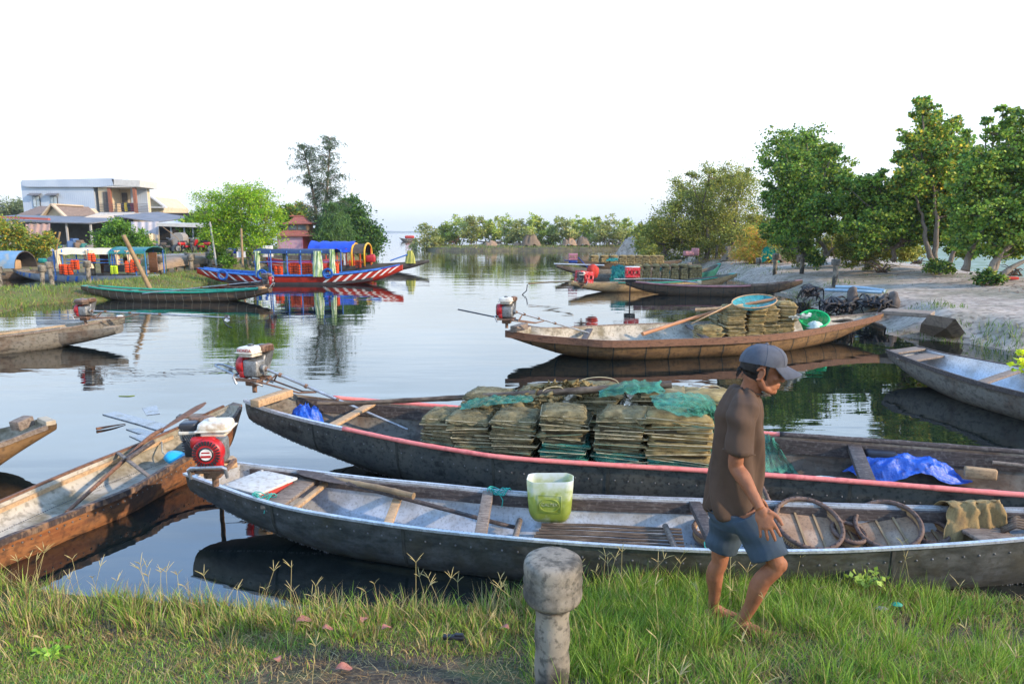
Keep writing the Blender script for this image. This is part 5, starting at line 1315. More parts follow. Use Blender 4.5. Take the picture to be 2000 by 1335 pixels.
for px in (73, 107):
 x, z = XZ(px, 400, Yn); mb = MB(); wallbox(mb, x - .36, x + .36, Yn - .08, Yn + .02, z - .25, z + .85); fr = mb.build('window', M('window_frame_dark', (.05, .05, .06)), hs)
 for s in (-1, 1):
  mb = MB(); wallbox(mb, x + s * .17 - .14, x + s * .17 + .14, Yn - .11, Yn - .07, z - .2, z + .8); mb.build('pane', glass_m, fr)
 mb = MB(); mb.box((x, Yn - .32, z + 1.02), (1.15, .55, .06), Matrix.Rotation(R(22), 3, 'X')); mb.build('awning', grey_roof, hs)
for k, px in enumerate((240, 246, 252, 258)):
 q = PY(px, 402, Yn + .3); mb = MB(); rows = [[Vector((q.x - .18 + .36 * u + .03 * math.sin(z * 9 + k), q.y + .05 * math.sin(u * 9), q.z + .3 - z)) for u in (0, .33, .66, 1)] for z in np.linspace(0, .85, 6)]; mb.grid(rows)
 mb.build('laundry', [M('cloth_black', (.03, .03, .04)), M('cloth_yellow', (.6, .45, .03)), M('cloth_black', ()), M('cloth_maroon', (.25, .03, .06))][k], smooth=True, label=('black cloth hung at the left of the balcony', 'yellow topped cloth hung on the balcony', 'dark cloth between the yellow and maroon laundry', 'maroon cloth hung at the right of the balcony')[k], cat='laundry', group='laundry on the balcony')
def gable_house(name, label, pts_front, Y0, depth, ridge_px, eave_px, wall_mat, roof_mat, over=.4):
 pass
# beige gabled house in front of it
h = root('house', PY(90, 480, 62).to_tuple(), 'low beige house with a brown tiled roof and pale gable below the metal-clad house', 'house'); Y = 62
mb = MB(); slab(mb, [(15, 478), (130, 478), (130, 427), (106, 403), (84, 428), (15, 428)], Y, Y + 6); mb.build('wall', cream_w, h)
gx, gz = XZ(106, 400, Y); ex, ez = XZ(136, 428, Y); lx, lz = XZ(82, 428, Y)
mb = MB(); wx = XZ(14, 428, Y)[0]
quad(mb, Vector((wx, Y - .2, lz)), Vector((lx, Y - .2, lz)), Vector((gx - .2, Y + 2.8, gz)), Vector((XZ(35, 403, Y)[0], Y + 2.8, gz)))
quad(mb, Vector((wx, Y - .2, lz - .08)), Vector((XZ(35, 403, Y)[0], Y + 2.8, gz - .08)), Vector((gx - .2, Y + 2.8, gz - .08)), Vector((lx, Y - .2, lz - .08)))
mb.build('roof', tile_m, h)
mb = MB(); mb.bar((lx, Y - .25, lz), (gx, Y - .25, gz + .05), .45, .14); mb.bar((gx, Y - .25, gz + .05), (ex, Y - .25, ez), .45, .14); mb.bar((gx, Y - .25, gz + .05), (gx, Y + 4, gz + .05), .3, .12); mb.build('roof_trim', M('beige_trim', (.58, .46, .33), (.48, .38, .27)), h)
mb = MB(); quad(mb, Vector((lx, Y - .2, lz)), Vector((gx, Y - .2, gz)), Vector((gx, Y + 5, gz)), Vector((lx, Y + 5, lz))); quad(mb, Vector((gx, Y - .2, gz)), Vector((ex, Y - .2, ez)), Vector((ex, Y + 5, ez)), Vector((gx, Y + 5, gz))); mb.build('gable_roof', tile_m, h)
# small yellow house behind with blue roof
h = root('house', PY(300, 480, 78).to_tuple(), 'small cream house with a pale blue roof and white gable trim right of the balcony', 'house'); Y = 78
mb = MB(); slab(mb, [(276, 478), (319, 478), (319, 405), (295, 384), (276, 405)], Y, Y + 6); mb.build('wall', cream_w, h)
a, b, c = PY(270, 404, Y - .3), PY(294, 383, Y - .3), PY(324, 405, Y - .3)
mb = MB(); mb.bar(a, b, .4, .18); mb.bar(b, c, .4, .18); mb.bar(PY(276, 405, Y - .3), PY(325, 405, Y - .3), .5, .12); mb.build('gable_trim', white_paint, h)
mb = MB(); q = PY(262, 385, Y); quad(mb, Vector((q.x - 1, Y - .2, a.z)), Vector((a.x + .5, Y - .2, a.z)), Vector((b.x, Y + .3, b.z)), Vector((q.x - .3, Y + 3, b.z))); mb.build('roof', M('pale_blue_roof', (.25, .45, .65), (.35, .5, .62), rough=.4), h)
# grey building mass under balcony (ground floor sheds)
def shed(name, label, cat, x0, x1, ytop, ybase, Y, depth, roofm, posts, post_m, wall=None, slope=(0, 0), ground=.85, fascia=None, th=.08, pr=.06, wfrac=1.0):
 rt = root(name, PY((x0 + x1) / 2, ybase, Y).to_tuple(), label, cat)
 a, b = PY(x0, ytop + slope[0], Y), PY(x1, ytop + slope[1], Y)
 mb = MB(); up = .5
 mb.add([a, b, Vector((b.x, Y + depth, b.z + up)), Vector((a.x, Y + depth, a.z + up)), a - Vector((0, 0, th)), b - Vector((0, 0, th)), Vector((b.x, Y + depth, b.z + up - th)), Vector((a.x, Y + depth, a.z + up - th))],
           [(0, 1, 2, 3), (7, 6, 5, 4), (0, 4, 5, 1), (1, 5, 6, 2), (2, 6, 7, 3), (3, 7, 4, 0)])
 mb.build('roof', roofm, rt)
 for px in posts:
  q = PY(px, ytop, Y); mb = MB(); mb.box((q.x, Y + .25, (q.z + ground) / 2 - .05), (pr * 2, pr * 2, q.z - ground - .05)); mb.build('post', post_m, rt)
 if wall is not None:
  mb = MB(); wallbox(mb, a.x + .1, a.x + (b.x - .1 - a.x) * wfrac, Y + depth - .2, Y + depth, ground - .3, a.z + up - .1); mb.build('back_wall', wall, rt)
 if fascia is not None:
  mb = MB(); mb.bar(a + Vector((0, -.03, -.12)), b + Vector((0, -.03, -.12)), .05, .24); mb.build('fascia', fascia, rt)
 return rt
shed('shed', 'long grey lean-to shed with a pink cloth hung at its left', 'shed', -80, 178, 432, 492, 52, 6, grey_roof, (22, 62, 125, 172), M('pale_post', (.45, .42, .38), (.35, .33, .3)), wall=M('grey_panel', (.13, .135, .14), (.09, .095, .10), rough=.6, scale=2), slope=(-3, 3))
mb = MB(); mb.bar(PY(-20, 423, 52.5), PY(96, 428, 52.5), .3, .16); mb.build('red_beam', M('red_trim', (.45, .12, .09), (.35, .1, .08)), label='long red edged roof beam above the grey lean-to', cat='beam')
rows = [[PY(px, py + 1.0 * math.sin(px * .5), 51.7 + .04 * math.sin(px * .5 + py * .1)) for px in np.linspace(50, 98, 24)] for py in np.linspace(437, 466, 6)]
mb = MB(); mb.grid(rows); mb.build('hanging_cloth', M('pink_cloth', (.55, .36, .31), (.45, .29, .25), rough=.9, scale=2), smooth=True, label='faded pink cloth hung under the grey lean-to', cat='cloth')
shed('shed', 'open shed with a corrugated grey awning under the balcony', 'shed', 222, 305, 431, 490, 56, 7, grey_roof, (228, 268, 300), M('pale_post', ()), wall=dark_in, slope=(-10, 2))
mb = MB()
for k in range(16): q = PY(164 + k * 4.5, 427, 57); mb.tube([q, q + Vector((0, 2.5, .5))], .11, 6)
mb.build('awning_sheet', M('cream_fibre', (.58, .5, .4), (.45, .38, .3), rough=.7), smooth=True, label='cream corrugated awning edge left of the shrub', cat='awning')
mb = MB(); slab(mb, [(180, 433), (212, 433), (214, 478), (182, 478)], 58, 62); mb.build('house_annex', M('tan_wall', (.33, .26, .19), (.24, .19, .14), rough=.9), label='tan walled annex under the cream awning', cat='annex')
rows = [[PY(px, py + (1.5 * math.sin(px * .25) if py > 440 else 0), 51.5 + .04 * math.sin(px * .45)) for px in np.linspace(256, 310, 26)] for py in np.linspace(433, 457, 6)]
mb = MB(); mb.grid(rows); mb.build('hanging_cloth', M('white_cloth', (.62, .58, .62), (.5, .47, .5), rough=.9, scale=2), smooth=True, label='whitish sheet hung across the shed above the big shrub', cat='cloth')
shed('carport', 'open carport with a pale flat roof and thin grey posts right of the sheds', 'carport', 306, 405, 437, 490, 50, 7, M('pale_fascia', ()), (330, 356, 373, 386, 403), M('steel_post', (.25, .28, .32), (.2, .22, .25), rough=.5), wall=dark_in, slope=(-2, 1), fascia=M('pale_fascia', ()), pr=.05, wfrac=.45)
mb = MB(); slab(mb, [(333, 490), (358, 490), (358, 466)] + [(345.5 + 12.5 * math.cos(a), 466 - 12 * math.sin(a)) for a in np.linspace(.2, PI - .2, 12)] + [(333, 466)], 49, 49.8)
mb.build('arched_wall', M('grey_render', (.33, .31, .28), (.27, .25, .23), rough=.9, scale=2), label='grey rendered slab with a rounded top in front of the carport', cat='wall')
# concrete quay edge
mb = MB(); wallbox(mb, PY(300, 500, 44).x, PY(418, 500, 44).x, 43.2, 49, .4, .96); mb.build('pavement', conc, kind='structure')
mb = MB(); wallbox(mb, PY(418, 500, 43).x, PY(640, 500, 43).x, 43.6, 44.2, -.2, .95)
mb.build('quay_wall', M('stone_wall', (.10, .09, .085), (.17, .15, .13), rough=.95, scale=4, bump=.05, speck=.5, speck_scale=8, speck_col=(.04, .035, .03)), label='low dark stone quay wall behind the bright green tree', cat='wall')
# scooters and junk
def motorbike(loc, rz, label, body, s=1.0):
 rt = root('motorbike', loc, label, 'motorbike', 'motorbikes parked in the carport', rz); rt.scale = (s, s, s)
 for x in (-.6, .6):
  b = MB(); b.tube([Vector((x + .26 * math.cos(t), 0, .28 + .26 * math.sin(t))) for t in np.linspace(0, 2 * PI, 17)], .05, 6, caps=False); w = b.build('wheel', black_m, rt, world=False, smooth=True)
  b = MB(); b.lathe([(.19, -.02), (.19, .02)], (x, 0, .28), 14, axis=(0, 1, 0)); b.build('rim', e_steel, w, world=False)
 b = MB(); b.box((-.35, 0, .62), (.55, .22, .22), r=.08); b.box((.1, 0, .42), (.5, .2, .16), r=.07); b.box((.5, 0, .68), (.14, .3, .45), Matrix.Rotation(R(-20), 3, 'Y'), r=.05); b.build('body', body, rt, world=False, smooth=True)
 b = MB(); b.box((-.25, 0, .78), (.65, .22, .08), r=.03); b.build('seat', black_m, rt, world=False, smooth=True)
 b = MB(); b.tube([(.42, -.3, 1.0), (.48, 0, .96), (.42, .3, 1.0)], .02, 6); b.tube([(.48, 0, .96), (.6, 0, .28)], .03, 6); b.build('handlebar', e_steel, rt, world=False)
 return rt
for i, (px, c, lb) in enumerate(((326, 'dark_door', 'dark motorbike left of the arched grey slab'), (364, 'engine_red', 'red motorbike just right of the arched grey slab'), (376, 'dark_door', 'dark motorbike in the middle of the carport'), (396, 'engine_red', 'red motorbike at the right end of the carport'))):
 q = PY(px, 487, 48.5 + (i % 2) * .5); motorbike((q.x, q.y, .97), R((80, 60, 110, 170)[i]), lb, _mats[c])
jm = [M('junk_teal', (.05, .2, .18)), M('junk_grey', (.2, .19, .18)), M('junk_blue', (.08, .15, .3)), M('junk_brown', (.2, .14, .1))]
for i, (px, py, s_) in enumerate(((118, 478, .5), (131, 474, .6), (143, 470, .9), (154, 474, .8), (162, 478, .6), (170, 480, .5))):
 q = PY(px, py, 51.5); mb = MB(); mb.box((q.x, q.y, .85 + s_ / 2), (s_ * .9, .6, s_), R(i * 17), r=.08); mb.box((q.x + .1, q.y, .85 + s_ * 1.05), (s_ * .5, .4, s_ * .3), R(i * 31), r=.05)
 mb.build('crate_stack', jm[i % 4], smooth=True, label=('small pile', 'teal lidded pile', 'tall grey pile', 'brown pile', 'low teal pile', 'rightmost low pile')[i] + ' of household goods under the grey lean-to, ' + ('by the bamboo stick', 'beside it', 'mid shed', 'right of the tall one', 'near the post', 'by the last post')[i], cat='goods', group='goods under the lean-to')
mb = MB();
for px in (64, 99):
 q = PY(px, 480, 47); mb2 = MB(); mb2.box((q.x, 47, 1.3), (.27, .27, 1.0), r=.02); mb2.box((q.x, 47, 1.84), (.34, .34, .08), r=.02); mb2.build('gate_post', white_paint, smooth=True, sharp=30, label=('left', 'right')[px > 70] + ' white square post among the flowering bushes', cat='post', group='white posts')
# poles
pole('mast_pole', [PY(423, 518, 36), PY(410, 433, 36)], .05, M('pale_pole', (.4, .4, .4), (.3, .3, .3)), 'tall pale grey pole leaning left beside the upturned boat', 'pole')
pole('bamboo_stake', [PY(474, 522, 34), PY(471, 446, 34)], .055, bamboo_m, 'upright bamboo stake in front of the bright green tree', 'pole')
pole('bamboo_stake', [PY(109, 492, 44), PY(117, 453, 44)], .06, bamboo_m, 'short leaning bamboo stake in front of the grey lean-to', 'pole')
pole('bamboo_stake', [PY(352, 490, 43.9), PY(349, 468, 43.9), PY(318, 443, 43.9)], .02, bamboo_m, 'thin crooked stick before the carport', 'pole')
mb = MB(); q = PY(471, 497, 34.05); mb.box(q, (.42, .03, .28), R(5)); mb.build('blank_board', white_paint, label='blank white board on the upright bamboo stake', cat='board')
# red shrine kiosk with tiered red roof
k = root('kiosk', PY(573, 490, 52).to_tuple(), 'red kiosk with shade painted pink on its front and a two-tier red tiled roof behind the tour boats', 'kiosk', ); Y = 52
shade_w = M('shaded_red_wall', (.50, .24, .30), (.42, .18, .24), (.46, .3, .36), rough=.85, scale=1.2, stretch=(2, 2, .5)); lit_w = M('sunlit_red_wall', (.55, .07, .06), (.45, .06, .05), rough=.8, scale=2)  # one red wall in two colours: shade painted pink in front, sunlit red on the sides
x0, z1 = XZ(541, 461, Y); x1 = XZ(591, 461, Y)[0]; x2 = XZ(605, 461, Y)[0]
mb = MB(); mb.add([(x0, Y, .7), (x1, Y, .7), (x1, Y, z1), (x0, Y, z1)], [(0, 1, 2, 3)]); mb.build('front_wall', shade_w, k)
mb = MB(); mb.add([(x1, Y, .7), (x2, Y + 2.2, .7), (x2, Y + 2.2, z1), (x1, Y, z1)], [(0, 1, 2, 3)]); mb.add([(x2, Y + 2.2, .7), (x0 + .5, Y + 2.2, .7), (x0 + .5, Y + 2.2, z1), (x2, Y + 2.2, z1)], [(0, 1, 2, 3)]); mb.add([(x0, Y, .7), (x0, Y, z1), (x0 + .5, Y + 2.2, z1), (x0 + .5, Y + 2.2, .7)], [(0, 1, 2, 3)]); mb.build('side_wall', lit_w, k)
rtile = M('red_tile', (.36, .12, .085), (.25, .085, .065), rough=.8, scale=6, stretch=(8, 1, 1), bump=.02)
def hip(z0, z1_, xa, xb, ya, yb, ins, over):
 mb = MB(); A_ = [Vector((xa - over, ya - over, z0 + .06)), Vector((xb + over, ya - over, z0 + .06)), Vector((xb + over, yb + over, z0 + .06)), Vector((xa - over, yb + over, z0 + .06))]
 m1 = [Vector((xa + ins * .3, ya + ins * .3, lerp(z0, z1_, .35))), Vector((xb - ins * .3, ya + ins * .3, lerp(z0, z1_, .35))), Vector((xb - ins * .3, yb - ins * .3, lerp(z0, z1_, .35))), Vector((xa + ins * .3, yb - ins * .3, lerp(z0, z1_, .35)))]
 B_ = [Vector((xa + ins, ya + ins, z1_)), Vector((xb - ins, ya + ins, z1_)), Vector((xb - ins, yb - ins, z1_)), Vector((xa + ins, yb - ins, z1_))]
 mb.grid([A_, m1, B_], closed=True); mb.add(B_, [(0, 1, 2, 3)]); mb.add(A_, [(3, 2, 1, 0)])
 mb.add([a - Vector((0, 0, .08)) for a in A_], [(3, 2, 1, 0)]); mb.grid([[a - Vector((0, 0, .08)) for a in A_], A_], closed=True)
 return mb
hip(z1, XZ(560, 450, Y)[1], x0, x2, Y, Y + 2.2, .35, .25).build('lower_roof', rtile, k)
ux0, ux1 = XZ(557, 440, Y)[0], XZ(598, 440, Y)[0]; uz0, uz1 = XZ(0, 452, Y)[1], XZ(0, 437, Y)[1]
mb = MB(); wallbox(mb, ux0, ux1, Y + .4, Y + 1.8, uz0, uz1); up = mb.build('upper_wall', M('ochre_wall', (.32, .2, .1), (.25, .15, .08), rough=.8), k)
for i in range(2):
 a = lerp(ux0, ux1, .08 + .44 * i); b = lerp(ux0, ux1, .46 + .44 * i); mb = MB(); wallbox(mb, a, b, Y + .36, Y + .42, uz0 + .12, uz1 - .1); mb.build('window', M('window_glass_dark', (.05, .07, .08), (.12, .14, .14), rough=.2), up)
hip(uz1, XZ(560, 423, Y)[1], ux0, ux1, Y + .4, Y + 1.8, .45, .25).build('upper_roof', rtile, k)
mb = MB(); q = PY(579, 422, Y + 1); mb.box(q, (1.1, .12, .12), r=.04); mb.build('ridge', rtile, k)
# other small stuff by the trees
for i, (px, py, w_, h_, c) in enumerate(((456, 490, .5, .35, 'bright_blue_tarp'), (523, 491, .6, .7, 'white_paint'), (487, 487, 1.4, .25, 'pale_pole'))):
 q = PY(px, py, 42.5); mb = MB(); mb.box((q.x, q.y, q.z), (w_, .4, h_), R(10 * i), r=.05); mb.build('covered_goods', _mats[c], smooth=True, label=('blue covered heap in the shade of the bright tree', 'upright white panel right of the bright tree', 'pale low bundle behind the bamboo stake')[i], cat='goods')
# ------------------------------------------------------------------ concrete mooring bollards (T-shaped heads)
boll_m = M('old_concrete', (.30, .26, .20), (.09, .08, .065), (.22, .19, .15), rough=.92, scale=5, bump=.012, speck=.7, speck_scale=34, speck_col=(.06, .055, .045), dirt=((.05, .047, .038), .9, 4.5))
def bollard(loc, s, label, square=False, detail=False, group='concrete mooring posts', tilt=(0, 0)):
 rt = root('mooring_post', loc, label, 'mooring post', group); rt.scale = (s, s, s); rt.rotation_euler = (tilt[0], tilt[1], rnd.random() * 2 if not detail else 0)
 n = 48 if detail else 12; wb = .02 if detail else .06
 b = MB(); st = np.linspace(-.35, .33, 14 if detail else 3)
 b.lathe([(.078 + (.004 * math.sin(z * 40) if detail else 0), z) for z in st], n=n, wob=wb); b.build('shaft', boll_m, rt, smooth=True, world=False, sharp=50)
 b = MB();
 if square: b.box((0, 0, .40), (.24, .24, .18), r=.02)
 else:
  pr = [(.075, .325), (.118, .33), (.128, .345), (.130, .40), (.131, .47), (.130, .53), (.124, .552), (.10, .562), (.05, .566), (.001, .567)]
  if detail: pr = [(.077, .355), (.112, .358), (.125, .372)] + [(.130 + .002 * math.sin(k * 1.7), .385 + k * .016) for k in range(10)] + [(.129, .540), (.124, .552), (.112, .560), (.08, .564), (.04, .567), (.001, .568)]
  b.lathe(pr, n=n, wob=wb)
 b.build('head', boll_m, rt, smooth=True, world=False, sharp=60)
 return rt
bollard((P(1078, 1308, .44).x, P(1078, 1308, .44).y, PY(1078, 1086, P(1078, 1308, .44).y).z - .567), 1.0, 'large weathered concrete post with a round drum head standing in the foreground grass', detail=True, group=None)
lst = [(0, 553, 30.5), (83, 550, 33.0), (100, 543, 33.5), (173, 541, 33.6), (183, 535, 34.2), (252, 533, 34.2), (316, 531, 34.5), (374, 528, 35.5), (411, 524, 37), (449, 519, 37.5), (451, 522, 36), (486, 517, 38.5), (501, 515, 38.5)]
pos = ['at the left edge of the grassy tongue', 'front one of the pair below the blue banded hull', 'back one of the pair below the blue banded hull', 'front one of the pair near the tied curtain', 'back one of the pair near the tied curtain', 'below the green roof of the canal boat', 'between the leaning pole and the upturned boat', 'in front of the upturned boat', 'right of the upturned boat', 'behind the stake, left one', 'left of the bamboo stake', 'right of the bamboo stake', 'under the bright green tree trunk']
for (px, py, Y), lb in zip(lst, pos):
 q = P(px, py, .38); bollard((q.x, q.y, .42), 1.25 * q.y / 31, 'concrete mooring post ' + lb, tilt=(rnd.uniform(-.06, .06), rnd.uniform(-.06, .06)))
# ================================================================== trees
bark = M('bark', (.16, .12, .09), (.08, .06, .045), (.22, .18, .14), rough=.95, scale=6, stretch=(3, 3, 1), bump=.02)
bark_pale = M('bark_pale', (.30, .25, .20), (.17, .135, .105), (.24, .2, .16), rough=.95, scale=5, stretch=(3, 3, 1), bump=.02)
LEAF = leafmat('foliage', .42)
def leaf_mesh(pts, size, cols, rs, aspect=.55, up=0.25, droop=0.0, shade=None):
 """diamond leaves at pts with random tilt; returns V, F, C"""
 n = len(pts)
 d = rs.normal(size=(n, 3)); d[:, 2] = d[:, 2] * .7 - droop; d /= np.linalg.norm(d, axis=1, keepdims=True)
 a = rs.normal(size=(n, 3)); a[:, 2] += up; s = np.cross(d, a); s /= np.linalg.norm(s, axis=1, keepdims=True) + 1e-9
 nn = np.cross(d, s)
 L = size * rs.uniform(.65, 1.3, size=(n, 1)); W = L * aspect * .5
 v0 = pts; v1 = pts + d * L * .45 + s * W + nn * L * .06; v2 = pts + d * L; v3 = pts + d * L * .45 - s * W + nn * L * .06
 V = np.stack([v0, v1, v2, v3], 1).reshape(-1, 3); F = np.arange(4 * n).reshape(n, 4)
 c = cols[rs.choice(len(cols), size=n, p=None)] * rs.uniform(.7, 1.3, size=(n, 1))
 return V, F, np.repeat(c, 4, axis=0)
def make_tree(name, label, base, clumps, n_leaf, size, cols, trunk_r=.12, trunks=None, group=None, cat='tree', seed=1, aspect=.55, sub_k=14, sub_r=.36, droop=0.0, up=.25, barkm=None, limbs=True, air=0.0, kindt='tree', flat=1.0):
 """clumps: list of (Vector centre, radius). Leaves gather in many small sprays around each clump."""
 rs = np.random.RandomState(seed); rr = random.Random(seed)
 base = Vector(base); rt = root(name, base.to_tuple(), label, cat, group)
 cols = np.array(cols, dtype=np.float32) * np.array([1.95, 1.65, 1.2], dtype=np.float32)
 tot = sum(r ** 2 for c, r in clumps); P_ = []; twig = MB(); T = []
 for c, r in clumps:
  m = max(4, int(sub_k * (r / max(1e-3, (tot / len(clumps)) ** .5)) ** 1.3)); ntot = max(20, int(n_leaf * r * r / tot)); per = np.maximum(3, (rs.uniform(.4, 1.6, m) * ntot / m)).astype(int)
  for k in range(m):
   d = rs.normal(size=3); d /= np.linalg.norm(d); d[2] *= flat; rad = r * (rs.uniform(.3, 1.1) if rs.uniform() < .8 else rs.uniform(1.1, 1.5)); cc = np.array(c) + d * rad
   T.append((Vector(c), Vector(cc)))
   sr = r * sub_r * rs.uniform(.6, 1.9); tone = rs.uniform(.75, 1.3)
   g = rs.normal(size=(per[k], 3)) * sr * np.array([.62, .62, .42]); P_.append((cc + g, tone))
 pts = np.concatenate([p for p, t in P_]); tones = np.concatenate([np.full(len(p), t) for p, t in P_])
 V, F, C = leaf_mesh(pts, size, cols, rs, aspect, up, droop)
 C = C * np.repeat(tones, 4)[:, None]
 V = V - np.array(base)
 me = np_mesh('crown', V, F, LEAF, colors=C); o = link(bpy.data.objects.new('crown', me)); o.parent = rt
 # trunk and limbs
 mb = MB(); top = sum((c * r for c, r in clumps), Vector()) / sum(r for c, r in clumps)
 trunks = trunks or [[base, base.lerp(top, .5) + Vector((rr.uniform(-.2, .2), 0, 0)), top]]
 for tr in trunks:
  q = resample(tr, 12); mb.tube([p + Vector((mnoise.noise(p * .9 + Vector((k, 0, 0))), mnoise.noise(p * .9 + Vector((0, k, 5))), 0)) * trunk_r * .8 for k, p in enumerate(q)], [trunk_r * (1.25 if k == 0 else 1) * (1 - .75 * k / 11) for k in range(12)], 9)
 if limbs:
  for c, r in clumps:
   tr = trunks[min(range(len(trunks)), key=lambda i: min((Vector(p) - c).length for p in trunks[i]))]; q = resample(tr, 12)
   s = min(range(3, 12), key=lambda k: abs(q[k].z - (c.z - r * 1.1)) + .3 * (q[k] - c).length); st = q[s]
   mid = st.lerp(c, .5) + Vector((0, 0, -.12 * (c - st).length))
   mb.tube(resample([st, mid, c], 6), [trunk_r * .42 * (1 - .14 * k) for k in range(6)], 6, caps=False)
  for a, b in T: mb.tube([a.lerp(b, .0), a.lerp(b, .5) + Vector((0, 0, -.03)), b], [trunk_r * .13, trunk_r * .10, trunk_r * .05], 4, caps=False)
 mb.build('trunk', barkm or bark, rt, smooth=True)
 return rt
def crown_px(lst, D, spread, seed=1, grow=1.0):
 rr = random.Random(seed); out = []
 for it in lst:
  px, py, rp = it[:3]; Y = D + (it[3] if len(it) > 3 else rr.uniform(-spread, spread)); out.append((PY(px, py, Y), rp * pxm(Y) * grow))
 return out
G_bright = [(.12, .26, .015), (.17, .31, .018), (.08, .20, .012), (.22, .34, .03)]
G_mid = [(.06, .14, .02), (.10, .20, .025), (.04, .10, .018), (.15, .23, .035)]
G_dark = [(.025, .075, .02), (.045, .12, .025), (.02, .055, .02), (.08, .16, .03)]
G_olive = [(.12, .17, .035), (.17, .21, .05), (.08, .12, .03), (.24, .26, .07)]
G_hau = [(.055, .14, .035), (.10, .21, .04), (.16, .28, .045), (.035, .09, .03), (.20, .26, .05), (.10, .19, .045), (.13, .22, .04)]
G_grey = [(.10, .15, .09), (.07, .11, .07), (.14, .19, .11)]
G_shrub = [(.07, .17, .025), (.11, .23, .03), (.05, .12, .02)]
# left group
make_tree('shade_tree', 'bright yellow-green spreading tree with a thin forked trunk', PY(496, 520, 37), crown_px([(470, 385, 34), (430, 400, 30), (510, 405, 32), (420, 430, 34), (470, 430, 42), (520, 430, 30), (400, 415, 20), (540, 418, 15), (450, 460, 32), (510, 465, 30), (530, 452, 15), (470, 375, 18), (498, 388, 20), (415, 455, 20)], 37.5, 1.2, 3), 26000, .13, G_bright, .10,
          trunks=[[PY(496, 520, 37), PY(495, 498, 37), PY(484, 470, 37), PY(470, 425, 37.3)], [PY(496, 510, 37), PY(500, 480, 37.1), PY(520, 440, 37.4)]], seed=3, aspect=.4, sub_k=22, droop=.35)
# casuarina: feathery, drooping
def casuarina(name, label, base, tops, D, seed, n=9000):
 rs = np.random.RandomState(seed); rt = root(name, base.to_tuple(), label, 'tree'); mb = MB(); pts = []; dirs = [];
 for tp in tops:
  q = resample([base] + tp, 26); mb.tube(q, [.20 * (1 - .92 * k / 25) + .012 for k in range(26)], 7)
  for k in range(4, 26):
   for j in range(5):
    a = rs.uniform(0, 2 * PI); t = k / 25; L = (1.75 * math.sin(PI * min(1, (1 - t) * .8 + .17)) + .2) * rs.uniform(.35, 1.15); d = Vector((math.cos(a), math.sin(a), rs.uniform(.1, .75)))
    s = q[k]; e = s + d * L * .8; e2 = e + Vector((d.x * .25 * L, d.y * .25 * L, -.25 * L)); mb.tube([s, s.lerp(e, .5) + Vector((0, 0, .06)), e, e2], [.022, .018, .012, .005], 4, caps=False)
    for m in range(int(n / (22 * 5 * len(tops)))):
     u = rs.uniform(.25, 1.1); p = s.lerp(e, u) if u < .8 else e.lerp(e2, (u - .8) * 3); pts.append((p.x + rs.normal() * .09, p.y + rs.normal() * .09, p.z + rs.normal() * .07))
 pts = np.array(pts); n_ = len(pts); V, F, C = leaf_mesh(pts, .30, np.array([(.07, .13, .06), (.10, .17, .08), (.05, .09, .045), (.14, .2, .10)]), rs, .13, 0, .9)
 me = np_mesh('crown', V - np.array(base), F, LEAF, colors=C); o = link(bpy.data.objects.new('crown', me)); o.parent = rt
 mb.build('trunk', bark, rt, smooth=True); return rt
B = PY(628, 500, 55)
casuarina('casuarina_tree', 'tall feathery casuarina rising above the red kiosk', B, [[PY(620, 440, 55), PY(612, 380, 55.2), PY(602, 330, 55), PY(592, 288, 55)], [PY(632, 440, 55), PY(638, 380, 55), PY(642, 320, 55.5), PY(645, 272, 55)]], 55, 5, 9500)
make_tree('casuarina_tree', 'low thick casuarina growth at the foot of the tall feathery tree', PY(650, 500, 53), crown_px([(640, 455, 26), (655, 435, 24), (632, 452, 16), (665, 460, 24), (645, 480, 16), (650, 410, 18)], 53, .8, 8), 9000, .34, [(.05, .12, .045), (.08, .17, .05), (.035, .085, .035)], .12, seed=6, aspect=.13, droop=1.0, sub_k=26)
make_tree('broadleaf_tree', 'dense dark green rounded tree at the tip of the left shore', PY(700, 500, 62), crown_px([(690, 430, 30), (715, 455, 28), (680, 460, 30), (730, 475, 20), (700, 485, 24), (675, 410, 18), (684, 398, 12), (660, 440, 18), (722, 490, 16), (740, 462, 10), (690, 500, 18)], 62, 1.8, 4), 22000, .25, G_dark, .16, seed=7, sub_k=22)
make_tree('broadleaf_tree', 'dark green tree mass behind the bright tree to its left', PY(395, 500, 52), crown_px([(385, 440, 22), (400, 430, 20), (375, 455, 18), (430, 470, 26), (395, 480, 22), (372, 432, 10), (440, 450, 22), (470, 480, 22), (510, 485, 20)], 52, 1.5, 9), 8000, .30, G_mid, .12, seed=8)
make_tree('broadleaf_tree', 'orange-tinged tree between the bright tree and the kiosk', PY(570, 500, 60), crown_px([(565, 415, 16), (585, 410, 15), (550, 420, 16), (575, 430, 16), (600, 425, 12), (560, 440, 14)], 60, 1, 10), 4000, .28, G_mid + [(.28, .2, .05)], .12, seed=9)
make_tree('grey_tree', 'pale grey-green feathery tree behind the houses at the left edge', PY(15, 470, 95), crown_px([(10, 415, 18), (35, 405, 16), (-10, 420, 20), (25, 425, 18), (40, 398, 9)], 95, 1, 11), 4000, .5, G_grey, .2, seed=10, aspect=.25)
def shrub(name, label, D, lst, n, size, cols, basepx, seed=1, group=None, **k):
 return make_tree(name, label, PY(basepx[0], basepx[1], D), crown_px(lst, D, .5, seed), n, size, cols, .03, group=group, cat='shrub', seed=seed, sub_k=20, **k)
shrub('shrub', 'rounded mid green shrub in front of the open shed', 46, [(205, 462, 16), (230, 452, 18), (255, 462, 18), (280, 472, 15), (215, 478, 14), (245, 478, 16), (240, 443, 10), (196, 474, 10)], 7000, .17, G_shrub, (240, 492), 12)
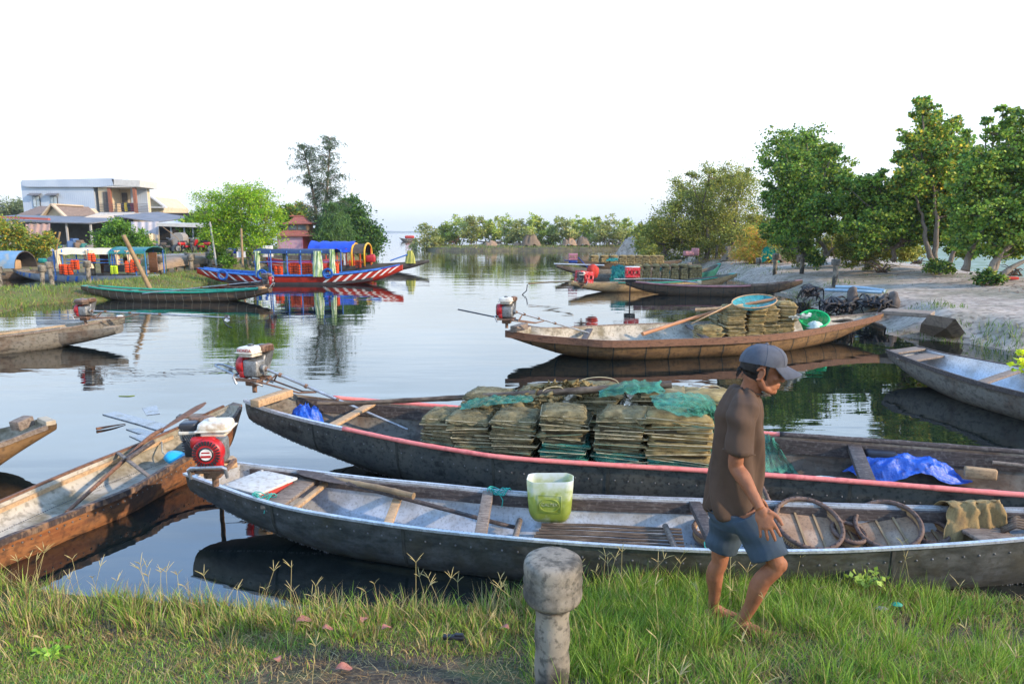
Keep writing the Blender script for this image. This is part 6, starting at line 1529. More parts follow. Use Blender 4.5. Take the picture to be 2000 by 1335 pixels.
shrub('flowering_shrub', 'tall flowering shrub with orange specks at the left edge', 43, [(10, 455, 24), (40, 465, 22), (70, 480, 18), (20, 485, 20), (50, 490, 18), (90, 482, 16), (95, 468, 12), (0, 440, 16), (75, 462, 10)], 9000, .15, [(.12, .2, .03), (.18, .24, .04), (.08, .14, .03), (.10, .17, .03), (.14, .2, .04), (.30, .22, .03)], (40, 505), 13)
shrub('flowering_shrub', 'lower bright shrub between the white posts', 45, [(85, 478, 12), (80, 490, 12), (72, 495, 10)], 2500, .14, [(.2, .28, .03), (.14, .22, .03)], (82, 500), 14)
shrub('bush', 'bush at the foot of the pale leaning pole', 36.5, [(428, 500, 12), (440, 508, 11), (420, 490, 9), (452, 512, 9)], 2500, .12, G_shrub, (432, 520), 15)
# spit mangroves
sp = [(835, 462, 22, 'leftmost small mangrove at the tip of the spit'), (868, 452, 18, 'mangrove second from the tip of the spit'), (897, 444, 22, 'tall mangrove left of the thatched hut boat'), (925, 443, 22, 'yellowish mangrove over the barrel-roofed hut boat'), (955, 452, 17, 'small mangrove right of the yellowish one'), (985, 446, 22, 'mangrove above the big brown net heap'),
      (1015, 447, 20, 'mangrove on the spit just left of the middle net heap'), (1045, 446, 20, 'mangrove on the spit just right of the middle net heap'), (1070, 452, 22, 'bright green mangrove in the middle of the row'), (1100, 448, 20, 'thin topped mangrove right of the bright one'), (1130, 449, 20, 'mangrove above the paired net heaps'), (1160, 446, 22, 'yellow-green mangrove near the right end of the spit'), (1190, 447, 22, 'large yellow-green mangrove at the right end'), (1222, 448, 20, 'last mangrove before the right bank')]
for i, (px, py, r_, lb) in enumerate(sp):
 D = 93 + (i % 3); rr = random.Random(i); r_ *= rr.uniform(.95, 1.3); py += rr.uniform(-5, 4); l_ = [(px - r_ * .9, py + r_ * .65, r_ * .4), (px + r_ * .85, py + r_ * .6, r_ * .42), (px, py, r_ * .55), (px - r_ * .6, py + 8, r_ * .45), (px + r_ * .6, py + 7, r_ * .45), (px + rr.uniform(-6, 6), py - r_ * .75, r_ * .32), (px - r_ * .4, py - r_ * .4, r_ * .35), (px + r_ * .5, py - r_ * .45, r_ * .3), (px + rr.uniform(-8, 8), py + r_ * .7, r_ * .35)]
 b = PY(px, 484, D); tk = [[b, PY(px - r_ * .3, 472, D), PY(px - r_ * .5, py, D)], [b, PY(px + r_ * .25, 474, D), PY(px + r_ * .4, py + 3, D)], [b + Vector((.2, 0, 0)), PY(px, 470, D), PY(px, py - 5, D)]]
 make_tree('mangrove_tree', lb, b, crown_px(l_, D, 1.4, i), 2600, .30, [(.22, .30, .08), (.17, .27, .07), (.30, .36, .10), (.13, .2, .06)] if i % 3 else [(.15, .21, .09), (.19, .25, .10), (.25, .28, .13)], .07, trunks=tk, group='mangroves along the spit', seed=30 + i, sub_k=9, sub_r=.42, barkm=bark)
# right bank trees
make_tree('broadleaf_tree', 'big olive-green dense tree mass behind the right-hand boats', PY(1400, 500, 48), crown_px([(1290, 465, 34), (1330, 430, 40), (1360, 385, 38), (1400, 365, 34), (1440, 380, 36), (1380, 430, 44), (1430, 430, 44), (1320, 470, 34), (1360, 480, 34), (1460, 460, 38), (1300, 440, 28), (1335, 365, 22), (1385, 345, 20), (1425, 345, 20), (1455, 350, 18), (1270, 455, 20), (1268, 490, 18), (1480, 430, 26), (1400, 480, 34), (1350, 345, 12), (1320, 395, 18)], 47, 2.5, 20), 60000, .14, G_olive, .14,
          trunks=[[PY(1380, 505, 47), PY(1385, 470, 47), PY(1370, 400, 47)], [PY(1420, 505, 47), PY(1430, 470, 47), PY(1440, 400, 47)], [PY(1340, 505, 47), PY(1335, 480, 47), PY(1320, 440, 47)], [PY(1450, 505, 46), PY(1462, 470, 46), PY(1465, 420, 46)], [PY(1300, 500, 48), PY(1298, 480, 48), PY(1290, 460, 48)]], seed=21, sub_k=26, sub_r=.34)
make_tree('broadleaf_tree', 'fringe of olive mangrove at the left foot of the dense tree mass', PY(1262, 497, 60), crown_px([(1255, 450, 14), (1270, 470, 16), (1256, 475, 14), (1285, 490, 14), (1262, 488, 12), (1290, 478, 14)], 58, 1.2, 40), 5000, .24, G_olive, .08, seed=41, sub_k=20)
shrub('reed_clump', 'golden dry reeds, sun glow put into their colour, beneath the olive trees', 40, [(1480, 480, 24), (1510, 470, 22), (1500, 495, 18), (1455, 495, 18), (1540, 485, 16), (1470, 500, 12)], 7000, .28, [(.42, .33, .06), (.3, .3, .05), (.2, .24, .04), (.45, .25, .08)], (1490, 508), 22, aspect=.15, up=0)  # backlit sun glow put into the leaf colours
hau1 = [(1530, 300, 32), (1570, 290, 34), (1610, 320, 30), (1545, 340, 40), (1590, 350, 38), (1640, 350, 28), (1530, 390, 34), (1570, 400, 40), (1620, 400, 34), (1545, 440, 30), (1590, 445, 30), (1555, 285, 16), (1575, 270, 12), (1625, 300, 14), (1500, 320, 14), (1660, 360, 14), (1520, 430, 20), (1505, 380, 16), (1620, 440, 18), (1535, 470, 22), (1570, 475, 22), (1650, 395, 18), (1500, 455, 16), (1600, 300, 16)]
def t3(a, D, *pts): return [PY(x, y, D + a * i) for i, (x, y) in enumerate(pts)]
make_tree('sea_hibiscus_tree', 'dark broad-leaved tree with pale bent trunk left of the tallest one', PY(1605, 512, 30), crown_px(hau1, 30, 1.3, 23), 42000, .115, G_hau, .10,
          trunks=[[PY(1605, 512, 30), PY(1612, 488, 30), PY(1594, 462, 30), PY(1596, 430, 30), PY(1590, 380, 30.2)], [PY(1606, 508, 29.9), PY(1625, 487, 29.9), PY(1640, 482, 30)], [PY(1560, 512, 30.5), PY(1558, 470, 30.5), PY(1560, 400, 30.3)]], seed=24, aspect=.85, sub_k=34, sub_r=.26, barkm=bark_pale)
hau2 = [(1800, 215, 16), (1815, 235, 22), (1835, 265, 26), (1790, 270, 20), (1860, 240, 14), (1810, 310, 34), (1850, 300, 30), (1780, 300, 20), (1765, 265, 10), (1750, 310, 14), (1880, 280, 16), (1830, 350, 36), (1780, 350, 28), (1870, 340, 30), (1800, 195, 9), (1840, 400, 34), (1790, 410, 28), (1880, 390, 26), (1830, 445, 28), (1760, 350, 20), (1895, 310, 14)]
make_tree('sea_hibiscus_tree', 'tallest broad-leaved tree, pointed top, yellow-flecked leaves', PY(1830, 528, 26), crown_px(hau2, 26.5, 1.1, 25), 34000, .11, G_hau + [(.35, .3, .05)], .12,
          trunks=[[PY(1832, 528, 26), PY(1825, 495, 26), PY(1830, 440, 26), PY(1820, 340, 26.3)], [PY(1832, 522, 26), PY(1812, 490, 26), PY(1805, 440, 26.2), PY(1790, 380, 26.3)]], seed=26, aspect=.85, sub_k=30, sub_r=.26)
hau3 = [(1690, 375, 26), (1720, 400, 30), (1680, 420, 30), (1740, 430, 34), (1700, 450, 28), (1660, 400, 20), (1650, 360, 12), (1710, 355, 14), (1760, 390, 28), (1780, 430, 30), (1725, 345, 10), (1745, 360, 14), (1660, 440, 18), (1820, 410, 34), (1800, 450, 28), (1850, 440, 30), (1690, 480, 18), (1730, 470, 20), (1670, 370, 16), (1770, 460, 22), (1735, 380, 22)]
make_tree('sea_hibiscus_tree', 'low spreading broad-leaved tree linking the two taller ones', PY(1745, 505, 27.5), crown_px(hau3, 27.5, 1.0, 27), 42000, .11, G_hau, .10,
          trunks=[[PY(1745, 510, 27.5), PY(1750, 482, 27.5), PY(1765, 465, 27.5), PY(1760, 420, 27.5)], [PY(1850, 525, 25), PY(1862, 490, 25), PY(1880, 450, 25)]], seed=28, aspect=.85, sub_k=32, sub_r=.26)
hau4 = [(1975, 235, 18), (1940, 260, 18), (1990, 270, 28), (1920, 300, 22), (1960, 310, 36), (2010, 330, 40), (1920, 350, 34), (1970, 370, 42), (2020, 400, 40), (1900, 400, 36), (1950, 420, 42), (2000, 450, 40), (1890, 440, 28), (1920, 460, 28), (1960, 215, 9), (1890, 260, 8), (1925, 235, 8), (2050, 280, 40), (2060, 360, 40), (2040, 220, 24), (1880, 370, 20), (1880, 470, 22), (1990, 480, 24), (1945, 480, 18), (1905, 325, 20)]
make_tree('sea_hibiscus_tree', 'dark broad-leaved tree with leaning trunks at the right edge', PY(1935, 545, 21), crown_px(hau4, 21.5, 1.1, 29), 48000, .10, G_hau, .11,
          trunks=[[PY(1935, 545, 21), PY(1940, 515, 21), PY(1965, 485, 21), PY(2010, 455, 21)], [PY(1945, 545, 21.1), PY(1980, 520, 21), PY(2030, 500, 21)], [PY(1885, 528, 22), PY(1895, 490, 22), PY(1910, 455, 22), PY(1930, 400, 22)], [PY(1935, 540, 21.2), PY(1950, 505, 21.3), PY(1985, 440, 21.5)]], seed=30, aspect=.85, sub_k=32, sub_r=.26, barkm=bark_pale)
for i, (D, l_, b, lb) in enumerate(((29, [(1650, 500, 16), (1680, 490, 20), (1710, 500, 20), (1735, 495, 14), (1670, 512, 12), (1700, 515, 12)], (1690, 522), 'low rounded olive bush on the sand between the two trunks'),
  (29.5, [(1690, 478, 20), (1660, 470, 18), (1640, 480, 12), (1720, 480, 14)], (1680, 500), 'yellow-lit bush behind the low rounded one'),
  (25, [(1835, 520, 12), (1850, 525, 10), (1820, 524, 9)], (1835, 535), 'small dark bush at the foot of the tallest tree'),
  (20.5, [(1930, 540, 14), (1915, 545, 10), (1950, 545, 10)], (1930, 552), 'small dark bush at the foot of the right-edge tree'),
  (29, [(1590, 505, 10), (1600, 512, 8)], (1595, 517), 'small tuft at the foot of the pale bent trunk'),
  (31, [(1610, 470, 14), (1640, 450, 14), (1650, 420, 14), (1625, 455, 12)], (1630, 505), 'thin yellow-green bush behind the pale bent trunk'))):
 shrub('bush', lb, D, l_, 4200 if i < 2 else 1500, .11, G_olive if i in (0, 1, 5) else G_dark + [(.2, .24, .05)], b, 50 + i, group='bushes on the sand bank')
for i, (px, py, r_, D, lb) in enumerate(((1645, 470, 26, 33, 'background shrub right of the pale bent trunk'), (1705, 462, 24, 34, 'background shrub over the yellow-lit bush'), (1770, 478, 20, 32, 'background shrub between the low tree and the tallest tree'), (1885, 478, 18, 28, 'background shrub right of the tallest tree'), (1560, 480, 24, 34, 'background shrub above the green net heaps'), (1965, 470, 26, 26, 'background shrub behind the leaning trunks'))):
 shrub('bush', lb, D, [(px, py, r_), (px - r_, py + 8, r_ * .7), (px + r_, py + 9, r_ * .7), (px + r_ * .3, py - r_ * .9, r_ * .5), (px - r_ * .5, py + r_ * .8, r_ * .6), (px + r_ * .6, py + r_ * .8, r_ * .6)], 5000, .13, [G_olive, G_hau][i % 2], (px, 505), 70 + i, group='background shrubs on the right bank')
# distant tree belt across the marsh
for i in range(9):
 px = 1660 + i * 46; D = 150
 make_tree('distant_tree', 'distant grey-green tree in the belt across the marsh', PY(px, 482, D), crown_px([(px, 468, 14), (px - 18, 472, 12), (px + 18, 473, 12), (px + 5, 460, 8)], D, 2, i), 500, 1.1, G_olive, .3, group='distant trees across the marsh', seed=90 + i, limbs=False)
for i in range(4):
 px = 1250 + i * 60; D = 75
 make_tree('broadleaf_tree', 'olive tree glimpsed behind the dense mass on the right bank', PY(px + 40, 500, D), crown_px([(px + 40, 450, 16), (px + 20, 465, 16), (px + 62, 462, 16)], D, 2, i), 1500, .4, G_olive, .2, group='trees behind the dense mass', seed=110 + i, limbs=False)
# sprig at the right edge, close to the camera, sunlight put into its leaf colour
mb = None
make_tree('leafy_branch', 'yellow-green leafy branch with sunlight put into its colour, poking in at the right edge', PY(2060, 720, 5.2), crown_px([(2004, 690, 10, 0), (2000, 712, 12, 0), (2025, 700, 20, .1)], 5.2, .1, 5), 260, .045, [(.35, .5, .03), (.45, .55, .05)], .01, seed=66, aspect=.7, cat='branch')
# ================================================================== right-hand boats
tan_hull = M('tan_hull', (.42, .28, .14), (.28, .18, .09), (.5, .35, .18), rough=.7, scale=2.5, stretch=(1, 1, 4), bump=.004, speck=.4, speck_scale=16, speck_col=(.1, .07, .05))
# mid boat with traps
near = [P(988, 646, .52), P(1040, 654, .46), P(1120, 661, .42), P(1200, 666, .40), P(1350, 662, .39), P(1450, 658, .39), P(1550, 649, .40), P(1640, 633, .44), P(1700, 620, .50), P(1726, 612, .56)]
far = [P(1025, 634, .52), P(1060, 640, .47), P(1120, 638, .43), P(1200, 634, .41), P(1290, 631, .40), P(1400, 628, .39), P(1530, 624, .40), P(1640, 617, .44), P(1695, 612, .50), P(1722, 609, .56)]
hm = Hull(near, far, [(0, .36), (.12, .02), (.3, -.12), (.6, -.12), (.8, 0), (.93, .25), (1, .46)], n=60)
rm = root('wooden_boat', P(1380, 660, 0), 'long brown wooden boat loaded with folded traps, a pole across it, middle right', 'boat')
hm.build(rm, [brown_hull, pale_in, brown_wood], seams=17, rivets=False)
hm.rail(rm, 'gunwale', brown_wood, 1, .0, .99, .05, .13, out=.015, dz=-.05, segs=50); hm.rail(rm, 'gunwale', grey_wood, -1, .0, .99, .05, .10, out=.0, dz=-.04, segs=50)
for t in (.17, .44): hm.thwart(rm, t, dark_wood, w_=.12, th=.04, dz=-.06, skew=.012)
mb = MB(); mb.bar(P(1003, 643, .60), P(1025, 636, .60), .14, .12, r=.01); mb.build('engine_beam', grey_wood, rm, smooth=True, sharp=30)
em = engine(P(992, 622, .86), R(-12), 'red and cream petrol engine on the stern of the trap-laden wooden boat', 'b'); em.scale = (1.0, 1.0, 1.0)
bpy.context.view_layer.update()
add_shaft(em, Matrix.Rotation(R(12), 3, 'Z') @ (P(1150, 650, .38) - Vector(em.location)))
b = MB(); b.tube([(.2, 0, -.02), (-.3, .02, .03), (-.95, .05, .14)], .014, 6); b.build('handle', e_black, em, world=False)
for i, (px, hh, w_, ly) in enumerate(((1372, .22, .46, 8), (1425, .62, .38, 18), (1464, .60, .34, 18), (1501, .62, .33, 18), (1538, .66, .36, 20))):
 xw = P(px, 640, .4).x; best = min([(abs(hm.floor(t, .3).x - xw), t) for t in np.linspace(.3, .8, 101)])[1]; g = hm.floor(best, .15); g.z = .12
 trap(g, w_ * 1.0, .5, hh + .14, ly, ('low flattened net trap at the left of the load', 'first tall golden net trap on the brown wooden boat', 'second tall golden net trap on the brown wooden boat', 'third tall golden net trap on the brown wooden boat', 'tallest golden net trap beside the green basket')[i], R(6 - i * 3), seed=60 + i, lit_gold=True, detail=False, lean=(.04 * (-1) ** i, 0))
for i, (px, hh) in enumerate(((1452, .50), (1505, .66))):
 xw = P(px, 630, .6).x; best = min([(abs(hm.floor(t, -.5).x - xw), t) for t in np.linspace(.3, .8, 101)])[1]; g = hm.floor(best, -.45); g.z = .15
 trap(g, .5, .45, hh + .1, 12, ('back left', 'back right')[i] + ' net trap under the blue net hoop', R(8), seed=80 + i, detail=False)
pole('bamboo_pole', [P(1255, 652, .38), P(1350, 622, .62), P(1430, 600, .85), P(1517, 583, 1.05)], (.038, .032), M('orange_bamboo', (.50, .24, .12), (.38, .17, .08), rough=.6, scale=5), 'orange-brown pole slanting up over the traps of the wooden boat', 'pole', knots=6)
pole('bamboo_pole', [P(1358, 605, .80), P(1420, 601, .86), P(1450, 596, .90)], .035, tan_wood, 'short tan pole sticking out left from under the blue net', 'pole', knots=5)
# hoop scoop net
rt = root('scoop_net', P(1480, 588, 1.0).to_tuple(), 'oval hoop net with blue-green mesh on top of the trap load', 'scoop net'); c = P(1473, 588, 1.0)
mb = MB(); ring = [c + Vector((.45 * math.cos(a), .3 * math.sin(a), .10 * math.sin(a) + .05 * math.cos(a))) for a in np.linspace(0, 2 * PI, 33)]; mb.tube(ring, .014, 6); mb.tube([c + Vector((-.45, 0, -.05)), P(1350, 632, .60)], .014, 6); mb.build('hoop', tan_wood, rt, smooth=True)
mb = MB(); mb.grid([[c + (p - c) * s + Vector((0, 0, -.18 * (1 - s) ** .6)) for p in ring] for s in (1, .8, .55, .3, .05)]); mb.build('mesh_bag', netmat('blue_net', (.08, .42, .45), .75), rt, smooth=True)
# green basket
bs = root('basket', P(1590, 640, .16).to_tuple(), 'bright green plastic basket of white nets in the bow of the wooden boat', 'basket'); bs.rotation_euler = (R(28), R(-12), 0)
bs.location = P(1588, 642, .30); gp = M('bright_green_plastic', (.01, .55, .16), (.01, .42, .12), rough=.4, scale=8)
mb = MB(); mb.lathe([(.20, 0), (.30, .28)], n=36, caps=False); mb.lathe([(.195, .005), (.29, .28)], n=36, caps=False); mb.build('wall', netmat('green_lattice', (.01, .55, .17), .7), bs, world=False, smooth=True)
mb = MB(); mb.tube([Vector((.305 * math.cos(a), .305 * math.sin(a), .28)) for a in np.linspace(0, 2 * PI, 37)], .018, 6); mb.tube([Vector((.2 * math.cos(a), .2 * math.sin(a), .0)) for a in np.linspace(0, 2 * PI, 25)], .012, 6)
for k in range(24): a = 2 * PI * k / 24; mb.tube([(.2 * math.cos(a), .2 * math.sin(a), 0), (.3 * math.cos(a), .3 * math.sin(a), .28)], .006, 4)
mb.build('rim', gp, bs, world=False, smooth=True)
crumple('white_net', P(1592, 640, .36), .20, .18, .13, M('pale_net', (.6, .68, .62), (.4, .5, .45), rough=.9, scale=9), 'white net heaped in the green basket', 'net', 21, n=20)
draped('rag', [[P(1540, 618, .75), P(1570, 612, .70), P(1592, 612, .6)], [P(1550, 625, .55), P(1572, 622, .52), P(1600, 622, .45)]], M('pale_blue_cloth', (.35, .48, .6), (.5, .58, .62), rough=.9), 'pale blue cloth behind the green basket', cat='cloth', amp=.03)
mb = MB();
for k in range(5): c = hm.at(.86, -.2 + .1 * k, -.06); mb.tube([c + Vector((.12 * math.cos(a) + .03 * k, .12 * math.sin(a), .015 * k)) for a in np.linspace(0, 6.2, 14)], .012, 5)
mb.build('rope_coil', bamboo_dark, smooth=True, label='dark mooring rope coiled in the bow beside the green basket', cat='rope')
# right edge boat
near = [P(1733, 684, .46), P(1790, 706, .42), P(1850, 727, .40), P(1920, 748, .39), P(2000, 768, .39), P(2150, 805, .39), P(2350, 850, .42)]
far = [P(1790, 676, .46), P(1840, 689, .43), P(1900, 700, .40), P(1960, 711, .39), P(2020, 722, .39), P(2180, 750, .39), P(2420, 790, .42)]
hr = Hull(near, far, [(0, .26), (.15, .05), (.35, -.08), (1, -.1)], n=40)
rr_ = root('aluminium_boat', P(1900, 740, 0), 'empty grey boat with pale inside and plank seats at the right edge', 'boat')
hr.build(rr_, [grey_hull, alu_in, grey_wood]); hr.rail(rr_, 'gunwale', dark_wood, 1, 0, 1, .04, .06, out=.01, dz=-.015); hr.rail(rr_, 'gunwale', dark_wood, -1, 0, 1, .04, .06, out=.0, dz=-.015)
hr.thwart(rr_, .03, grey_wood, w_=.18, dz=-.01); hr.thwart(rr_, .10, grey_wood, w_=.30, dz=-.05); hr.thwart(rr_, .42, grey_wood, w_=.14, dz=-.04, skew=-.02)
# pink boat (1235-1565)
rp_, hp = pboat('wooden_boat', 'dark boat with faded pink gunwale, bow touching the sand bank', P(1222, 548, .52), P(1566, 546, .62), 1.05, .36, [M('ribbed_hull', ()), grey_hull, M('faded_pink', (.50, .22, .22), (.35, .16, .15), rough=.7)], seams=16, endw=.25)
hp.rail(rp_, 'rail', M('faded_pink', ()), 1, .05, .7, .07, .06, out=.02, dz=.01, rnd_=True)
# tan boat in front left + its bow behind
rt_, ht = pboat('wooden_boat', 'tan wooden boat whose bow rises on the right bank behind the pink one', P(1113, 549, .46), P(1436, 533, .66), 1.1, .36, [tan_hull, grey_hull, green_paint], endw=.28)
ht.rail(rt_, 'rail', green_paint, 1, .25, .85, .05, .05, out=.02, dz=.01, rnd_=True)
e1 = engine(P(1135, 553, .70), R(175), 'engine hidden under the left red crate, its tail reaching left over the water', 'a')
pole('tail_shaft', [P(1120, 549, .62), P(1070, 551, .50), P(1032, 554, .42)], .03, tan_wood, 'thin tan propeller tail reaching left from the left red crate', 'propeller shaft')
mb = MB(); q = P(1030, 555, .40); mb.tube([q, q + Vector((-.03, 0, -.25)), q + Vector((-.2, 0, -.4))], .02, 5); mb.build('skeg', e_black, smooth=True, label='dark curved skeg at the end of the tan propeller tail', cat='skeg')
crate_m = M('crate_red', (.62, .03, .04), (.48, .025, .03), rough=.45, scale=6, speck=.3, speck_scale=12, speck_col=(.75, .5, .5))
def crate(loc, s, label, rz=0, mat=None, tilt=0):
 rt = root('plastic_crate', loc, label, 'crate', 'plastic crates covering boat engines', rz); rt.rotation_euler = (0, tilt, rz); w_, d_, h_ = .48 * s, .36 * s, .34 * s; m_ = mat or crate_m
 for nm, y in (('side', -d_ / 2), ('side', d_ / 2)):
  b = MB(); b.box((0, y, .06 * s), (w_, .02, .12 * s)); b.box((0, y, h_ - .05 * s), (w_, .02, .10 * s))
  for x in (-.45, -.12, .12, .45): b.box((x * w_, y, h_ / 2), (.06 * s, .02, h_ * .5))
  b.build(nm, m_, rt, world=False)
 for x in (-w_ / 2, w_ / 2):
  b = MB(); b.box((x, 0, .06 * s), (.02, d_, .12 * s)); b.box((x, 0, h_ - .05 * s), (.02, d_, .1 * s)); b.box((x, -.1 * s, h_ / 2), (.02, .05, h_ * .5)); b.box((x, .1 * s, h_ / 2), (.02, .05, h_ * .5)); b.build('end', m_, rt, world=False)
 b = MB(); b.box((0, 0, h_ + .01), (w_ + .02, d_ + .02, .02)); b.build('top', m_, rt, world=False)
 return rt
crate(P(1140, 551, .72), 1.05, 'red crate tilted over the engine of the tan boat, left one', rz=.4, tilt=.12)
crR = crate(P(1235, 541, .78), 1.0, 'red crate with a white top edge above the pink gunwale boat', rz=0)
crate(PY(1119, 507, 40), 1.0, 'faded pink crate on a blue engine at the back of the boats', mat=M('crate_pink', (.5, .22, .28), (.4, .16, .2)))
mb = MB(); mb.box((0, 0, .37), (.49, .37, .03), r=.01); mb.build('lid', white_paint, crR, world=False, smooth=True)
mb = MB(); c = P(1158, 530, .95); mb.lathe([(.05, -.26), (.16, -.22), (.22, -.05), (.20, .12), (.12, .24), (.03, .27)], c, 20, wob=.35); mb.build('red_engine_cover', M('red_cloth', (.55, .05, .03), (.4, .04, .03), rough=.8), smooth=True, label='red cloth wrapped round an engine between the crates', cat='engine cover')
mb = MB(); q = PY(1119, 509, 40); mb.box(q - Vector((0, 0, .05)), (.5, .3, .18), r=.05); mb.tube([q, q + Vector((-.5, 0, .02))], .03, 5); mb.tube([q + Vector((.3, 0, .2)), q + Vector((1.0, -.2, -.55))], .03, 6); mb.build('engine_block', M('bright_engine_blue', (.03, .08, .35), (.02, .05, .2)), smooth=True, label='blue engine under the faded pink crate', cat='engine')
mb = MB(); q = P(1231, 545, .68); mb.box(q, (.4, .25, .2), r=.04); mb.tube([q + Vector((0, 0, .5)), q, q + Vector((0, 0, -.9))], .025, 6); mb.build('engine_block', e_black, smooth=True, label='black engine under the right red crate with an upright rod', cat='engine')
pole('tail_shaft', [P(1200, 545, .78), P(1290, 545, .66), P(1365, 552, .5)], .025, e_steel, 'steel shaft lying along the pink gunwale boat from the right red crate', 'propeller shaft')
mb = MB(); mb.box(P(1366, 551, .52), (.14, .1, .14), r=.02); mb.build('lamp_block', M('cream_block', (.7, .62, .4)), smooth=True, label='small cream block at the end of the steel shaft', cat='block')
# back boats
rq, hq = pboat('wooden_boat', 'grey boat whose pointed stern lies left of the red cloth cover', PY(1086, 516, 37), PY(1350, 512, 39), 1.0, .34, [grey_hull, grey_hull, grey_wood], endw=.2)
rq2, hq2 = pboat('wooden_boat', 'low grey boat directly under the red cloth cover', P(1120, 534, .40), P(1300, 530, .42), 1.0, .32, [grey_hull, grey_hull, grey_wood], endw=.3)
rq3, hq3 = pboat('wooden_boat', 'farthest dark boat carrying a long row of net traps', PY(1115, 505, 43), PY(1330, 507, 45), 1.1, .45, [M('ribbed_hull', ()), grey_hull, grey_wood], endw=.25)
rq4, hq4 = pboat('wooden_boat', 'teal boat with its bow on the sand behind the second trap row', PY(1290, 522, 33), PY(1406, 514, 35), 1.05, .42, [M('teal_hull', (.02, .16, .12), (.015, .10, .08), rough=.6), grey_hull, green_paint], endw=.15)
pole('pale_pole', [PY(1082, 515, 38), PY(1180, 518, 37)], .035, white_paint, 'thin white pole laid over the pointed grey stern', 'pole')
proto = trap((0, 0, -50), .62, .5, .75, 10, 'x', 0, seed=200, lit_gold=True, detail=False, group='net traps on the right-hand moored boats')
kids = children(proto)
def put_trap(loc, rz, label, s, first=[True]):
 if first[0]:
  first[0] = False; proto.location = loc; proto.rotation_euler = (0, 0, rz); proto.scale = s; proto['label'] = label; return
 c = proto.copy(); COL.objects.link(c); c.location = loc; c.rotation_euler = (0, 0, rz); c.scale = s; c['label'] = label
 for ch in kids: d = ch.copy(); COL.objects.link(d); d.parent = c
ordn = ('first', 'second', 'third', 'fourth', 'fifth', 'sixth', 'seventh', 'eighth', 'ninth')
for i, px in enumerate((1246, 1263, 1281, 1299, 1317, 1334, 1350, 1362)):
 q = PY(px, 545 - i * .8, 29.5 + i * .12); put_trap((q.x, q.y, .25), rnd.uniform(-.2, .2), ordn[i] + ' golden trap from the left in the row behind the right red crate', (.52, .8, 1.0 - .12 * (i > 5)))
for i, px in enumerate((1160, 1180, 1198, 1216, 1232, 1248)):
 q = PY(px, 517, 43.5); put_trap((q.x, q.y, .30), rnd.uniform(-.2, .2), ordn[i] + ' dark trap from the left in the farthest row of traps', (.85, .8, .85))
for i, px in enumerate((1262, 1276, 1288)):
 q = PY(px, 515, 42); put_trap((q.x, q.y, .45), rnd.uniform(-.2, .2), ordn[i] + ' small brown trap on the shore right of the farthest row', (.75, .8, .7))
draped('teal_net', [[PY(1192, 522, 30), PY(1210, 518, 30), PY(1222, 520, 30)], [PY(1194, 535, 29.6), PY(1208, 530, 29.5), PY(1225, 528, 29.5)], [PY(1190, 550, 29.2), PY(1206, 549, 29.2), PY(1222, 548, 29.2)]], M('teal_net_solid', (.02, .20, .16), (.015, .10, .09), rough=.95), 'dark teal net bundle left of the golden trap row', amp=.10, sub=4)
draped('teal_net', [[PY(1185, 506, 43), PY(1192, 504, 43), PY(1206, 504, 43)], [PY(1183, 510, 42.5), PY(1194, 510, 42.5), PY(1208, 510, 42.5)]], M('teal_net_solid', ()), 'teal net patch over the farthest row of traps', amp=.06)
pole('bamboo_pole', [PY(1240, 522, 29.6), PY(1300, 519, 30), PY(1368, 517, 30.5)], .03, tan_wood, 'tan pole lying on top of the golden trap row', 'pole', knots=5)
# ------------------------------------------------------------------ things on the sand bank
lst = [(1480, 537, 'beside the tan bow and the teal boat', False), (1566, 532, 'in the middle of the sand, squarish head', True), (1630, 553, 'nearest square headed one above the blue pipes', True), (1513, 535, 'lying stump between the first two', False), (1378, 502, 'among the net heaps, left of a pair', True), (1399, 502, 'among the net heaps, right of a pair', True), (1360, 502, 'partly hidden left of the net heaps', True), (1421, 506, 'half buried in the brown nets', True), (1290, 499, 'at the water beyond the boats', False)]
for px, py, lb, sq in lst:
 q = P(px, py, .45); z = sand_h(q.x, q.y); q = P(px, py, z); bollard((q.x, q.y, z + .28), 1.2 if py > 520 else 1.1, 'concrete mooring post on the right bank, ' + lb, square=sq)
def heap(name, px, py, wpx, hpx, mat, label, seed, z=None, cat='net heap', group=None, n=26, Y=None, yd=.6):
 q = P(px, py, .6) if Y is None else PY(px, py, Y); zz = sand_h(q.x, q.y) if Y is None else q.z
 if Y is None: q = P(px, py, zz)
 s = q.y / FP; return crumple(name, (q.x, q.y, zz - .03), wpx * s / 2, wpx * s / 2 * yd, hpx * s * 1.15, mat, label, cat, seed, n=n)
bn_m = M('brown_net_heap', (.26, .19, .13), (.16, .12, .085), (.21, .155, .105), rough=.98, scale=14, bump=.02, speck=.5, speck_scale=30, speck_col=(.08, .06, .04)); gn_m = M('green_net_heap', (.01, .27, .17), (.008, .17, .12), rough=.95, scale=14, bump=.015)
gb = M('grey_net_heap', (.33, .29, .25), (.22, .19, .16), rough=.98, scale=12, bump=.02)
heap('net_heap', 1505, 511, 48, 26, gn_m, 'bright green net heap left of the brown sack heap on the sand', 31)
heap('net_heap', 1553, 504, 34, 16, gn_m, 'small green net heap right of the brown one on the sand', 32)
heap('net_heap', 1527, 512, 40, 22, bn_m, 'brown net heap between the two green ones', 33)
